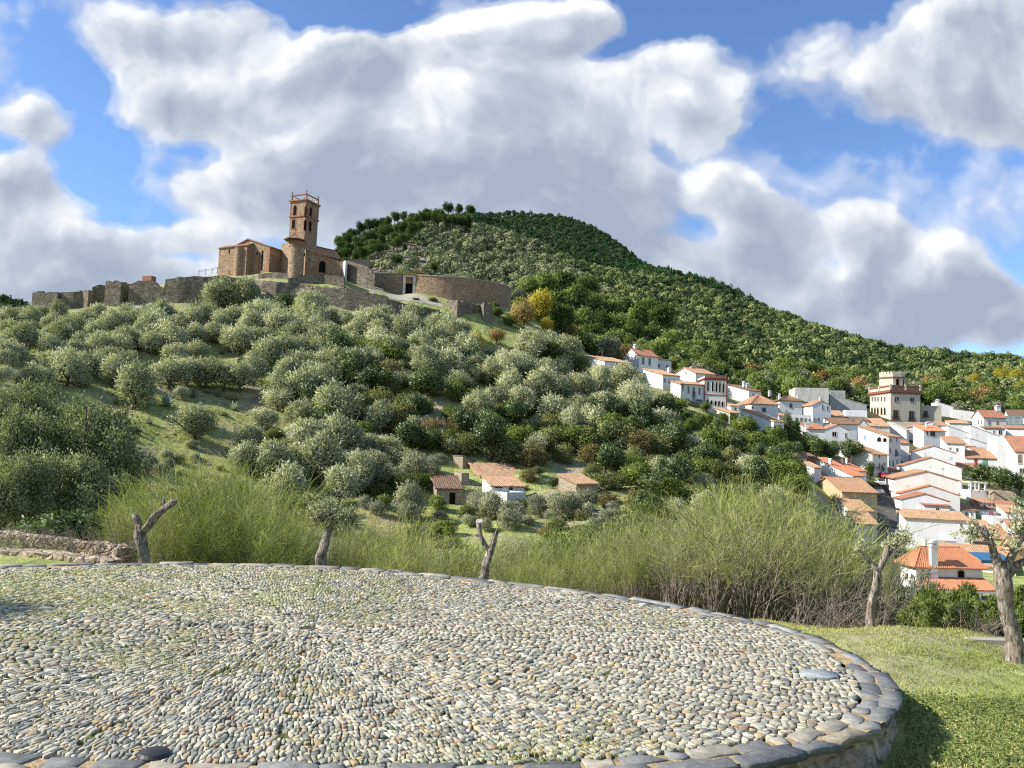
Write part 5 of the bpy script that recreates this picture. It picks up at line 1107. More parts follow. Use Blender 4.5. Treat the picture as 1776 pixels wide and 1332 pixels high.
# pines: tall bare trunk, flattened crown
L_ = []
for s_ in range(4):
    V, Fq, va, c, r = crown(2.7, 3.4, 5.0, 12, 480, 6, .5, .16, 500 + s_, up=.4, br=(.30, .46)); g_ = random.Random(s_); m_ = MB()
    m_.tube([(0, 0, -1), (.1, 0, 3), (g_.uniform(-.4, .4), g_.uniform(-.4, .4), 7.4)], [.24, .2, .1], 7)
    for i in range(5): m_.tube([(0.1, 0, 5.2), tuple(c[i])], [.1, .04], 5)
    L_.append((leafy('pine_crown', V, Fq, MT['pine'], va), m_.mesh('trunk', MT['bark'])))
KINDS['pine'] = ('pine_tree', 'pine tree', L_, 2.6, 5.2); KH_['pine'] = 8.5
PL = []; PR = random.Random(11)
TREECOL = {}
def plant(key, px, py, w, hs=1.0, Y=None, desc=None, ymin=60, label=None, zoff=0.0, mat=None, group=None, ytop=None):
    p = cast(px, py, ymin) if Y is None else None
    if Y is not None: d = ray(px, py); X = EYE[0] + d[0] * Y; p = np.array([X, Y, 0.])
    if p is None: return None
    name, cat, Ls, R_, z0 = KINDS[key]; s = w * p[1] / F / (2 * R_ * .95)
    cm, tm = Ls[PR.randrange(len(Ls))]; z = float(HG(p[0], p[1])) + zoff
    if ytop is not None:
        hs = max(.4, (P(px, ytop, p[1])[2] - z) / (KH_[key] * s))
        if hs > 1.5: s *= hs / 1.5; hs = 1.5
    o = empty(name, (p[0], p[1], z - .1), PR.uniform(0, 6.28), label, cat)
    vx, vy, vz = PR.uniform(.85, 1.2), PR.uniform(.85, 1.2), PR.uniform(.85, 1.18) if ytop is None else 1.0
    sc3 = (s * vx, s * vy, s * hs * vz)
    if tm: link('trunk', tm, o, (0, 0, 0), 0, sc3)
    c = link('crown' if tm else 'foliage', cm, o, (0, 0, 0), 0, sc3)
    if mat: c.material_slots[0].link = 'OBJECT'; c.material_slots[0].material = MT[mat]
    o['category'] = cat
    if label is None: PL.append([o, key, *projv(p[0], p[1], z + 1.5 * s), desc])
    if group: o['group'] = group
    return o
def many(key, zs, ox, oy, sc_, rows, wk=1.0, **k):
    for r in rows: plant(key, ox + r[0] / sc_, oy + r[1] / sc_, r[2] / sc_ * wk, *(r[3:4] or [1.0]), **k)
A5 = dict(ox=0, oy=480, sc_=2.96, zs=0)
many('olive', rows=[(25,330,110),(60,300,110),(150,290,110),(205,240,80),(40,400,120),(140,400,110),(60,480,120),(15,500,110),(250,430,130),(330,350,130),(270,300,110),(420,280,120),(500,240,100),(330,500,140),(430,530,150),(520,430,130),(560,330,130),(640,260,100),(640,390,140),(480,350,120),(400,440,120),(230,520,130),(760,205,70),(700,290,110),(820,280,150),(740,360,130),(860,400,150),(1000,345,110),(930,330,90),
  (680,680,230,.85),(870,575,150),(960,565,150),(1060,575,140),(1150,585,130),(1230,590,130),(1300,560,120),(1020,560,110),(800,545,90),(1140,180,160),(1090,150,90),(1260,175,140),(1200,165,100),(1590,250,130),(1190,275,110),(1420,340,150),(1180,390,110),(1250,300,100),(1380,490,150),(1480,470,150),(1560,450,130),(1640,370,110),(1700,510,150),(1430,660,160),(1540,680,180),(1650,640,160),(1750,430,120),(1700,790,200),(1590,930,200),(1290,930,160),(1250,1010,140),(1400,1060,170),(1480,1190,170),(1650,1060,220),(1740,1170,180),(1560,800,160),(1350,790,120),(1720,930,170),(1500,1000,150),(1470,560,130),(1620,540,120)], wk=1.32, **A5)
many('olivebig', rows=[(990,850,280,.85)], **A5)
many('grey', rows=[(780,990,120),(870,1000,90),(470,820,90),(540,850,100),(620,870,80),(1440,200,100)], **A5)
A6 = dict(ox=560, oy=560, sc_=2.96, zs=0)
many('olivebig', rows=[(110,300,220),(240,260,180),(170,890,270),(60,800,200),(270,830,180),(960,310,200),(1060,230,220),(1250,230,180),(1120,410,200),(1200,430,200),(1300,490,180),(1460,500,200),(1600,480,200),(1420,360,180)], **A6)
many('olive', rows=[(300,170,150),(420,140,180),(560,160,180),(640,140,160),(20,210,140),(640,300,190),(790,500,150),(960,400,180),(1700,450,120),(1380,580,180),(30,570,160),(100,710,200),(340,70,120),(180,110,130),(60,110,120),(460,90,110),(230,700,150),(1540,360,150),(1620,390,120),(1010,480,150),(880,440,130),(1330,380,150),(700,340,120)], wk=1.12, **A6)
many('bramble', rows=[(200,460,180),(420,460,160),(530,460,130),(640,660,220),(740,670,200),(560,600,220),(960,720,240),(1080,740,200),(1180,660,200),(1500,640,250),(1330,670,200),(1600,720,160),(1700,660,200),(460,640,160),(330,560,160),(1050,810,120),(730,1010,150),(860,620,180),(1480,760,180),(1560,830,150),(1640,800,160),(1400,800,140),(120,480,160),(1250,560,180),(1120,560,170),(280,440,140),(1010,620,160),(800,590,150),(700,560,150),(1390,720,160),(1240,720,150)], **A6)
many('grey', rows=[(460,830,260),(450,1000,260),(350,760,120),(870,1010,200),(980,1020,160),(1240,1010,200),(560,770,120),(1110,1000,150),(800,960,140),(1330,960,150),(1180,960,120)], **A6)
many('green', rows=[(680,410,130),(1140,180,130),(1530,500,130),(1590,590,130),(1690,560,150),(430,210,90),(1180,130,90),(1080,150,110),(1290,100,120),(1390,90,110),(1200,600,120),(1740,520,120),(100,1000,120)], **A6)
many('yellow', rows=[(780,180,170)], **A6); many('rust', rows=[(890,110,110)], **A6)
many('dark', rows=[(1600,560,160),(1460,90,120)], **A6)
# around the village's lower edge (zoom origin 980,560)
A4 = dict(ox=980, oy=560, sc_=4.44, zs=0)
many('dark', rows=[(560,880,180),(560,620,160),(1270,1080,200),(1310,980,170),(1080,690,130,.7),(440,900,200),(330,960,200),(700,960,200),(840,1010,180),(1500,1080,170),(1180,900,160),(1600,1010,150)], **A4)
many('green', rows=[(740,850,180),(830,900,170),(960,850,150),(1020,820,160),(1090,790,120),(1180,830,120),(1400,900,170),(1450,840,140),(1280,770,100),(1620,1180,240),(1540,1240,160),(1380,1000,170),(950,760,120),(600,800,140),(1480,950,160),(1560,900,120),(1220,780,110),(1750,1000,120)], **A4)
many('grey', rows=[(800,620,130),(820,690,120),(860,560,100),(1680,1030,190),(1730,1100,150),(1560,960,140),(1430,780,110)], **A4)
many('bramble', rows=[(560,1130,240),(700,1120,220),(880,1140,220),(1020,1150,200),(1150,1190,230),(1300,1200,230),(1420,1200,200),(620,1230,240),(820,1230,240),(980,1240,230),(1120,1290,220),(1300,1300,240),(460,1090,200),(440,1200,220),(1450,1130,180)], **A4)
# along the shaded castle walls and on the shoulder behind the enclosure (zoom origin 560,350)
A7 = dict(ox=560, oy=350, sc_=2.96, zs=0)
many('rust', rows=[(1030,670,170)], **A7); many('yellow', rows=[(1110,620,190),(1150,680,110)], **A7)
many('oak', rows=[(1230,690,170),(1330,690,150),(1400,690,150),(1190,610,170),(1290,590,170),(1380,600,150),(1500,700,160),(1600,690,170),(1470,620,160),(1560,610,150),(1660,640,150),(1740,680,160),(1000,600,100),(1240,520,170),(1340,500,160),(1060,520,170),(1150,520,150)], **A7)
many('green', rows=[(1400,560,120),(1600,640,120),(900,590,70),(880,560,60),(960,640,90),(690,500,60,.5),(740,498,90,.5),(480,505,50,.4),(560,510,80,.4)], **A7)
many('dark', rows=[(165,180,50,.8)], ox=455, oy=490, sc_=1.0 * 5, zs=0) if False else None
plant('dark', 490, 547, 42, desc='dark round bush'); plant('dark', 336, 486, 11, Y=184, desc='tiny dark round bush')
# big dark trees at left, nearer than the slope
for r in [(15,905,190,770,34),(105,900,200,762,36),(165,890,130,800,38),(40,830,220,690,46),(150,830,190,672,48),(0,780,190,650,54),(100,760,190,668,57),(60,700,170,642,62),(205,800,100,770,60),(-70,880,220,750,40),(-90,760,240,640,56)]:
    plant('big', r[0], r[1], r[2], 1, Y=r[4], ytop=r[3], desc='large leafy tree', ymin=25)
plant('dark', 125, 938, 150, .75, Y=27, desc='dense dark bush'); plant('grey', 35, 930, 120, .7, Y=26, desc='pale grey-leaved bush'); plant('dark', 60, 925, 110, .8, Y=29, desc='dark leafy bush')
many('olive', rows=[(575,574,44),(600,580,50),(632,584,46),(662,588,52),(690,586,44),(715,584,50),(742,586,46),(768,584,50),(655,600,54),(700,604,56),(540,572,44),(520,584,48),(800,590,50)], ox=0, oy=0, sc_=1, zs=0)
# village trees
many('dark', rows=[(1696,846,50),(1742,856,50),(1716,842,36),(1770,862,40),(1476,806,44),(1509,838,26,1.3),(1512,858,24,1.2),(1412,800,40),(1440,802,38),(1768,888,36,.8)], ox=0, oy=0, sc_=1, zs=0)
many('green', rows=[(1404,792,34),(1425,794,38),(1441,792,30),(1395,778,26),(1290,760,46),(1330,790,50),(1355,800,50),(1368,835,44),(1380,855,46),(1350,850,60),(1369,770,22,1.9)], ox=0, oy=0, sc_=1, zs=0)
many('dark', rows=[(1366,772,24,2.4),(1379,772,20,2.2),(1345,815,50),(1375,800,40)], ox=0, oy=0, sc_=1, zs=0)
many('yellow', rows=[(1688,678,26,1.3),(1740,672,34,1.2),(1762,676,34,1.2),(1640,690,34),(1715,690,24,1.2),(1230,560,20) if False else (1775,690,26,1.2)], ox=0, oy=0, sc_=1, zs=0, ymin=300)
many('oak', rows=[(1775,700,40),(1610,712,34),(1625,700,40),(1590,700,36),(1300,668,34),(1330,672,40),(1365,676,40),(1475,668,34),(1500,668,40),(1270,640,36),(1245,628,34),(1215,625,38),(1190,622,36),(1160,610,36),(1130,600,38),(1100,598,40),(1070,604,38),(1045,604,36),(1350,660,40),(1400,660,40),(1650,700,34),(1700,690,30),(1725,694,30),(1640,676,36),(1490,690,30)], ox=0, oy=0, sc_=1, zs=0, ymin=195)
g_ = np.random.default_rng(15); n_ = 0; pts_ = []
while n_ < 112:
    x, y = g_.uniform(-20, 980), g_.uniform(560, 680)
    if (x < 90 and y < 570) or (230 < x < 300 and y > 620) or (240 < x < 480 and y > 640) or (x > 760 and y < 620): continue
    if any((x - a) ** 2 + (y - b) ** 2 < 19 ** 2 for a, b in pts_): continue
    pts_.append((x, y)); n_ += 1; plant('olive', x, y, g_.uniform(38, 66), g_.uniform(.8, 1.1))
for (x0, x1, y0, y1, k, ks, w0, w1) in ((200,470,690,880,34,('grey','bramble','grey','olive'),14,34),(560,790,880,965,22,('grey','bramble','green'),26,52),(810,1060,872,935,24,('grey','olive','bramble','grey'),30,56),(700,780,800,870,6,('bramble','grey'),26,40),(905,965,800,860,4,('bramble','dark'),22,34),(220,480,590,690,16,('bramble','grey'),12,26)):
    pts_ = []
    while len(pts_) < k:
        x, y = g_.uniform(x0, x1), g_.uniform(y0, y1)
        if any((x - a) ** 2 + (y - b) ** 2 < 13 ** 2 for a, b in pts_): x0 -= .2; continue
        pts_.append((x, y)); plant(ks[int(g_.integers(len(ks)))], x, y, g_.uniform(w0, w1), g_.uniform(.6, 1.0))
# generic scrub filling the shaded bank between the trees
g_ = np.random.default_rng(5); n_ = 0; pts_ = []
while n_ < 175:
    x, y = g_.uniform(480, 1400), g_.uniform(600, 905)
    if y < 600 + (x - 480) * .06 or (x > 1180 and y < 760) or (x > 1000 and y < 700): continue
    if 745 < x < 1045 and 790 < y < 915: continue
    if 620 < x < 760 and y > 870: continue
    if x > 1390 and y < 900: continue
    if any((x - a) ** 2 + (y - b) ** 2 < 19 ** 2 for a, b in pts_): continue
    pts_.append((x, y)); n_ += 1
    plant(['bramble', 'bramble', 'olive', 'green', 'dark'][int(g_.integers(5))], x, y + 10, g_.uniform(42, 78), g_.uniform(.7, 1.0))
# pines with visible trunks on the left shoulder of the mountain
for i, (x, y, w) in enumerate([(730 - 7 * k + (k * 37 % 9), 396 + 2.4 * k + (k * 53 % 34), 24 + k % 5) for k in range(22)] + [(735 + 6 * k, 392 + (k * 29 % 14), 22) for k in range(14)] + [(588,446,26),(600,440,26),(612,432,28),(626,424,28),(640,418,28),(653,412,26),(668,405,26),(684,400,26),(700,396,24),(716,394,22),(736,392,24),(742,390,20),(760,388,22),(776,386,24),(795,382,24),(815,382,24),(606,452,24),(622,446,26),(636,440,26),(650,436,26),(660,430,26),(672,424,26),(690,414,24),(706,408,22),(640,456,24),(655,452,24),(616,462,24),(630,470,22),(668,446,22),(683,436,20),(590,456,22),(720,402,20),(600,470,22),(753,480,18),(687,468,20),(700,440,14)]):
    plant('pine', x, y + 8, w * .85, 1.1, ymin=260)
# ---------------------------------------------------------------- woods
def vis(X, Y, Z, n=70):
    t = np.linspace(.06, .975, n)[None, :]; gx = X[:, None] * t; gy = Y[:, None] * t; gz = EYE[2] + (Z - EYE[2])[:, None] * t
    return ~np.any(HG(gx, gy) > gz + .5, axis=1)
def wood_positions(cell, y0, y1, seed):
    g = np.random.default_rng(seed); U = .95
    xs = np.arange(-y1 * U, y1 * U, cell); ys = np.arange(y0, y1, cell); X, Y = np.meshgrid(xs, ys); X = X.ravel() + g.uniform(-.5, .5, X.size) * cell; Y = Y.ravel() + g.uniform(-.5, .5, Y.size) * cell
    k = (np.abs(X / Y) < .80); X, Y = X[k], Y[k]; Z = HG(X, Y); k = vis(X, Y, Z + 4.5); return X[k], Y[k], Z[k]
X, Y, Z = wood_positions(6.3, 215, 1010, 3)
px_, py_ = projv(X, Y, Z + 3)
g_ = np.random.default_rng(9)
inscree = ((px_ - 700) / 42) ** 2 + ((py_ - 448) / 34) ** 2 < 1
inscree2 = ((px_ - 650) / 45) ** 2 + ((py_ - 478) / 16) ** 2 < 1
keep = (px_ > -260) & (px_ < 2050) & (py_ < 780) & ~((inscree | inscree2) & (g_.random(len(X)) < .72))
# keep the village and the castle top clear
hx = np.array([h.B[0] + h.er[0] * h.L / 2 + h.el[0] * h.D / 2 for h in ALLH]); hy = np.array([h.B[1] + h.er[1] * h.L / 2 + h.el[1] * h.D / 2 for h in ALLH]); hr = np.array([math.hypot(h.L, h.D) / 2 + 3.0 for h in ALLH])
keep &= ~np.any((X[:, None] - hx) ** 2 + (Y[:, None] - hy) ** 2 < hr ** 2, axis=1)
keep &= ~((px_ > 1290) & (py_ > 690) & (Y < 300)); keep &= ~((px_ < 930) & (Y < 245))
keep &= ~((px_ > 1100) & (px_ < 1300) & (Y < 225))
X, Y, Z, px_, py_ = X[keep], Y[keep], Z[keep], px_[keep], py_[keep]
size = g_.uniform(2.7, 4.9, len(X)) * (1 + .25 * (px_ > 1350))
app = size / Y
piney = (Y > 650) & (px_ < 1330)
order = np.argsort(-app + 10 * piney)
near = order[:235]; isnear = np.zeros(len(X), bool); isnear[near] = True
for i in near:
    k = 'oak'
    rr = g_.random()
    mt = 'leaf_oak' if rr < .62 else ('leaf_green' if rr < .74 else ('leaf_grey' if rr < .9 else 'leaf_rust'))
    plant(k, 0, 0, 0, desc=None, Y=None) if False else None
    name, cat, Ls, R_, z0 = KINDS['oak']; cm, tm = Ls[PR.randrange(len(Ls))]; s = size[i] / R_
    o = empty('woodland_tree', (X[i], Y[i], Z[i] - .4), PR.uniform(0, 6.28), None, 'tree'); link('trunk', tm, o, (0, 0, 0), 0, (s,) * 3); c = link('crown', cm, o, (0, 0, 0), 0, (s, s, s * PR.uniform(.75, 1.1)))
    c.material_slots[0].link = 'OBJECT'; c.material_slots[0].material = MT[mt]
    PL.append([o, 'wood_' + mt, px_[i], py_[i], None])
def wood(name, label, sel, mat, seed, nq=64, conic=0.0, lsz=1.0):
    g = np.random.default_rng(seed); idx = np.where(sel)[0]; T = []
    for v in range(10):
        nb = 6; c = unitv(nb, g) * np.array([.5, .5, .32]) * g.random(nb)[:, None] ** .4; r = g.uniform(.38, .55, nb)
        b = g.integers(0, nb, nq); d = unitv(nq, g); d[:, 2] = np.abs(d[:, 2]) * 1.1 - .25; d /= np.linalg.norm(d, axis=1)[:, None]
        p = c[b] + d * r[b][:, None]; p[:, 2] = p[:, 2] * .9 + .62
        if conic: s = np.clip(1.25 - p[:, 2] * .55 * conic, .15, 1.3); p[:, 0] *= s; p[:, 1] *= s; p[:, 2] *= 1.25
        ax = np.cross(d, unitv(nq, g)); ax /= np.linalg.norm(ax, axis=1)[:, None]; ax += d * .35 * g.normal(size=(nq, 1)); sd = np.cross(ax, d); sd /= np.linalg.norm(sd, axis=1)[:, None]
        V, Fq = leaves(p - ax * .17, ax, sd, g.uniform(.26, .48, nq) * lsz, g.uniform(.18, .34, nq) * lsz); T.append((V, g.normal(size=nq) * .10))
    tv = g.integers(0, 10, len(idx)); VV, AA = [], []
    for v in range(10):
        ii = idx[tv == v]; V, a = T[v]; th = g.uniform(0, 6.28, len(ii)); cs, sn = np.cos(th)[:, None], np.sin(th)[:, None]; s = size[ii][:, None]
        hs = g.uniform(.8, 1.2, len(ii))[:, None]
        vx = (V[:, 0] * cs - V[:, 1] * sn) * s + X[ii][:, None]; vy = (V[:, 0] * sn + V[:, 1] * cs) * s + Y[ii][:, None]; vz = V[:, 2] * s * hs + Z[ii][:, None] + s * .15
        VV.append(np.stack([vx, vy, vz], -1).reshape(-1, 3)); base = np.clip(.5 + g.normal(size=len(ii)) * .27 + .12 * np.sin(X[ii] * .03) * np.cos(Y[ii] * .04), .05, .95)
        AA.append(np.repeat(np.clip(base[:, None] + a[None, :], 0, 1), 4, axis=1).ravel())
    VV = np.concatenate(VV); AA = np.concatenate(AA); o = link(name, mesh_np(name, VV, np.arange(len(VV)).reshape(-1, 4), MT[mat], AA)); tag(o, label, 'woodland', kind='stuff'); print(name, len(idx)); return o
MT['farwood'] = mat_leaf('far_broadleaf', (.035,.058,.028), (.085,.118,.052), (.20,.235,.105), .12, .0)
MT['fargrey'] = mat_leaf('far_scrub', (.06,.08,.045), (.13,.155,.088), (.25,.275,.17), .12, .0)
rest = ~isnear & ~piney
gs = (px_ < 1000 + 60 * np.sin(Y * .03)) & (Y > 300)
wood('dark_pine_wood', 'dark pine wood covering the rear mountain ridge', piney, 'pinedark', 21, 50, .9, 1.15)
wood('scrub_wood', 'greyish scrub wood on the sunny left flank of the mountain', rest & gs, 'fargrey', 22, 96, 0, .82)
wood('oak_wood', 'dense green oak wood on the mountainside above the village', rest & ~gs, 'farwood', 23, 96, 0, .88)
# ================================================================ FOREGROUND
g = np.random.default_rng(77)
def gp(x, y, z=0.0):
    d = ray(x, y); k = (z - EYE[2]) / d[2]; return (EYE + d * k)[:2]
outer = [(-420,1010),(-250,992),(-100,984),(0,980),(100,978),(200,976),(300,975),(400,976),(540,979),(650,986),(760,995),(880,1008),(1000,1021),(1100,1036),(1200,1053),(1280,1068),(1350,1082),(1400,1097),(1450,1117),(1500,1143),(1535,1165),(1558,1190),(1566,1212),(1556,1238),(1530,1262),(1480,1284),(1420,1301),(1370,1312),(1300,1324),(1200,1336),(1050,1350),(850,1360),(600,1362),(300,1358),(0,1346),(-200,1320),(-400,1260),(-520,1150),(-520,1070)]
O = np.array([gp(x, y) for x, y in outer])
def resample(Q, step, closed=True):
    Q = np.vstack([Q, Q[:1]]) if closed else Q; s = np.concatenate([[0], np.cumsum(np.linalg.norm(np.diff(Q, axis=0), axis=1))]); n = max(3, int(s[-1] / step)); t = np.linspace(0, s[-1], n + 1)[:-1] if closed else np.linspace(0, s[-1], n + 1)
    return np.stack([np.interp(t, s, Q[:, 0]), np.interp(t, s, Q[:, 1])], 1)
def smooth(Q, k=3):
    for _ in range(k): Q = Q * .5 + np.roll(Q, 1, 0) * .25 + np.roll(Q, -1, 0) * .25
    return Q
def inset(Q, d):
    t = np.roll(Q, -1, 0) - np.roll(Q, 1, 0); t /= np.linalg.norm(t, axis=1)[:, None]; nv = np.stack([-t[:, 1], t[:, 0]], 1)
    c = Q.mean(0); sg = np.sign(np.sum((c - Q) * nv, axis=1).sum()); return Q + nv * sg * d
Of = smooth(resample(O, .12), 4); RIM = .34
def inside(Q, P_):
    x, y = P_[:, 0], P_[:, 1]; c = np.zeros(len(P_), bool); j = len(Q) - 1
    for i in range(len(Q)):
        xi, yi = Q[i]; xj, yj = Q[j]; c ^= ((yi > y) != (yj > y)) & (x < (xj - xi) * (y - yi) / (yj - yi + 1e-12) + xi); j = i
    return c
def vnoise(XY, s, seed):
    g = np.random.default_rng(seed); r = 0
    for k in range(7): a = g.uniform(0, 6.28); f = s * g.uniform(.5, 2.2); r = r + np.sin((XY[:, 0] * math.cos(a) + XY[:, 1] * math.sin(a)) * f + g.uniform(0, 6.28))
    return r / 3.0
def mat_dirt():
    m, nt, out = newmat('joint_earth'); q = N(nt); geo = q('ShaderNodeNewGeometry').outputs['Position']
    n = q.noise(geo, .8, 5); n2 = q.noise(geo, 14, 4); c = q.ramp(n2, [(.3, (.05,.045,.03)), (.7, (.13,.11,.07))])
    c = q.mix(q.ramp(n, [(.42,(0,0,0)),(.58,(1,1,1))]), c, q.ramp(n2, [(.3,(.05,.075,.015)),(.7,(.14,.18,.04))])); surf(nt, out, c, 1, n2, .05, .01); return m
def mat_stonecol(name, scale=22, moss=.35, bd=.006):
    m, nt, out = newmat(name); q = N(nt); geo = q('ShaderNodeNewGeometry').outputs['Position']
    c = q('ShaderNodeAttribute', attribute_name='col').outputs['Color']
    n = q.noise(geo, scale, 5, .65); n2 = q.noise(geo, .75, 5, .6); n3 = q.noise(geo, scale * 3, 3)
    c = q.mix(1.0, c, q.ramp(n, [(.3,(.62,.62,.62)),(.7,(1.3,1.3,1.28))]), 'MULTIPLY')
    c = q.mix(q.math('MULTIPLY', q.ramp(n2, [(.50,(0,0,0)),(.66,(1,1,1))]), q.math('MULTIPLY', q.ramp(n, [(.45,(0,0,0)),(.6,(1,1,1))]), moss)), c, (.20,.22,.07))
    surf(nt, out, c, .8, q.math('ADD', n, q.math('MULTIPLY', n3, .4)), .3, bd, .9); return m
MT['mortar'] = mat_rubble('ochre_mortar', [(.34,.25,.13),(.45,.34,.19),(.28,.21,.12)], (.38,.29,.16), 9, 1, .1, .6, .01)
MT['cobble'] = mat_stonecol('cobblestone'); MT['slab'] = mat_stonecol('slate_slab', 9, .25, .01)
plat = empty('stone_threshing_floor', (float(Of[:, 0].mean()), float(Of[:, 1].mean()), 0), 0, 'raised circular threshing floor paved with small cobbles inside a rim of slabs', 'threshing floor')
P0 = np.array([*plat.location]); 
def loc3(A): A = np.asarray(A, float); return A - P0
# bed and side wall
I1 = inset(Of, .04); I2 = inset(Of, RIM)
m = MB(); n = len(Of); a = np.c_[I1, np.full(n, -.012)]; b = np.c_[I2, np.full(n, -.014)]
a, b = loc3(a), loc3(b); m.grid(np.array([np.vstack([a, a[:1]]), np.vstack([b, b[:1]])]), flip=True); m.build('mortar_bed', MT['mortar'], plat)
m = MB(); I3 = inset(Of, .40); m.poly([tuple(q) for q in loc3(np.c_[I3, np.full(n, -.026)])][::-1]); m.build('earth_bed', mat_dirt(), plat)
rows = []
for z, d in ((-.015, .05), (-.15, .08), (-.3, .05), (-.5, .09), (-.9, .12)):
    q = inset(Of, d) + g.normal(size=(n, 2)) * .012; rows.append(loc3(np.c_[np.vstack([q, q[:1]]), np.full(n + 1, z)]))
m = MB(); m.grid(np.array(rows), flip=True); m.build('side_wall', MT['tanstone'], plat)
# stones: rings of elongated cobbles set radially about the centre
C0 = gp(535, 1088); R0 = .10
def stones(cx, cy, ang, hl, hw, zt, col, g, nside=6, chamf=.90, depth=.05, tilt=.12):
    k = len(cx); th = np.linspace(0, 2 * np.pi, nside, endpoint=False)[None, :] + g.uniform(-.38, .38, (k, nside)); rad = g.uniform(.78, 1.16, (k, nside))
    ex, ey = np.cos(th) * rad, np.sin(th) * rad
    ex = np.sign(ex) * np.abs(ex) ** .8; ey = np.sign(ey) * np.abs(ey) ** .8
    tx, ty = g.normal(size=(k, 1)) * tilt, g.normal(size=(k, 1)) * tilt
    def ringv(f, z, off=0):
        lx, ly = ex * hl[:, None] * f + off, ey * hw[:, None] * f; c, s = np.cos(ang)[:, None], np.sin(ang)[:, None]
        zz = zt[:, None] + z + tx * lx + ty * ly + (g.normal(size=lx.shape) * .002 if f < 1 else 0)
        return np.stack([cx[:, None] + lx * c - ly * s, cy[:, None] + lx * s + ly * c, zz], -1)
    V = np.concatenate([ringv(1.0, -depth), ringv(1.0, -.004), ringv(chamf, 0.0)], 1); N_ = 3 * nside; base = (np.arange(k) * N_)[:, None]
    i = np.arange(nside); j = (i + 1) % nside
    q1 = np.stack([i, j, j + nside, i + nside], -1).reshape(1, -1, 4) + base[:, :, None]; q2 = q1 + nside
    cap = (np.arange(nside) + 2 * nside)[None, :] + base
    return V.reshape(-1, 3), [np.concatenate([q1, q2], 1).reshape(-1, 4), cap], np.repeat(col, N_, axis=0)
PALC = np.array([(.42,.41,.36),(.50,.475,.40),(.34,.345,.32),(.235,.25,.25),(.15,.16,.165),(.42,.36,.25),(.33,.24,.18),(.58,.56,.49),(.28,.29,.26),(.43,.33,.20)])
PW = np.array([.21,.17,.15,.11,.06,.09,.05,.07,.06,.03]); PW /= PW.sum()
def wob(t, k): return .018 * np.sin(t * R_k * 9 + k * 2.3) + .016 * np.sin(t * R_k * 21 + k * 5.1) + .010 * np.sin(t * R_k * 43 + k * 1.7)
SL = gp(1421, 1169); I5 = inset(Of, RIM + .03); VV, CX, CY = [], [], []; R_k = .12; k_ = 0; NRAY = 16; st_ = 2 * np.pi / NRAY
while R_k < 13:
    ln = g.uniform(.064, .090); nn = max(6, int(2 * math.pi * R_k / .047)); th = (np.arange(nn) + g.uniform(-.30, .30, nn)) * 2 * np.pi / nn + g.random() * 6; t2 = np.roll(th, -1).copy(); t2[-1] += 2 * np.pi
    tm = (th + t2) / 2 + (t2 - th) * g.uniform(-.25, .25, nn); e = np.cos; w0 = lambda t: R_k + wob(t, k_); Rn = R_k + ln
    def w1(t):
        return Rn + .018 * np.sin(t * Rn * 9 + (k_ + 1) * 2.3) + .016 * np.sin(t * Rn * 21 + (k_ + 1) * 5.1) + .010 * np.sin(t * Rn * 43 + (k_ + 1) * 1.7)
    sh = g.uniform(-.014, .014, nn) / R_k; sh2 = np.roll(sh, -1)
    ts = np.stack([th - sh, tm, t2 - sh2, t2 + sh2, tm + (t2 - th) * .1, th + sh], 1); rs = np.stack([w0(ts[:, 0]), w0(ts[:, 1]) - g.uniform(-.002, .012, nn), w0(ts[:, 2]), w1(ts[:, 3]), w1(ts[:, 4]) + g.uniform(-.002, .012, nn), w1(ts[:, 5])], 1)
    Pp = np.stack([C0[0] + rs * np.cos(ts), C0[1] + rs * np.sin(ts)], -1); c = Pp.mean(1, keepdims=True); d = Pp - c; L_ = np.linalg.norm(d, axis=2, keepdims=True)
    Pp = c + d * (1 - .0056 * g.uniform(.5, 2.2, (nn, 1, 1)) / L_) * g.uniform(.86, 1.0, (nn, 6, 1)); VV.append(Pp); R_k = Rn; k_ += 1
Pp = np.concatenate(VV); c = Pp.mean(1); k = inside(I5, c) & (((c - SL) ** 2).sum(1) > .2 ** 2)
ra = np.arctan2(c[:, 1] - C0[1], c[:, 0] - C0[0]); rd = np.hypot(c[:, 0] - C0[0], c[:, 1] - C0[1]); onray = (np.abs(((ra - .2 + st_ / 2) % st_) - st_ / 2) * rd < .036) & (rd > .5)
k &= ~(onray & (g.random(len(c)) < .45)); Pp, c, onray = Pp[k], c[k], onray[k]; n_ = len(c); cx, cy = c[:, 0], c[:, 1]
col = PALC[g.choice(len(PALC), n_, p=PW)] * g.uniform(.78, 1.2, (n_, 1)) * np.array([1.03, 1.0, .89]) * .90
mo = np.clip((vnoise(c, 1.0, 12) * .6 + vnoise(c, 3.1, 15) * .4 + .25 * (cy - 9) / 3 - .12 * (cx + 3)) * .9, 0, 1) * g.random(n_)
col = col * (1 - .7 * mo[:, None]) + np.array([.33, .35, .11]) * (.7 * mo[:, None])
zt = g.normal(size=(n_, 1)) * .0035; tx, ty = g.normal(size=(n_, 1)) * .08, g.normal(size=(n_, 1)) * .08
def rg3(f, z):
    q = c[:, None] + (Pp - c[:, None]) * f; dd = q - c[:, None]; return np.concatenate([q, (zt + z + tx * dd[..., 0] + ty * dd[..., 1])[..., None] + (g.normal(size=q.shape[:2] + (1,)) * .0012 if f < 1 else 0)], -1)
V3 = np.concatenate([rg3(1.02, -.045), rg3(1.0, -.0045), rg3(.87, 0.0)], 1); i6 = np.arange(6); j6 = (i6 + 1) % 6; b_ = (np.arange(n_) * 18)[:, None]
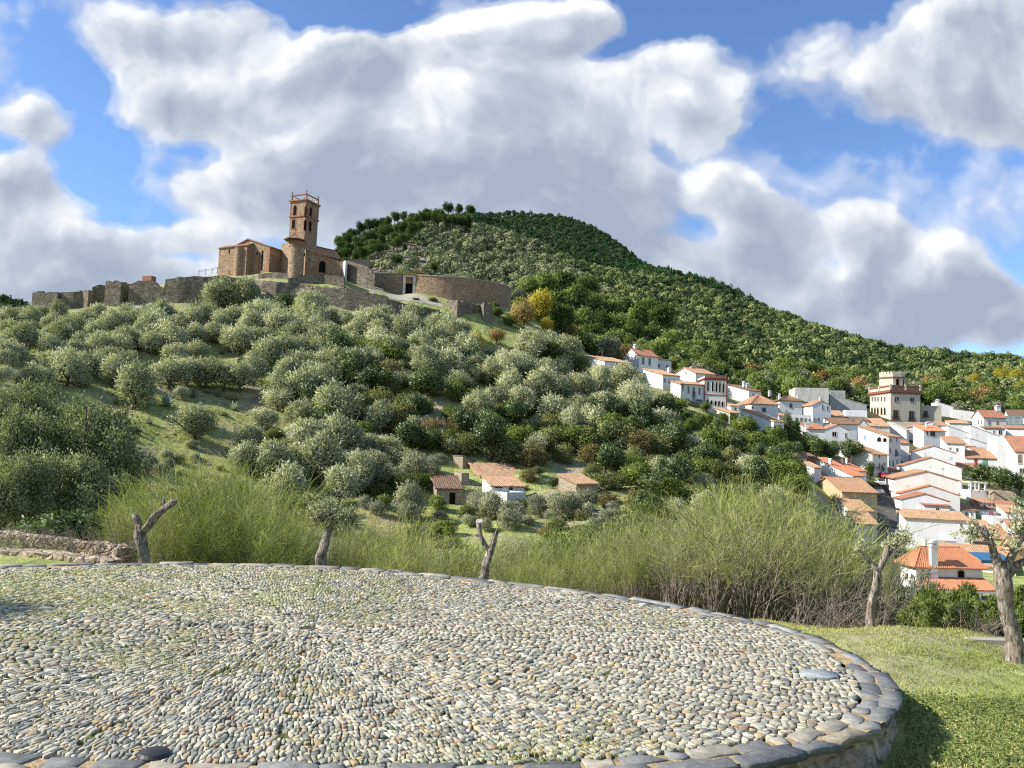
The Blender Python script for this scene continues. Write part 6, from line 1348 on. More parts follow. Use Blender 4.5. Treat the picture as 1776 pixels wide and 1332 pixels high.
q1 = np.stack([i6, j6, j6 + 6, i6 + 6], -1).reshape(1, -1, 4) + b_[:, :, None]; cap = (i6 + 12)[None, :] + b_
link('cobbles', mesh_np('cobbles', loc3(V3.reshape(-1, 3)), [np.concatenate([q1, q1 + 6], 1).reshape(-1, 4), cap], MT['cobble'], col=np.repeat(np.clip(col, 0, .8), 18, axis=0)), plat); print('stones', n_)
def slab(poly, z, th, col, parent, name='rim_slab'):
    "irregular flat slab with a chamfered rim"
    Q = np.asarray(poly); pts = []
    for i in range(len(Q)):
        a_, b_ = Q[i], Q[(i + 1) % len(Q)]; L_ = np.linalg.norm(b_ - a_); m_ = max(1, int(L_ / .13))
        for j in range(m_): pts.append(a_ + (b_ - a_) * j / m_)
    pts = np.array(pts); c = pts.mean(0); pts = pts + g.normal(size=pts.shape) * .016; n_ = len(pts); tx, ty = g.normal(size=2) * .012
    def rg_(f, zz): q = c + (pts - c) * f; return np.c_[q, zz + z + (q[:, 0] - c[0]) * tx + (q[:, 1] - c[1]) * ty + g.normal(size=n_) * .002]
    V = np.vstack([rg_(.99, -th), rg_(1.0, -.012), rg_(.965, 0.0)]); i = np.arange(n_); j = (i + 1) % n_
    q1 = np.stack([i, j, j + n_, i + n_], 1); q2 = q1 + n_; cap = (i + 2 * n_)[None, :]; bot = i[::-1][None, :]
    me = mesh_np(name, loc3(V), [np.vstack([q1, q2]), cap, bot], MT['slab'], col=np.repeat(np.array(col)[None], len(V), 0) * g.uniform(.94, 1.06, (len(V), 1))); return link(name, me, parent)
SC = [(.17,.172,.162),(.23,.232,.215),(.31,.30,.265),(.31,.285,.225),(.22,.22,.205),(.36,.33,.26),(.125,.13,.13),(.27,.235,.175),(.17,.175,.165)]
Rr = smooth(resample(O, .10), 5); Ra, Rb, Rc = inset(Rr, -.015), inset(Rr, .19), inset(Rr, .37); nR = len(Rr); i = 0; cnt = 0
def strip(A, B, i0, i1, ga=.018):
    i0, i1 = i0 % nR, i1 % nR; a0, a1, b0, b1 = A[i0], A[i1], B[i0], B[i1]; am, bm = A[((i0 + (i1 - i0) % nR // 2)) % nR], B[((i0 + (i1 - i0) % nR // 2)) % nR]
    P_ = np.array([a0, am, a1, b1, bm, b0]); c = P_.mean(0); s = 1 - ga / max(.05, np.linalg.norm(P_ - c, axis=1).mean()); P_ = c + (P_ - c) * s; return P_ + g.normal(size=P_.shape) * .024
def seen(pt): x, y = proj((pt[0], pt[1], 0)); return -60 < x < 1840 and y < 1400
row2 = []
while i < nR - 3:
    st = int(g.integers(3, 8)); c = SC[int(g.integers(len(SC)))]
    if seen(Rr[i % nR]) and cnt < 88: slab(strip(Ra, Rb, i, min(i + st, nR - 1), .02), .002 + g.normal() * .006, .06, c, plat); cnt += 1
    else: row2.append((Ra, Rb, i, min(i + st, nR - 1), c))
    i += st
i = 0
extra = []
while i < nR - 3:
    st = int(g.integers(2, 6)); c = SC[int(g.integers(len(SC)))]
    if g.random() < .9: row2.append((Rb, Rc, i, min(i + st, nR - 1), c))
    i += st
VV, FF, CC = [], [], []; base = 0
for A, B, a_, b_, c in row2:
    Q = strip(A, B, a_, b_, .02); n_ = len(Q); z = g.normal() * .005; cn = Q.mean(0)
    V = np.vstack([np.c_[Q, np.full(n_, z - .05)], np.c_[Q, np.full(n_, z - .01)], np.c_[cn + (Q - cn) * .93, np.full(n_, z)]]); ii = np.arange(n_); jj = (ii + 1) % n_
    q1 = np.stack([ii, jj, jj + n_, ii + n_], 1); FF.append((np.vstack([q1, q1 + n_]) + base, (ii + 2 * n_)[None] + base)); VV.append(V); CC.append(np.repeat(np.array(c)[None], len(V), 0)); base += len(V)
me = mesh_np('inner_rim_stones', loc3(np.vstack(VV)), [np.vstack([f[0] for f in FF]), np.vstack([f[1] for f in FF])], MT['slab'], col=np.vstack(CC)); link('inner_rim_stones', me, plat)
# the flat grey slab set in the cobbles
q = SL[None] + np.array([(-.22,-.02),(-.14,.13),(.10,.15),(.22,.03),(.16,-.13),(-.10,-.14)]); slab(q, .012, .06, (.30,.33,.33), plat, 'flat_slab')
# black domed cap
p = gp(268, 1309); m = MB(); m.tube([(0,0,-.03),(0,0,.0),(0,0,.022),(0,0,.036),(0,0,.042)], [.115,.115,.10,.06,.02], 20); o = m.build('ground_light', MT['iron'], smooth=False, loc=(p[0], p[1], .005)); tag(o, 'black domed disc set in the near rim of the threshing floor', 'ground light')
# ---------------------------------------------------------------- grass
def blades(name, label, XY, z, h, w, mat, seed, lean=.5, va=None, vb=(0, 1), parent=None):
    g = np.random.default_rng(seed); n = len(XY); a = g.uniform(0, 6.28, n); le = g.uniform(0, lean, n) * h; b = g.uniform(0, 6.28, n)
    c = np.c_[XY, z]; sd = np.c_[np.cos(a), np.sin(a), np.zeros(n)] * (w / 2)[:, None]; tip = c + np.c_[np.cos(b) * le, np.sin(b) * le, h * np.sqrt(np.clip(1 - (le / h) ** 2 * .6, .2, 1))]; mid = c * .5 + tip * .5 + np.c_[np.zeros((n, 2)), h * .12]
    V = np.stack([c - sd, c + sd, mid + sd * .8, tip, mid - sd * .8], 1).reshape(-1, 3); Fq = np.arange(n * 5).reshape(n, 5)
    v = g.uniform(*vb, n) if va is None else np.clip(va + g.normal(size=n) * .12, 0, 1)
    o = link(name, mesh_np(name, V, Fq, MT[mat], np.repeat(v, 5)), parent)
    if not parent: tag(o, label, 'grass', kind='stuff')
    return o
# lawn right of and behind the floor
n = 190000; U = g.random(n); dist = 5.2 + (17.0 - 5.2) * U ** 1.25; az = g.uniform(.02, .74, n); XY = np.c_[dist * np.tan(az), dist]
k = ~inside(inset(Of, -.02), XY); XY = XY[k]; px, py = projv(XY[:, 0], XY[:, 1], np.full(len(XY), -.4)); k = (px > 1180) & (px < 2100) & (py < 1500) & ~((px < 1330) & (py > 1150)); XY = XY[k]; XY = XY[g.random(len(XY)) < np.clip(.72 + .45 * vnoise(XY, 1.3, 41), .12, 1)]
dry = np.clip(.62 - .30 * vnoise(XY, .9, 3) + np.clip((XY[:, 1] - 7.5) * .06, -.1, .12), 0, 1)
cl = np.clip(.7 + .3 * vnoise(XY, 5, 8), .3, 1.3)
blades('lawn_grass', 'green and straw-coloured grass beside the threshing floor', XY, HG(XY[:, 0], XY[:, 1]) - .01, (g.uniform(.035, .085, len(XY)) * cl), g.uniform(.006, .011, len(XY)), 'grassblade', 31, .95, va=dry)
# broad-leaved weeds in the near lawn
n = 26000; dist = g.uniform(5.2, 9.5, n); az = g.uniform(.25, .72, n); XY = np.c_[dist * np.tan(az), dist]; k = ~inside(inset(Of, -.03), XY) & (vnoise(XY, 1.6, 5) > -.15); XY = XY[k]; n = len(XY)
z = HG(XY[:, 0], XY[:, 1]) + g.uniform(.01, .06, n); ax = unitv(n, g); ax[:, 2] = np.abs(ax[:, 2]) * .4; ax /= np.linalg.norm(ax, axis=1)[:, None]; sd = np.cross(ax, unitv(n, g) * .5 + [0, 0, 1]); sd /= np.linalg.norm(sd, axis=1)[:, None]
V, Fq = leaves(np.c_[XY, z], ax, sd, g.uniform(.025, .055, n), g.uniform(.015, .035, n)); o = link('lawn_weeds', mesh_np('lawn_weeds', V, Fq, MT['leaf_green'], np.repeat(g.uniform(.25, .95, n), 4))); tag(o, 'broad-leaved weeds growing through the near lawn', 'weeds', kind='stuff')
# moss and tufts in the joints of the floor
n = 90000; XY = np.c_[g.uniform(-9.5, 3.2, n), g.uniform(5.6, 14.4, n)]; px, py = projv(XY[:, 0], XY[:, 1], np.zeros(n))
fld = vnoise(XY, 1.1, 12) * .5 + .35 * vnoise(XY, 3.5, 14) + .12 * (XY[:, 1] - 9) / 3
for (x, y, rx, ry, s) in ((230,1045,150,30,1.1),(140,1100,90,24,.8),(500,1200,50,30,.9),(430,1170,60,25,.6),(300,1140,110,30,.5),(880,1015,40,10,.5),(540,1010,18,60,.7),(620,1060,160,30,.25),(1330,1130,40,14,.8),(1300,1300,30,12,.4),(570,1180,40,26,.7),(80,1010,160,20,.5)): fld = fld + s * np.exp(-((px - x) / rx) ** 2 - ((py - y) / ry) ** 2)
k = (fld + g.normal(size=n) * .18 > .42) & inside(inset(Of, .3), XY); XY = XY[k]
blades('joint_grass', 'short bright grass and moss growing between the cobbles', XY, np.full(len(XY), -.018), g.uniform(.028, .055, len(XY)), g.uniform(.006, .010, len(XY)), 'grassblade', 33, .9, vb=(.1, .9))
# ---------------------------------------------------------------- pollards
def mat_bark():
    m, nt, out = newmat('pollard_bark'); q = N(nt); geo = q('ShaderNodeNewGeometry').outputs['Position']
    mp = q('ShaderNodeMapping', {'Vector': geo, 'Scale': (1, 1, .28)}).outputs[0]; n = q.noise(mp, 26, 5, .7); n2 = q.noise(geo, 3.5, 4)
    c = q.ramp(n, [(.38, (.045,.038,.028)), (.48, (.21,.185,.145)), (.66, (.43,.39,.32))]); c = q.mix(q.ramp(n2, [(.5,(0,0,0)),(.62,(1,1,1))]), c, q.mix(.5, c, (.17,.12,.07))); surf(nt, out, c, .95, n, .05, .03, .9); return m
MT['pollard'] = mat_bark(); MT['cutwood'] = mat_flat('sawn_wood', (.55,.50,.42), .9, .1, .15, 12)
def limb(m, pts, Y, g_, n=11, sub=5, knob=.14, dY=None):
    "pts: view x, y, radius in view px; smooth gnarled tapering limb"
    C = []; Rd = []
    for i, (x, y, r_) in enumerate(pts):
        Yk = Y + (dY[i] if dY else 0); C.append(P(x, y, Yk)); Rd.append(r_ * Yk / F * .82)
    C = np.array(C); Rd = np.array(Rd); t = np.arange(len(C)); tt = np.linspace(0, len(C) - 1, (len(C) - 1) * sub + 1)
    cc = np.stack([np.interp(tt, t, C[:, k]) for k in range(3)], 1); rr = np.interp(tt, t, Rd)
    for _ in range(2): cc[1:-1] = cc[1:-1] * .5 + (cc[:-2] + cc[2:]) * .25
    ph = g_.random() * 6; cc[1:-1] += np.array([[math.sin(k * .45 + ph), math.cos(k * .5 + ph), 0] for k in range(1, len(cc) - 1)]) * rr[1:-1, None] * .12
    rings = []
    ph2 = [g_.random() * 6 for _ in range(4)]
    k0 = len(m.v)
    for i, p_ in enumerate(cc):
        tg = cc[min(i + 1, len(cc) - 1)] - cc[max(i - 1, 0)]; tg /= np.linalg.norm(tg); a = np.cross(tg, (0, 1, 0.01)); a /= np.linalg.norm(a); b = np.cross(tg, a)
        for k in range(n):
            an = 2 * math.pi * k / n; f = 1 + .13 * math.sin(an * 3 + i * .25 + ph2[0]) + .08 * math.sin(an * 5 - i * .4 + ph2[1]) + knob * .6 * (g_.random() - .5) + .05 * math.sin(i * .6 + ph2[2])
            m.v.append(tuple(p_ + (a * math.cos(an) + b * math.sin(an)) * rr[i] * f))
    for i in range(len(cc) - 1):
        for k in range(n): k2 = (k + 1) % n; m.f.append((k0+i*n+k, k0+i*n+k2, k0+(i+1)*n+k2, k0+(i+1)*n+k)); m.m.append(0)
    m.f.append(tuple(k0 + (len(cc) - 1) * n + k for k in range(n))); m.m.append(0); return cc, rr
def pollard(label, Y, trunk, limbs, seed, sprouts=(), cut=None, matl='leaf_olive'):
    g_ = random.Random(seed); m = MB(); c0, _ = limb(m, trunk, Y, g_); base = P(trunk[0][0], trunk[0][1], Y)
    zg = float(HG(base[0], base[1])); b2 = np.array([base[0], base[1], min(zg, base[2]) - .3]); rt = trunk[0][2] * Y / F * .82; m.tube([b2, b2 * .45 + base * .55, base + [0, 0, .04]], [rt * 1.6, rt * 1.22, rt * 1.0], 11, rough=.08, rg=g_, cap=False)
    for l in limbs: limb(m, l, Y, g_)
    o = empty('pollarded_olive', tuple(base), 0, label, 'pollarded tree'); v = [tuple(np.array(q) - base) for q in m.v]; m.v = v; m.build('trunk', MT['pollard'], o, smooth=True)
    if cut:
        x, y, r_ = cut; c = P(x, y, Y) - base; q = MB(); q.tube([c, c + np.array([0, -.02, .035])], r_ * Y / F, 12); q.build('sawn_top', MT['cutwood'], o)
    if sprouts:
        tw = MB(); lp, la, ls = [], [], []; gg = np.random.default_rng(seed)
        for (x, y, rx, ry, nt_) in sprouts:
            for _ in range(nt_):
                s = P(x + gg.normal() * rx * .25, y + ry * .7, Y) - base; e = P(x + gg.normal() * rx * .6, y + gg.normal() * ry * .5, Y + gg.normal() * .25) - base; md = s * .45 + e * .55 + gg.normal(size=3) * .04
                tw.tube([s, md, e], [.009, .006, .003], 4, cap=False)
                for t in np.linspace(.25, 1.05, 16): q = s + (e - s) * t + gg.normal(size=3) * .025; lp.append(q); lp.append(q + gg.normal(size=3) * .02)
        tw.build('twigs', MT['bark'], o); lp = np.array(lp); nl = len(lp); ax = unitv(nl, gg) + [0, 0, .5]; ax /= np.linalg.norm(ax, axis=1)[:, None]; sd = np.cross(ax, unitv(nl, gg)); sd /= np.linalg.norm(sd, axis=1)[:, None]
        V, Fq = leaves(lp, ax, sd, gg.uniform(.05, .085, nl), gg.uniform(.014, .024, nl)); link('leaves', mesh_np('leaves', V, Fq, MT[matl], np.repeat(gg.uniform(.1, .95, nl), 4)), o)
    return o
pollard('gnarled bare forked stump leaning right in front of the brooms, leftmost pollard', 15.6, [(250,972,11),(247,945,11),(243,918,10.5)], [[(244,920,9),(240,908,7.5),(235,897,7),(232,892,4)],[(245,922,9.5),(258,910,8),(272,893,8),(287,880,7),(300,872,7.5),(306,870,4)],[(289,880,3),(284,870,3.5),(284,864,2)]], 3)
pollard('twisted pollard with a tuft of grey-green shoots behind the floor edge', 15.8, [(559,985,10),(556,965,11),(562,948,9.5),(568,930,8),(571,915,8)], [[(569,922,5),(577,910,5),(584,903,3)]], 5, sprouts=[(572,880,46,26,46),(555,890,30,20,18),(598,885,26,20,16)])
pollard('bare pollard with a pale sawn top and two prongs behind the floor edge', 15.0, [(838,1003,9),(842,985,8.5),(848,965,8),(851,952,7.5)], [[(850,956,5.5),(840,945,5),(833,930,5),(831,906,5)],[(851,955,6.5),(856,942,5),(860,928,5),(863,917,3.5)],[(835,932,2.5),(829,930,2),(825,926,1.2)]], 8, cut=(831,906,5.5))
pollard('slim forked pollard with thin leafy shoots in front of the village street', 13.2, [(1509,1086,8.5),(1511,1055,8),(1516,1025,8),(1521,1000,7.5),(1524,985,7)], [[(1523,990,6),(1512,978,5),(1500,965,4),(1492,955,3)],[(1524,988,7),(1531,972,6),(1538,960,6),(1540,946,5)],[(1534,968,4),(1548,955,3),(1562,940,2),(1566,920,1.2)]], 11, sprouts=[(1566,925,16,20,12),(1490,945,12,14,5),(1545,935,14,16,6)])
pollard('thick leaning pollard with leafy shoots at the right edge of the lawn', 11.4, [(1760,1118,16),(1752,1085,14.5),(1744,1050,15),(1738,1015,15.5),(1738,985,14)], [[(1738,992,12),(1730,970,9),(1722,950,7),(1714,935,6),(1702,920,5),(1692,905,3.5)],[(1742,988,10),(1752,970,8),(1762,950,7),(1772,930,6),(1782,905,5)],[(1744,996,10),(1760,982,8),(1776,974,7),(1795,968,6)],[(1716,938,5),(1712,925,4),(1706,912,3)]], 13, sprouts=[(1692,915,20,24,12),(1768,900,22,38,18),(1762,940,22,22,7),(1712,925,18,18,5)])
# off-frame olive whose shade falls on the left of the floor
V, Fq, va, c, r = crown(1.5, 1.6, 1.9, 14, 900, 6, .10, .03, 404, br=(.22, .36), up=.5); o = empty('olive_tree', (-10.7, 10.0, -.4), 0, 'olive tree just outside the left of the view, shading the floor', 'olive tree'); link('crown', leafy('crown', V, Fq, MT['leaf_olive'], va), o); link('trunk', trunk_mesh(1.5, 1.9, 1.6, c, 5, .12), o)
# ---------------------------------------------------------------- brooms
def broom_mesh(seed, ns=34, nt_=34, Hh=3.0, fan=.27, twl=(.3, .75), tw=.008):
    gg = np.random.default_rng(seed); st = MB(); A = []; B = []; Cc = []; va = []
    for s in range(ns):
        az = gg.uniform(0, 6.28); sp = abs(gg.normal()) * fan; h = Hh * gg.uniform(.6, 1.0); b = np.array([math.cos(az), math.sin(az), 0]) * gg.uniform(0, .25); out = np.array([math.cos(az), math.sin(az), 0])
        pts = [b + out * sp * h * (t ** 1.4) + np.array([0, 0, h * t * (1 - .12 * sp * t)]) + gg.normal(size=3) * .05 * t for t in np.linspace(0, 1, 6)]
        st.tube([pts[0] - [0, 0, .3]] + pts, [.022, .02, .017, .013, .009, .006, .003], 4, cap=False)
        pts = np.array(pts); tv = gg.uniform(.2, .8)
        for _ in range(nt_):
            t = gg.uniform(.30, 1.0) ** .7; f = t * 5; i = min(int(f), 4); p0 = pts[i] + (pts[i + 1] - pts[i]) * (f - i); d = (pts[i + 1] - pts[i]); d /= np.linalg.norm(d)
            L_ = gg.uniform(*twl); d1 = d * .9 + gg.normal(size=3) * .42 + [0, 0, .15]; d1 /= np.linalg.norm(d1); d2 = d1 + gg.normal(size=3) * .25 + out * .12 + [0, 0, -.12]; d2 /= np.linalg.norm(d2)
            A.append(p0); B.append(p0 + d1 * L_ * .5); Cc.append(p0 + d1 * L_ * .5 + d2 * L_ * .5); va.append(tv)
    A, B, Cc = map(np.array, (A, B, Cc)); n = len(A); sd = np.cross(B - A, unitv(n, gg)); sd /= np.linalg.norm(sd, axis=1)[:, None] + 1e-9; sd *= tw / 2
    V = np.stack([A - sd, A + sd, B - sd, B + sd, Cc - sd * .4, Cc + sd * .4], 1).reshape(-1, 3); b = (np.arange(n) * 6)[:, None]; Fq = np.concatenate([b + [[0, 1, 3, 2]], b + [[2, 3, 5, 4]]])
    return mesh_np('twigs', V, Fq, MT['broom'], np.repeat(np.clip(np.array(va) + gg.normal(size=n) * .16, 0, 1), 6)), st.mesh('stems', MT['broomstem'])
MT['broomstem'] = mat_flat('broom_stem', (.29,.245,.185), .95, .1, .3, 8)
BRM = [broom_mesh(s) for s in (1, 2, 3, 4, 5, 6)]; BRS = [broom_mesh(s, 46, 16, 3.0, .5, (.3, .6), .009) for s in (11, 12, 13)]
FOLB = 1
def broom(px, Y, ytop, wk=1.0, v=None, sparse=False, desc=None):
    d = ray(px, 900); X_ = d[0] * Y; z = float(HG(X_, Y)); top = P(px, ytop, Y)[2]; h = max(top - z, .6); s = h / 3.0
    tm, sm = (BRS if sparse else BRM)[PR.randrange(3 if sparse else 6)]; o = empty('broom_bush', (X_, Y, z), PR.uniform(0, 6.28), None, 'broom bush'); sc3 = (s * wk, s * wk, s)
    link('stems', sm, o, (0, 0, 0), 0, sc3); link('twigs', tm, o, (0, 0, 0), 0, sc3); PL.append([o, 'broomdry' if sparse else 'broom', px, (ytop + 990) / 2, desc])
for px, Y, yt in [(205,22,880),(228,19,868),(262,21,840),(300,20,828),(330,24,815),(352,20,812),(385,23,806),(408,20,818),(430,25,835),(455,20,850),(482,22,868),(505,19,885),(530,21,900),(290,17.5,860),(370,17.5,850),(440,17.5,880),(335,17,880),(600,22,915),(625,20,935),(640,25,920)]: broom(px, Y, yt, 1.15)
for px, Y, yt in [(670,19,925),(700,23,905),(730,20,915),(765,21,925),(800,19,930),(690,17.5,950),(745,17.5,950),(820,22,940)]: broom(px, Y, yt, 1.3, sparse=PR.random() < .4)
for px, Y, yt in [(880,20,958),(905,24,940),(935,19,950),(960,23,935),(985,18,955),(1010,22,925),(1035,19,930),(1060,24,910),(1085,18,925),(1110,21,895),(1135,18,905),(1165,22,880),(1190,17,895),(1215,20,868),(1245,17,865),(1262,22,842),(1285,18,850),(1310,20,835),(1335,16.5,852),(1355,22,850),(1375,17.5,872),(1400,20,872),(1425,17,890),(1450,20,895),(1470,18,915),(1300,15.5,905),(1240,15.5,905),(1385,15.5,925),(1170,15.8,925),(1100,16,945),(1030,16.5,965),(960,16.5,975),(1440,15.2,930),(900,17,975),(1520,19,945)]: broom(px, Y, yt, 1.1, sparse=(px in (1010,1060,1110,1190,1215,1245,1285,1310,1335,1375,1400,1425,1240,1385,1440,1300,1170,1030)))
broom(1538, 13.9, 930, .28); broom(1345, 26, 830, .7, sparse=True); broom(1290, 26, 818, .6, sparse=True)
for px, Y, w, yt in [(1060,40,80,885),(1105,42,90,878),(1150,44,84,872),(1195,42,90,866),(1015,44,84,895),(970,46,80,905),(925,44,84,905),(875,46,76,905),(1240,40,84,858),(1285,40,80,862),(1330,38,84,866),(1375,36,70,885),(1420,34,64,905),(1465,34,60,925),(690,50,80,925),(740,50,76,930),(800,48,70,925),(640,52,76,935),(600,50,70,935),(1030,52,80,872),(1130,54,84,858),(1215,52,84,846),(1545,26,60,995)]: plant(['midgrey', 'midgreen', 'midolive', 'midgrey'][(px // 10) % 4], px, 900, w, 1, Y=Y, ytop=yt, desc='mixed leafy bush', ymin=25)
# leaning dry branches at the lawn edge
def drybush(label, px, py, Y, n, spread, lean, hgt, seed, lift=0, rad=.006, z0=None):
    gg = np.random.default_rng(seed); X_ = ray(px, py)[0] * Y; z = float(HG(X_, Y)) if z0 is None else z0; o = empty('dry_bush', (X_, Y, z), 0, label, 'dry bush'); m = MB()
    for _ in range(n):
        a = gg.uniform(0, 6.28); b = np.array([gg.normal() * spread * .5, gg.normal() * spread * .25, 0]); d = np.array([math.cos(a) * .6 + lean, math.sin(a) * .5, gg.uniform(.3, 1)]); d /= np.linalg.norm(d); L_ = hgt * gg.uniform(.5, 1.3); p_ = [b]
        for k in range(4): d = d + gg.normal(size=3) * .22; d /= np.linalg.norm(d); p_.append(p_[-1] + d * L_ / 4)
        for q in p_: q[2] = max(q[2], 0.0)
        m.tube(p_, [rad, rad * .8, rad * .6, rad * .45, rad * .25], 4, cap=False)
        for k in range(3):
            i = int(gg.integers(1, 4)); e = p_[i] + (d + gg.normal(size=3) * .6) * L_ * .22; m.tube([p_[i], e], [rad * .5, rad * .2], 3, cap=False)
    m.build('twigs', MT['broomstem'], o); return o
drybush('tangle of bare grey twigs against the near right side of the threshing floor', 1455, 1305, 5.75, 130, .75, .05, .42, 5, rad=.0035)
drybush('fallen grey branches leaning right at the edge of the lawn', 1425, 1065, 14.6, 26, .9, .8, 1.5, 6, rad=.013)
drybush('low dry grey bush at the foot of the slim forked pollard', 1480, 1060, 14.2, 120, 1.2, .1, .9, 7)
drybush('dry straw-coloured bush between the green junipers and the thick pollard', 1690, 1090, 13.2, 70, .6, .0, .5, 9)
drybush('dry weeds beside the leftmost pollard stump', 225, 965, 16, 160, 1.4, 0, .7, 10)
drybush('dry weeds along the upper drystone wall at the far left', 110, 945, 17.5, 220, 2.6, 0, .6, 12); drybush('dry weeds between the two low stone walls at the far left edge', 20, 950, 17, 200, 2.0, 0, .5, 14)
for px, Y, w, desc in [(1590,14.5,100,'bright green juniper'),(1640,13.6,110,'bright green juniper'),(1690,14.4,110,'bright green juniper'),(1735,14.5,90,'bright green juniper'),(1790,14.5,110,'bright green juniper'),(1620,16.2,110,'bright green juniper'),(1670,17,120,'bright green juniper'),(1760,17,110,'bright green juniper')]: plant('juniper', px, 1060, w, 1.0, Y=Y, desc=desc, ytop=1000 + (px * 7 % 29))
for px, Y, w in [(1535,15.8,90),(1570,17.5,110),(1500,17.5,90),(1545,20,130),(1600,20,110)]: plant('greynear', px, 1060, w, 1.05, Y=Y, ytop=985 + (px * 7 % 30))
# low drystone walls at left, kerb stone at right
lowwall('dry_stone_wall', 'upper dry-stone wall in dry grass at the far left', [(-120,918,19.5),(0,922,19),(70,931,18.4),(140,940,18),(205,950,17.4)], .4, MT['tanstone'], sub=.3, jit=.04)
lowwall('dry_stone_wall', 'lower dry-stone wall with pale top stones behind the left of the floor', [(-120,948,16.6),(0,954,16.2),(60,960,16),(135,969,15.7),(185,973,15.5)], .45, MT['tanstone'], sub=.3, jit=.03)
m = MB(); p0 = P(1685, 1100, 12.3); m.box(0, .95, 0, .2, -.15, .015); m.box(1.0, 1.5, .02, .2, -.15, .0); o = m.build('kerb_stone', MT['mortar'] if False else MT['paving'], loc=(p0[0], p0[1], float(HG(p0[0], p0[1])) + .02)); tag(o, 'flat pale kerb stone lying left of the thick pollard', 'kerb stone')
# rough grass on the open slope and in the valley
def tufts(name, label, polys, n, hr, wr, mat, seed, per=9):
    gg = np.random.default_rng(seed); C_ = []
    for (x0, x1, y0, y1), k in polys:
        for _ in range(k):
            p = cast(gg.uniform(x0, x1), gg.uniform(y0, y1), 60)
            if p is not None: C_.append(p[:2])
    C_ = np.array(C_); XY = np.repeat(C_, per, axis=0) + gg.normal(size=(len(C_) * per, 2)) * .22
    blades(name, label, XY, HG(XY[:, 0], XY[:, 1]) - .03, gg.uniform(*hr, len(XY)), gg.uniform(*wr, len(XY)), mat, seed, .8, vb=(.05, .95))
PG = [((195,480,600,860), 1500), ((600,780,870,960), 500), ((880,1000,830,900), 260), ((90,480,640,760), 500), ((500,900,560,640), 300)]
tufts('slope_grass', 'tufted green grass on the open castle slope', PG, 0, (.12, .30), (.03, .06), 'grassblade', 61)
tufts('dry_slope_grass', 'straw-coloured dry grass on the open castle slope', [((195,480,600,870), 1300), ((600,760,880,960), 500)], 0, (.15, .38), (.03, .05), 'drygrass', 62)
# agaves on the slope
def agave_mesh(seed):
    gg = np.random.default_rng(seed); n = 46; V, Fq, va = [], [], []
    for i in range(n):
        a = i * 2.4; e = .15 + 1.25 * (i / n); L_ = gg.uniform(.9, 1.3); o_ = np.array([math.cos(a), math.sin(a), 0]); s_ = np.array([-math.sin(a), math.cos(a), 0]); k = len(V)
        for t, w in ((0, .07), (.35, .10), (.7, .06), (1, .004)):
            c = o_ * L_ * t * math.cos(e) + np.array([0, 0, L_ * t * math.sin(e) - .10 * t * t * math.cos(e) * 2]); V += [c - s_ * w, c + s_ * w]
        for j in range(3): Fq.append((k + 2*j, k + 2*j + 1, k + 2*j + 3, k + 2*j + 2))
        va += [gg.uniform(.2, .9)] * 8
    return mesh_np('leaves', np.array(V), np.array(Fq), MT['agave'], va)
AG = [agave_mesh(1), agave_mesh(2)]
for x, y, w, lab in [(288,705,44,'large spiky blue-grey agave above the grassy slope, biggest of its kind'),(405,712,30,'spiky agave standing alone right of the largest one'),(210,742,28,'agave at the left below the largest one'),(259,735,24,'small agave right above the fallen trunk'),(243,748,14,'tiny agave at the top of the bare bank'),(347,703,12,'tiny agave behind the olive between the two larger ones'),(68,576,22,'pale agave clump among the olives at the far left below the end tower')]:
    p = cast(x, y); s = w * p[1] / F / 2.0; o = empty('agave', (p[0], p[1], float(HG(p[0], p[1]))), x * .1, lab, 'agave'); link('leaves', AG[x % 2], o, (0, 0, 0), 0, (s, s, s))
# rocks on the open slope
gr = np.random.default_rng(3)
def rockmesh(s):
    q = MB(); gg = random.Random(s); pts = []; n = 8
    for z, f in ((-.4, .9), (0, 1.1), (.35, .85), (.55, .4)): pts.append([(math.cos(2*math.pi*k/n) * f * gg.uniform(.7, 1.15), math.sin(2*math.pi*k/n) * f * gg.uniform(.7, 1.15), z * gg.uniform(.8, 1.2)) for k in range(n)])
    A = np.array([r_ + r_[:1] for r_ in pts]); q.grid(A); q.poly([tuple(v) for v in A[-1][:-1]]); return q.mesh('boulder', MT['tanstone'])
RK = [rockmesh(i) for i in range(5)]
g2_ = np.random.default_rng(8); RKP = [(float(g2_.uniform(200, 430)), float(g2_.uniform(700, 870)), float(g2_.uniform(2.5, 6))) for _ in range(46)] + [(258,655,9),(265,640,8),(250,668,7),(300,752,8),(285,758,7),(268,712,10),(345,795,14),(352,800,12),(335,802,10),(362,806,9),(235,800,7),(222,812,8),(215,820,6),(240,820,7),(400,760,7),(305,790,6),(256,770,6),(372,615,7),(410,635,6),(385,612,6),(290,735,7),(228,795,6),(680,915,7),(668,925,6),(655,905,6)]
for i, (x, y, w) in enumerate(RKP):
    p = cast(x, y); s = w * p[1] / F / 2; o = link('boulder', RK[i % 5], None, (p[0], p[1], float(HG(p[0], p[1]))), i, (s * 1.3, s, s * .8)); tag(o, None, 'boulder'); PL.append([o, 'rock', x, y, None])
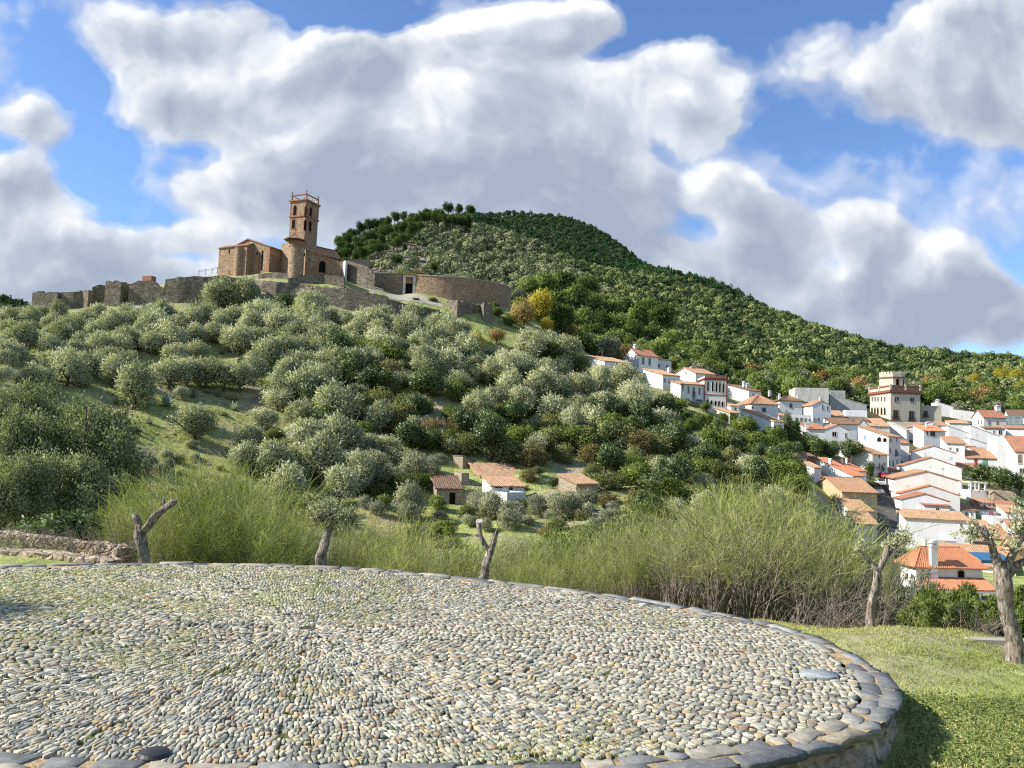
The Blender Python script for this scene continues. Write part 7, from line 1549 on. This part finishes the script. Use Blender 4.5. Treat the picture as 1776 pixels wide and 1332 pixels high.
# ---------------------------------------------------------------- labels: kind + zone + order from the left
ZN = [(-200,235,480,640,'on the slope under the west castle towers'),(235,480,480,560,'close under the long pale castle wall'),(480,770,500,590,'close under the shaded castle wall'),
 (770,1000,480,640,'around the corner bastion'),(-200,235,640,760,'on the lower left slope'),(235,480,560,660,'on the slope below the tan ruins'),(235,480,660,760,'around the agaves'),
 (235,480,760,905,'below the agaves'),(480,620,590,700,'on the bank below the shaded castle wall'),(620,770,590,700,'on the bank below the bastion'),(480,620,700,900,'left of the valley huts'),
 (620,780,700,800,'above the striped-roof hut'),(780,940,640,800,'above the larger valley hut'),(940,1100,640,720,'below the plain white barn'),(940,1100,720,840,'above the lone ochre hut'),
 (1100,1240,640,740,'below the upper village row'),(1100,1240,740,840,'around the metal shelter'),(1240,1400,700,900,'on the bank left of the village'),(620,780,800,1000,'below the striped-roof hut'),
 (780,1120,800,1000,'in front of the valley huts'),(1120,1400,840,1000,'in the hollow left of the barns'),(1380,1560,700,1000,'along the street side of the village'),(1560,1900,780,920,'beside the tan stone store'),
 (940,1120,480,640,'in the wood above the plain white barn'),(1120,1290,480,650,'in the wood above the arcaded building'),(1290,1500,560,720,'in the wood above the glass turret'),(1500,1640,560,720,'in the wood around the palace turret'),(1640,2100,560,790,'in the wood behind the right end of the village'),
 (-200,235,760,1000,'at the far left behind the stone walls'),(560,960,300,500,'on the mountain shoulder above the round enclosure'),(-3000,5000,-900,3000,'near the outer edge of the view')]
DN = {'olive':'silvery olive tree','olivebig':'broad silvery olive tree','oak':'dark green oak','green':'fresh green shrub','bramble':'olive-brown bramble thicket','dark':'dark leafy tree','yellow':'yellow autumn tree','rust':'rusty autumn tree','grey':'grey-green bush',
 'big':'large leafy tree','juniper':'bright green juniper','greynear':'grey twiggy bush','pine':'pine with bare trunk','wood_leaf_oak':'dark rounded tree','wood_leaf_green':'brighter green tree','wood_leaf_grey':'greyish tree','wood_leaf_rust':'brownish tree','broom':'tall yellow-green broom','broomdry':'sparse stemmy broom','rock':'brown boulder'}
BZ = [(0,560,'left of the tufted pollard'),(560,860,'between the tufted and the sawn pollard'),(860,1120,'just right of the sawn pollard'),(1120,1300,'in the middle of the broom thicket'),(1300,3000,'left of the slim forked pollard')]
def ordn(k): return {1:'first',2:'second',3:'third',4:'fourth',5:'fifth',6:'sixth',7:'seventh',8:'eighth',9:'ninth',10:'tenth'}.get(k, f"{k}{'th' if 10 < k % 100 < 14 else {1:'st',2:'nd',3:'rd'}.get(k % 10, 'th')}")
GR = {}
for o, key, x, y, desc in PL:
    x, y = float(x), float(y)
    if key.startswith('broom'): z = next(p for a, b, p in BZ if a <= x < b)
    elif desc == 'mixed leafy bush': z = 'rising just behind the row of brooms'
    elif key in ('juniper', 'greynear'): z = 'behind the lawn at the right'
    else: z = next(q[4] for q in ZN if q[0] <= x < q[1] and q[2] <= y < q[3])
    GR.setdefault((desc or DN[key], z), []).append((x, o))
for (dn, z), L_ in GR.items():
    L_.sort(key=lambda t: t[0])
    for i, (x, o) in enumerate(L_):
        o['label'] = f"{dn} {z}" if len(L_) == 1 else f"{dn} {z}, {ordn(i + 1)} from left"
        o['group'] = f"{dn.split()[-1]}s {z}"
print('things', len([o for o in COL.objects if o.parent is None]))
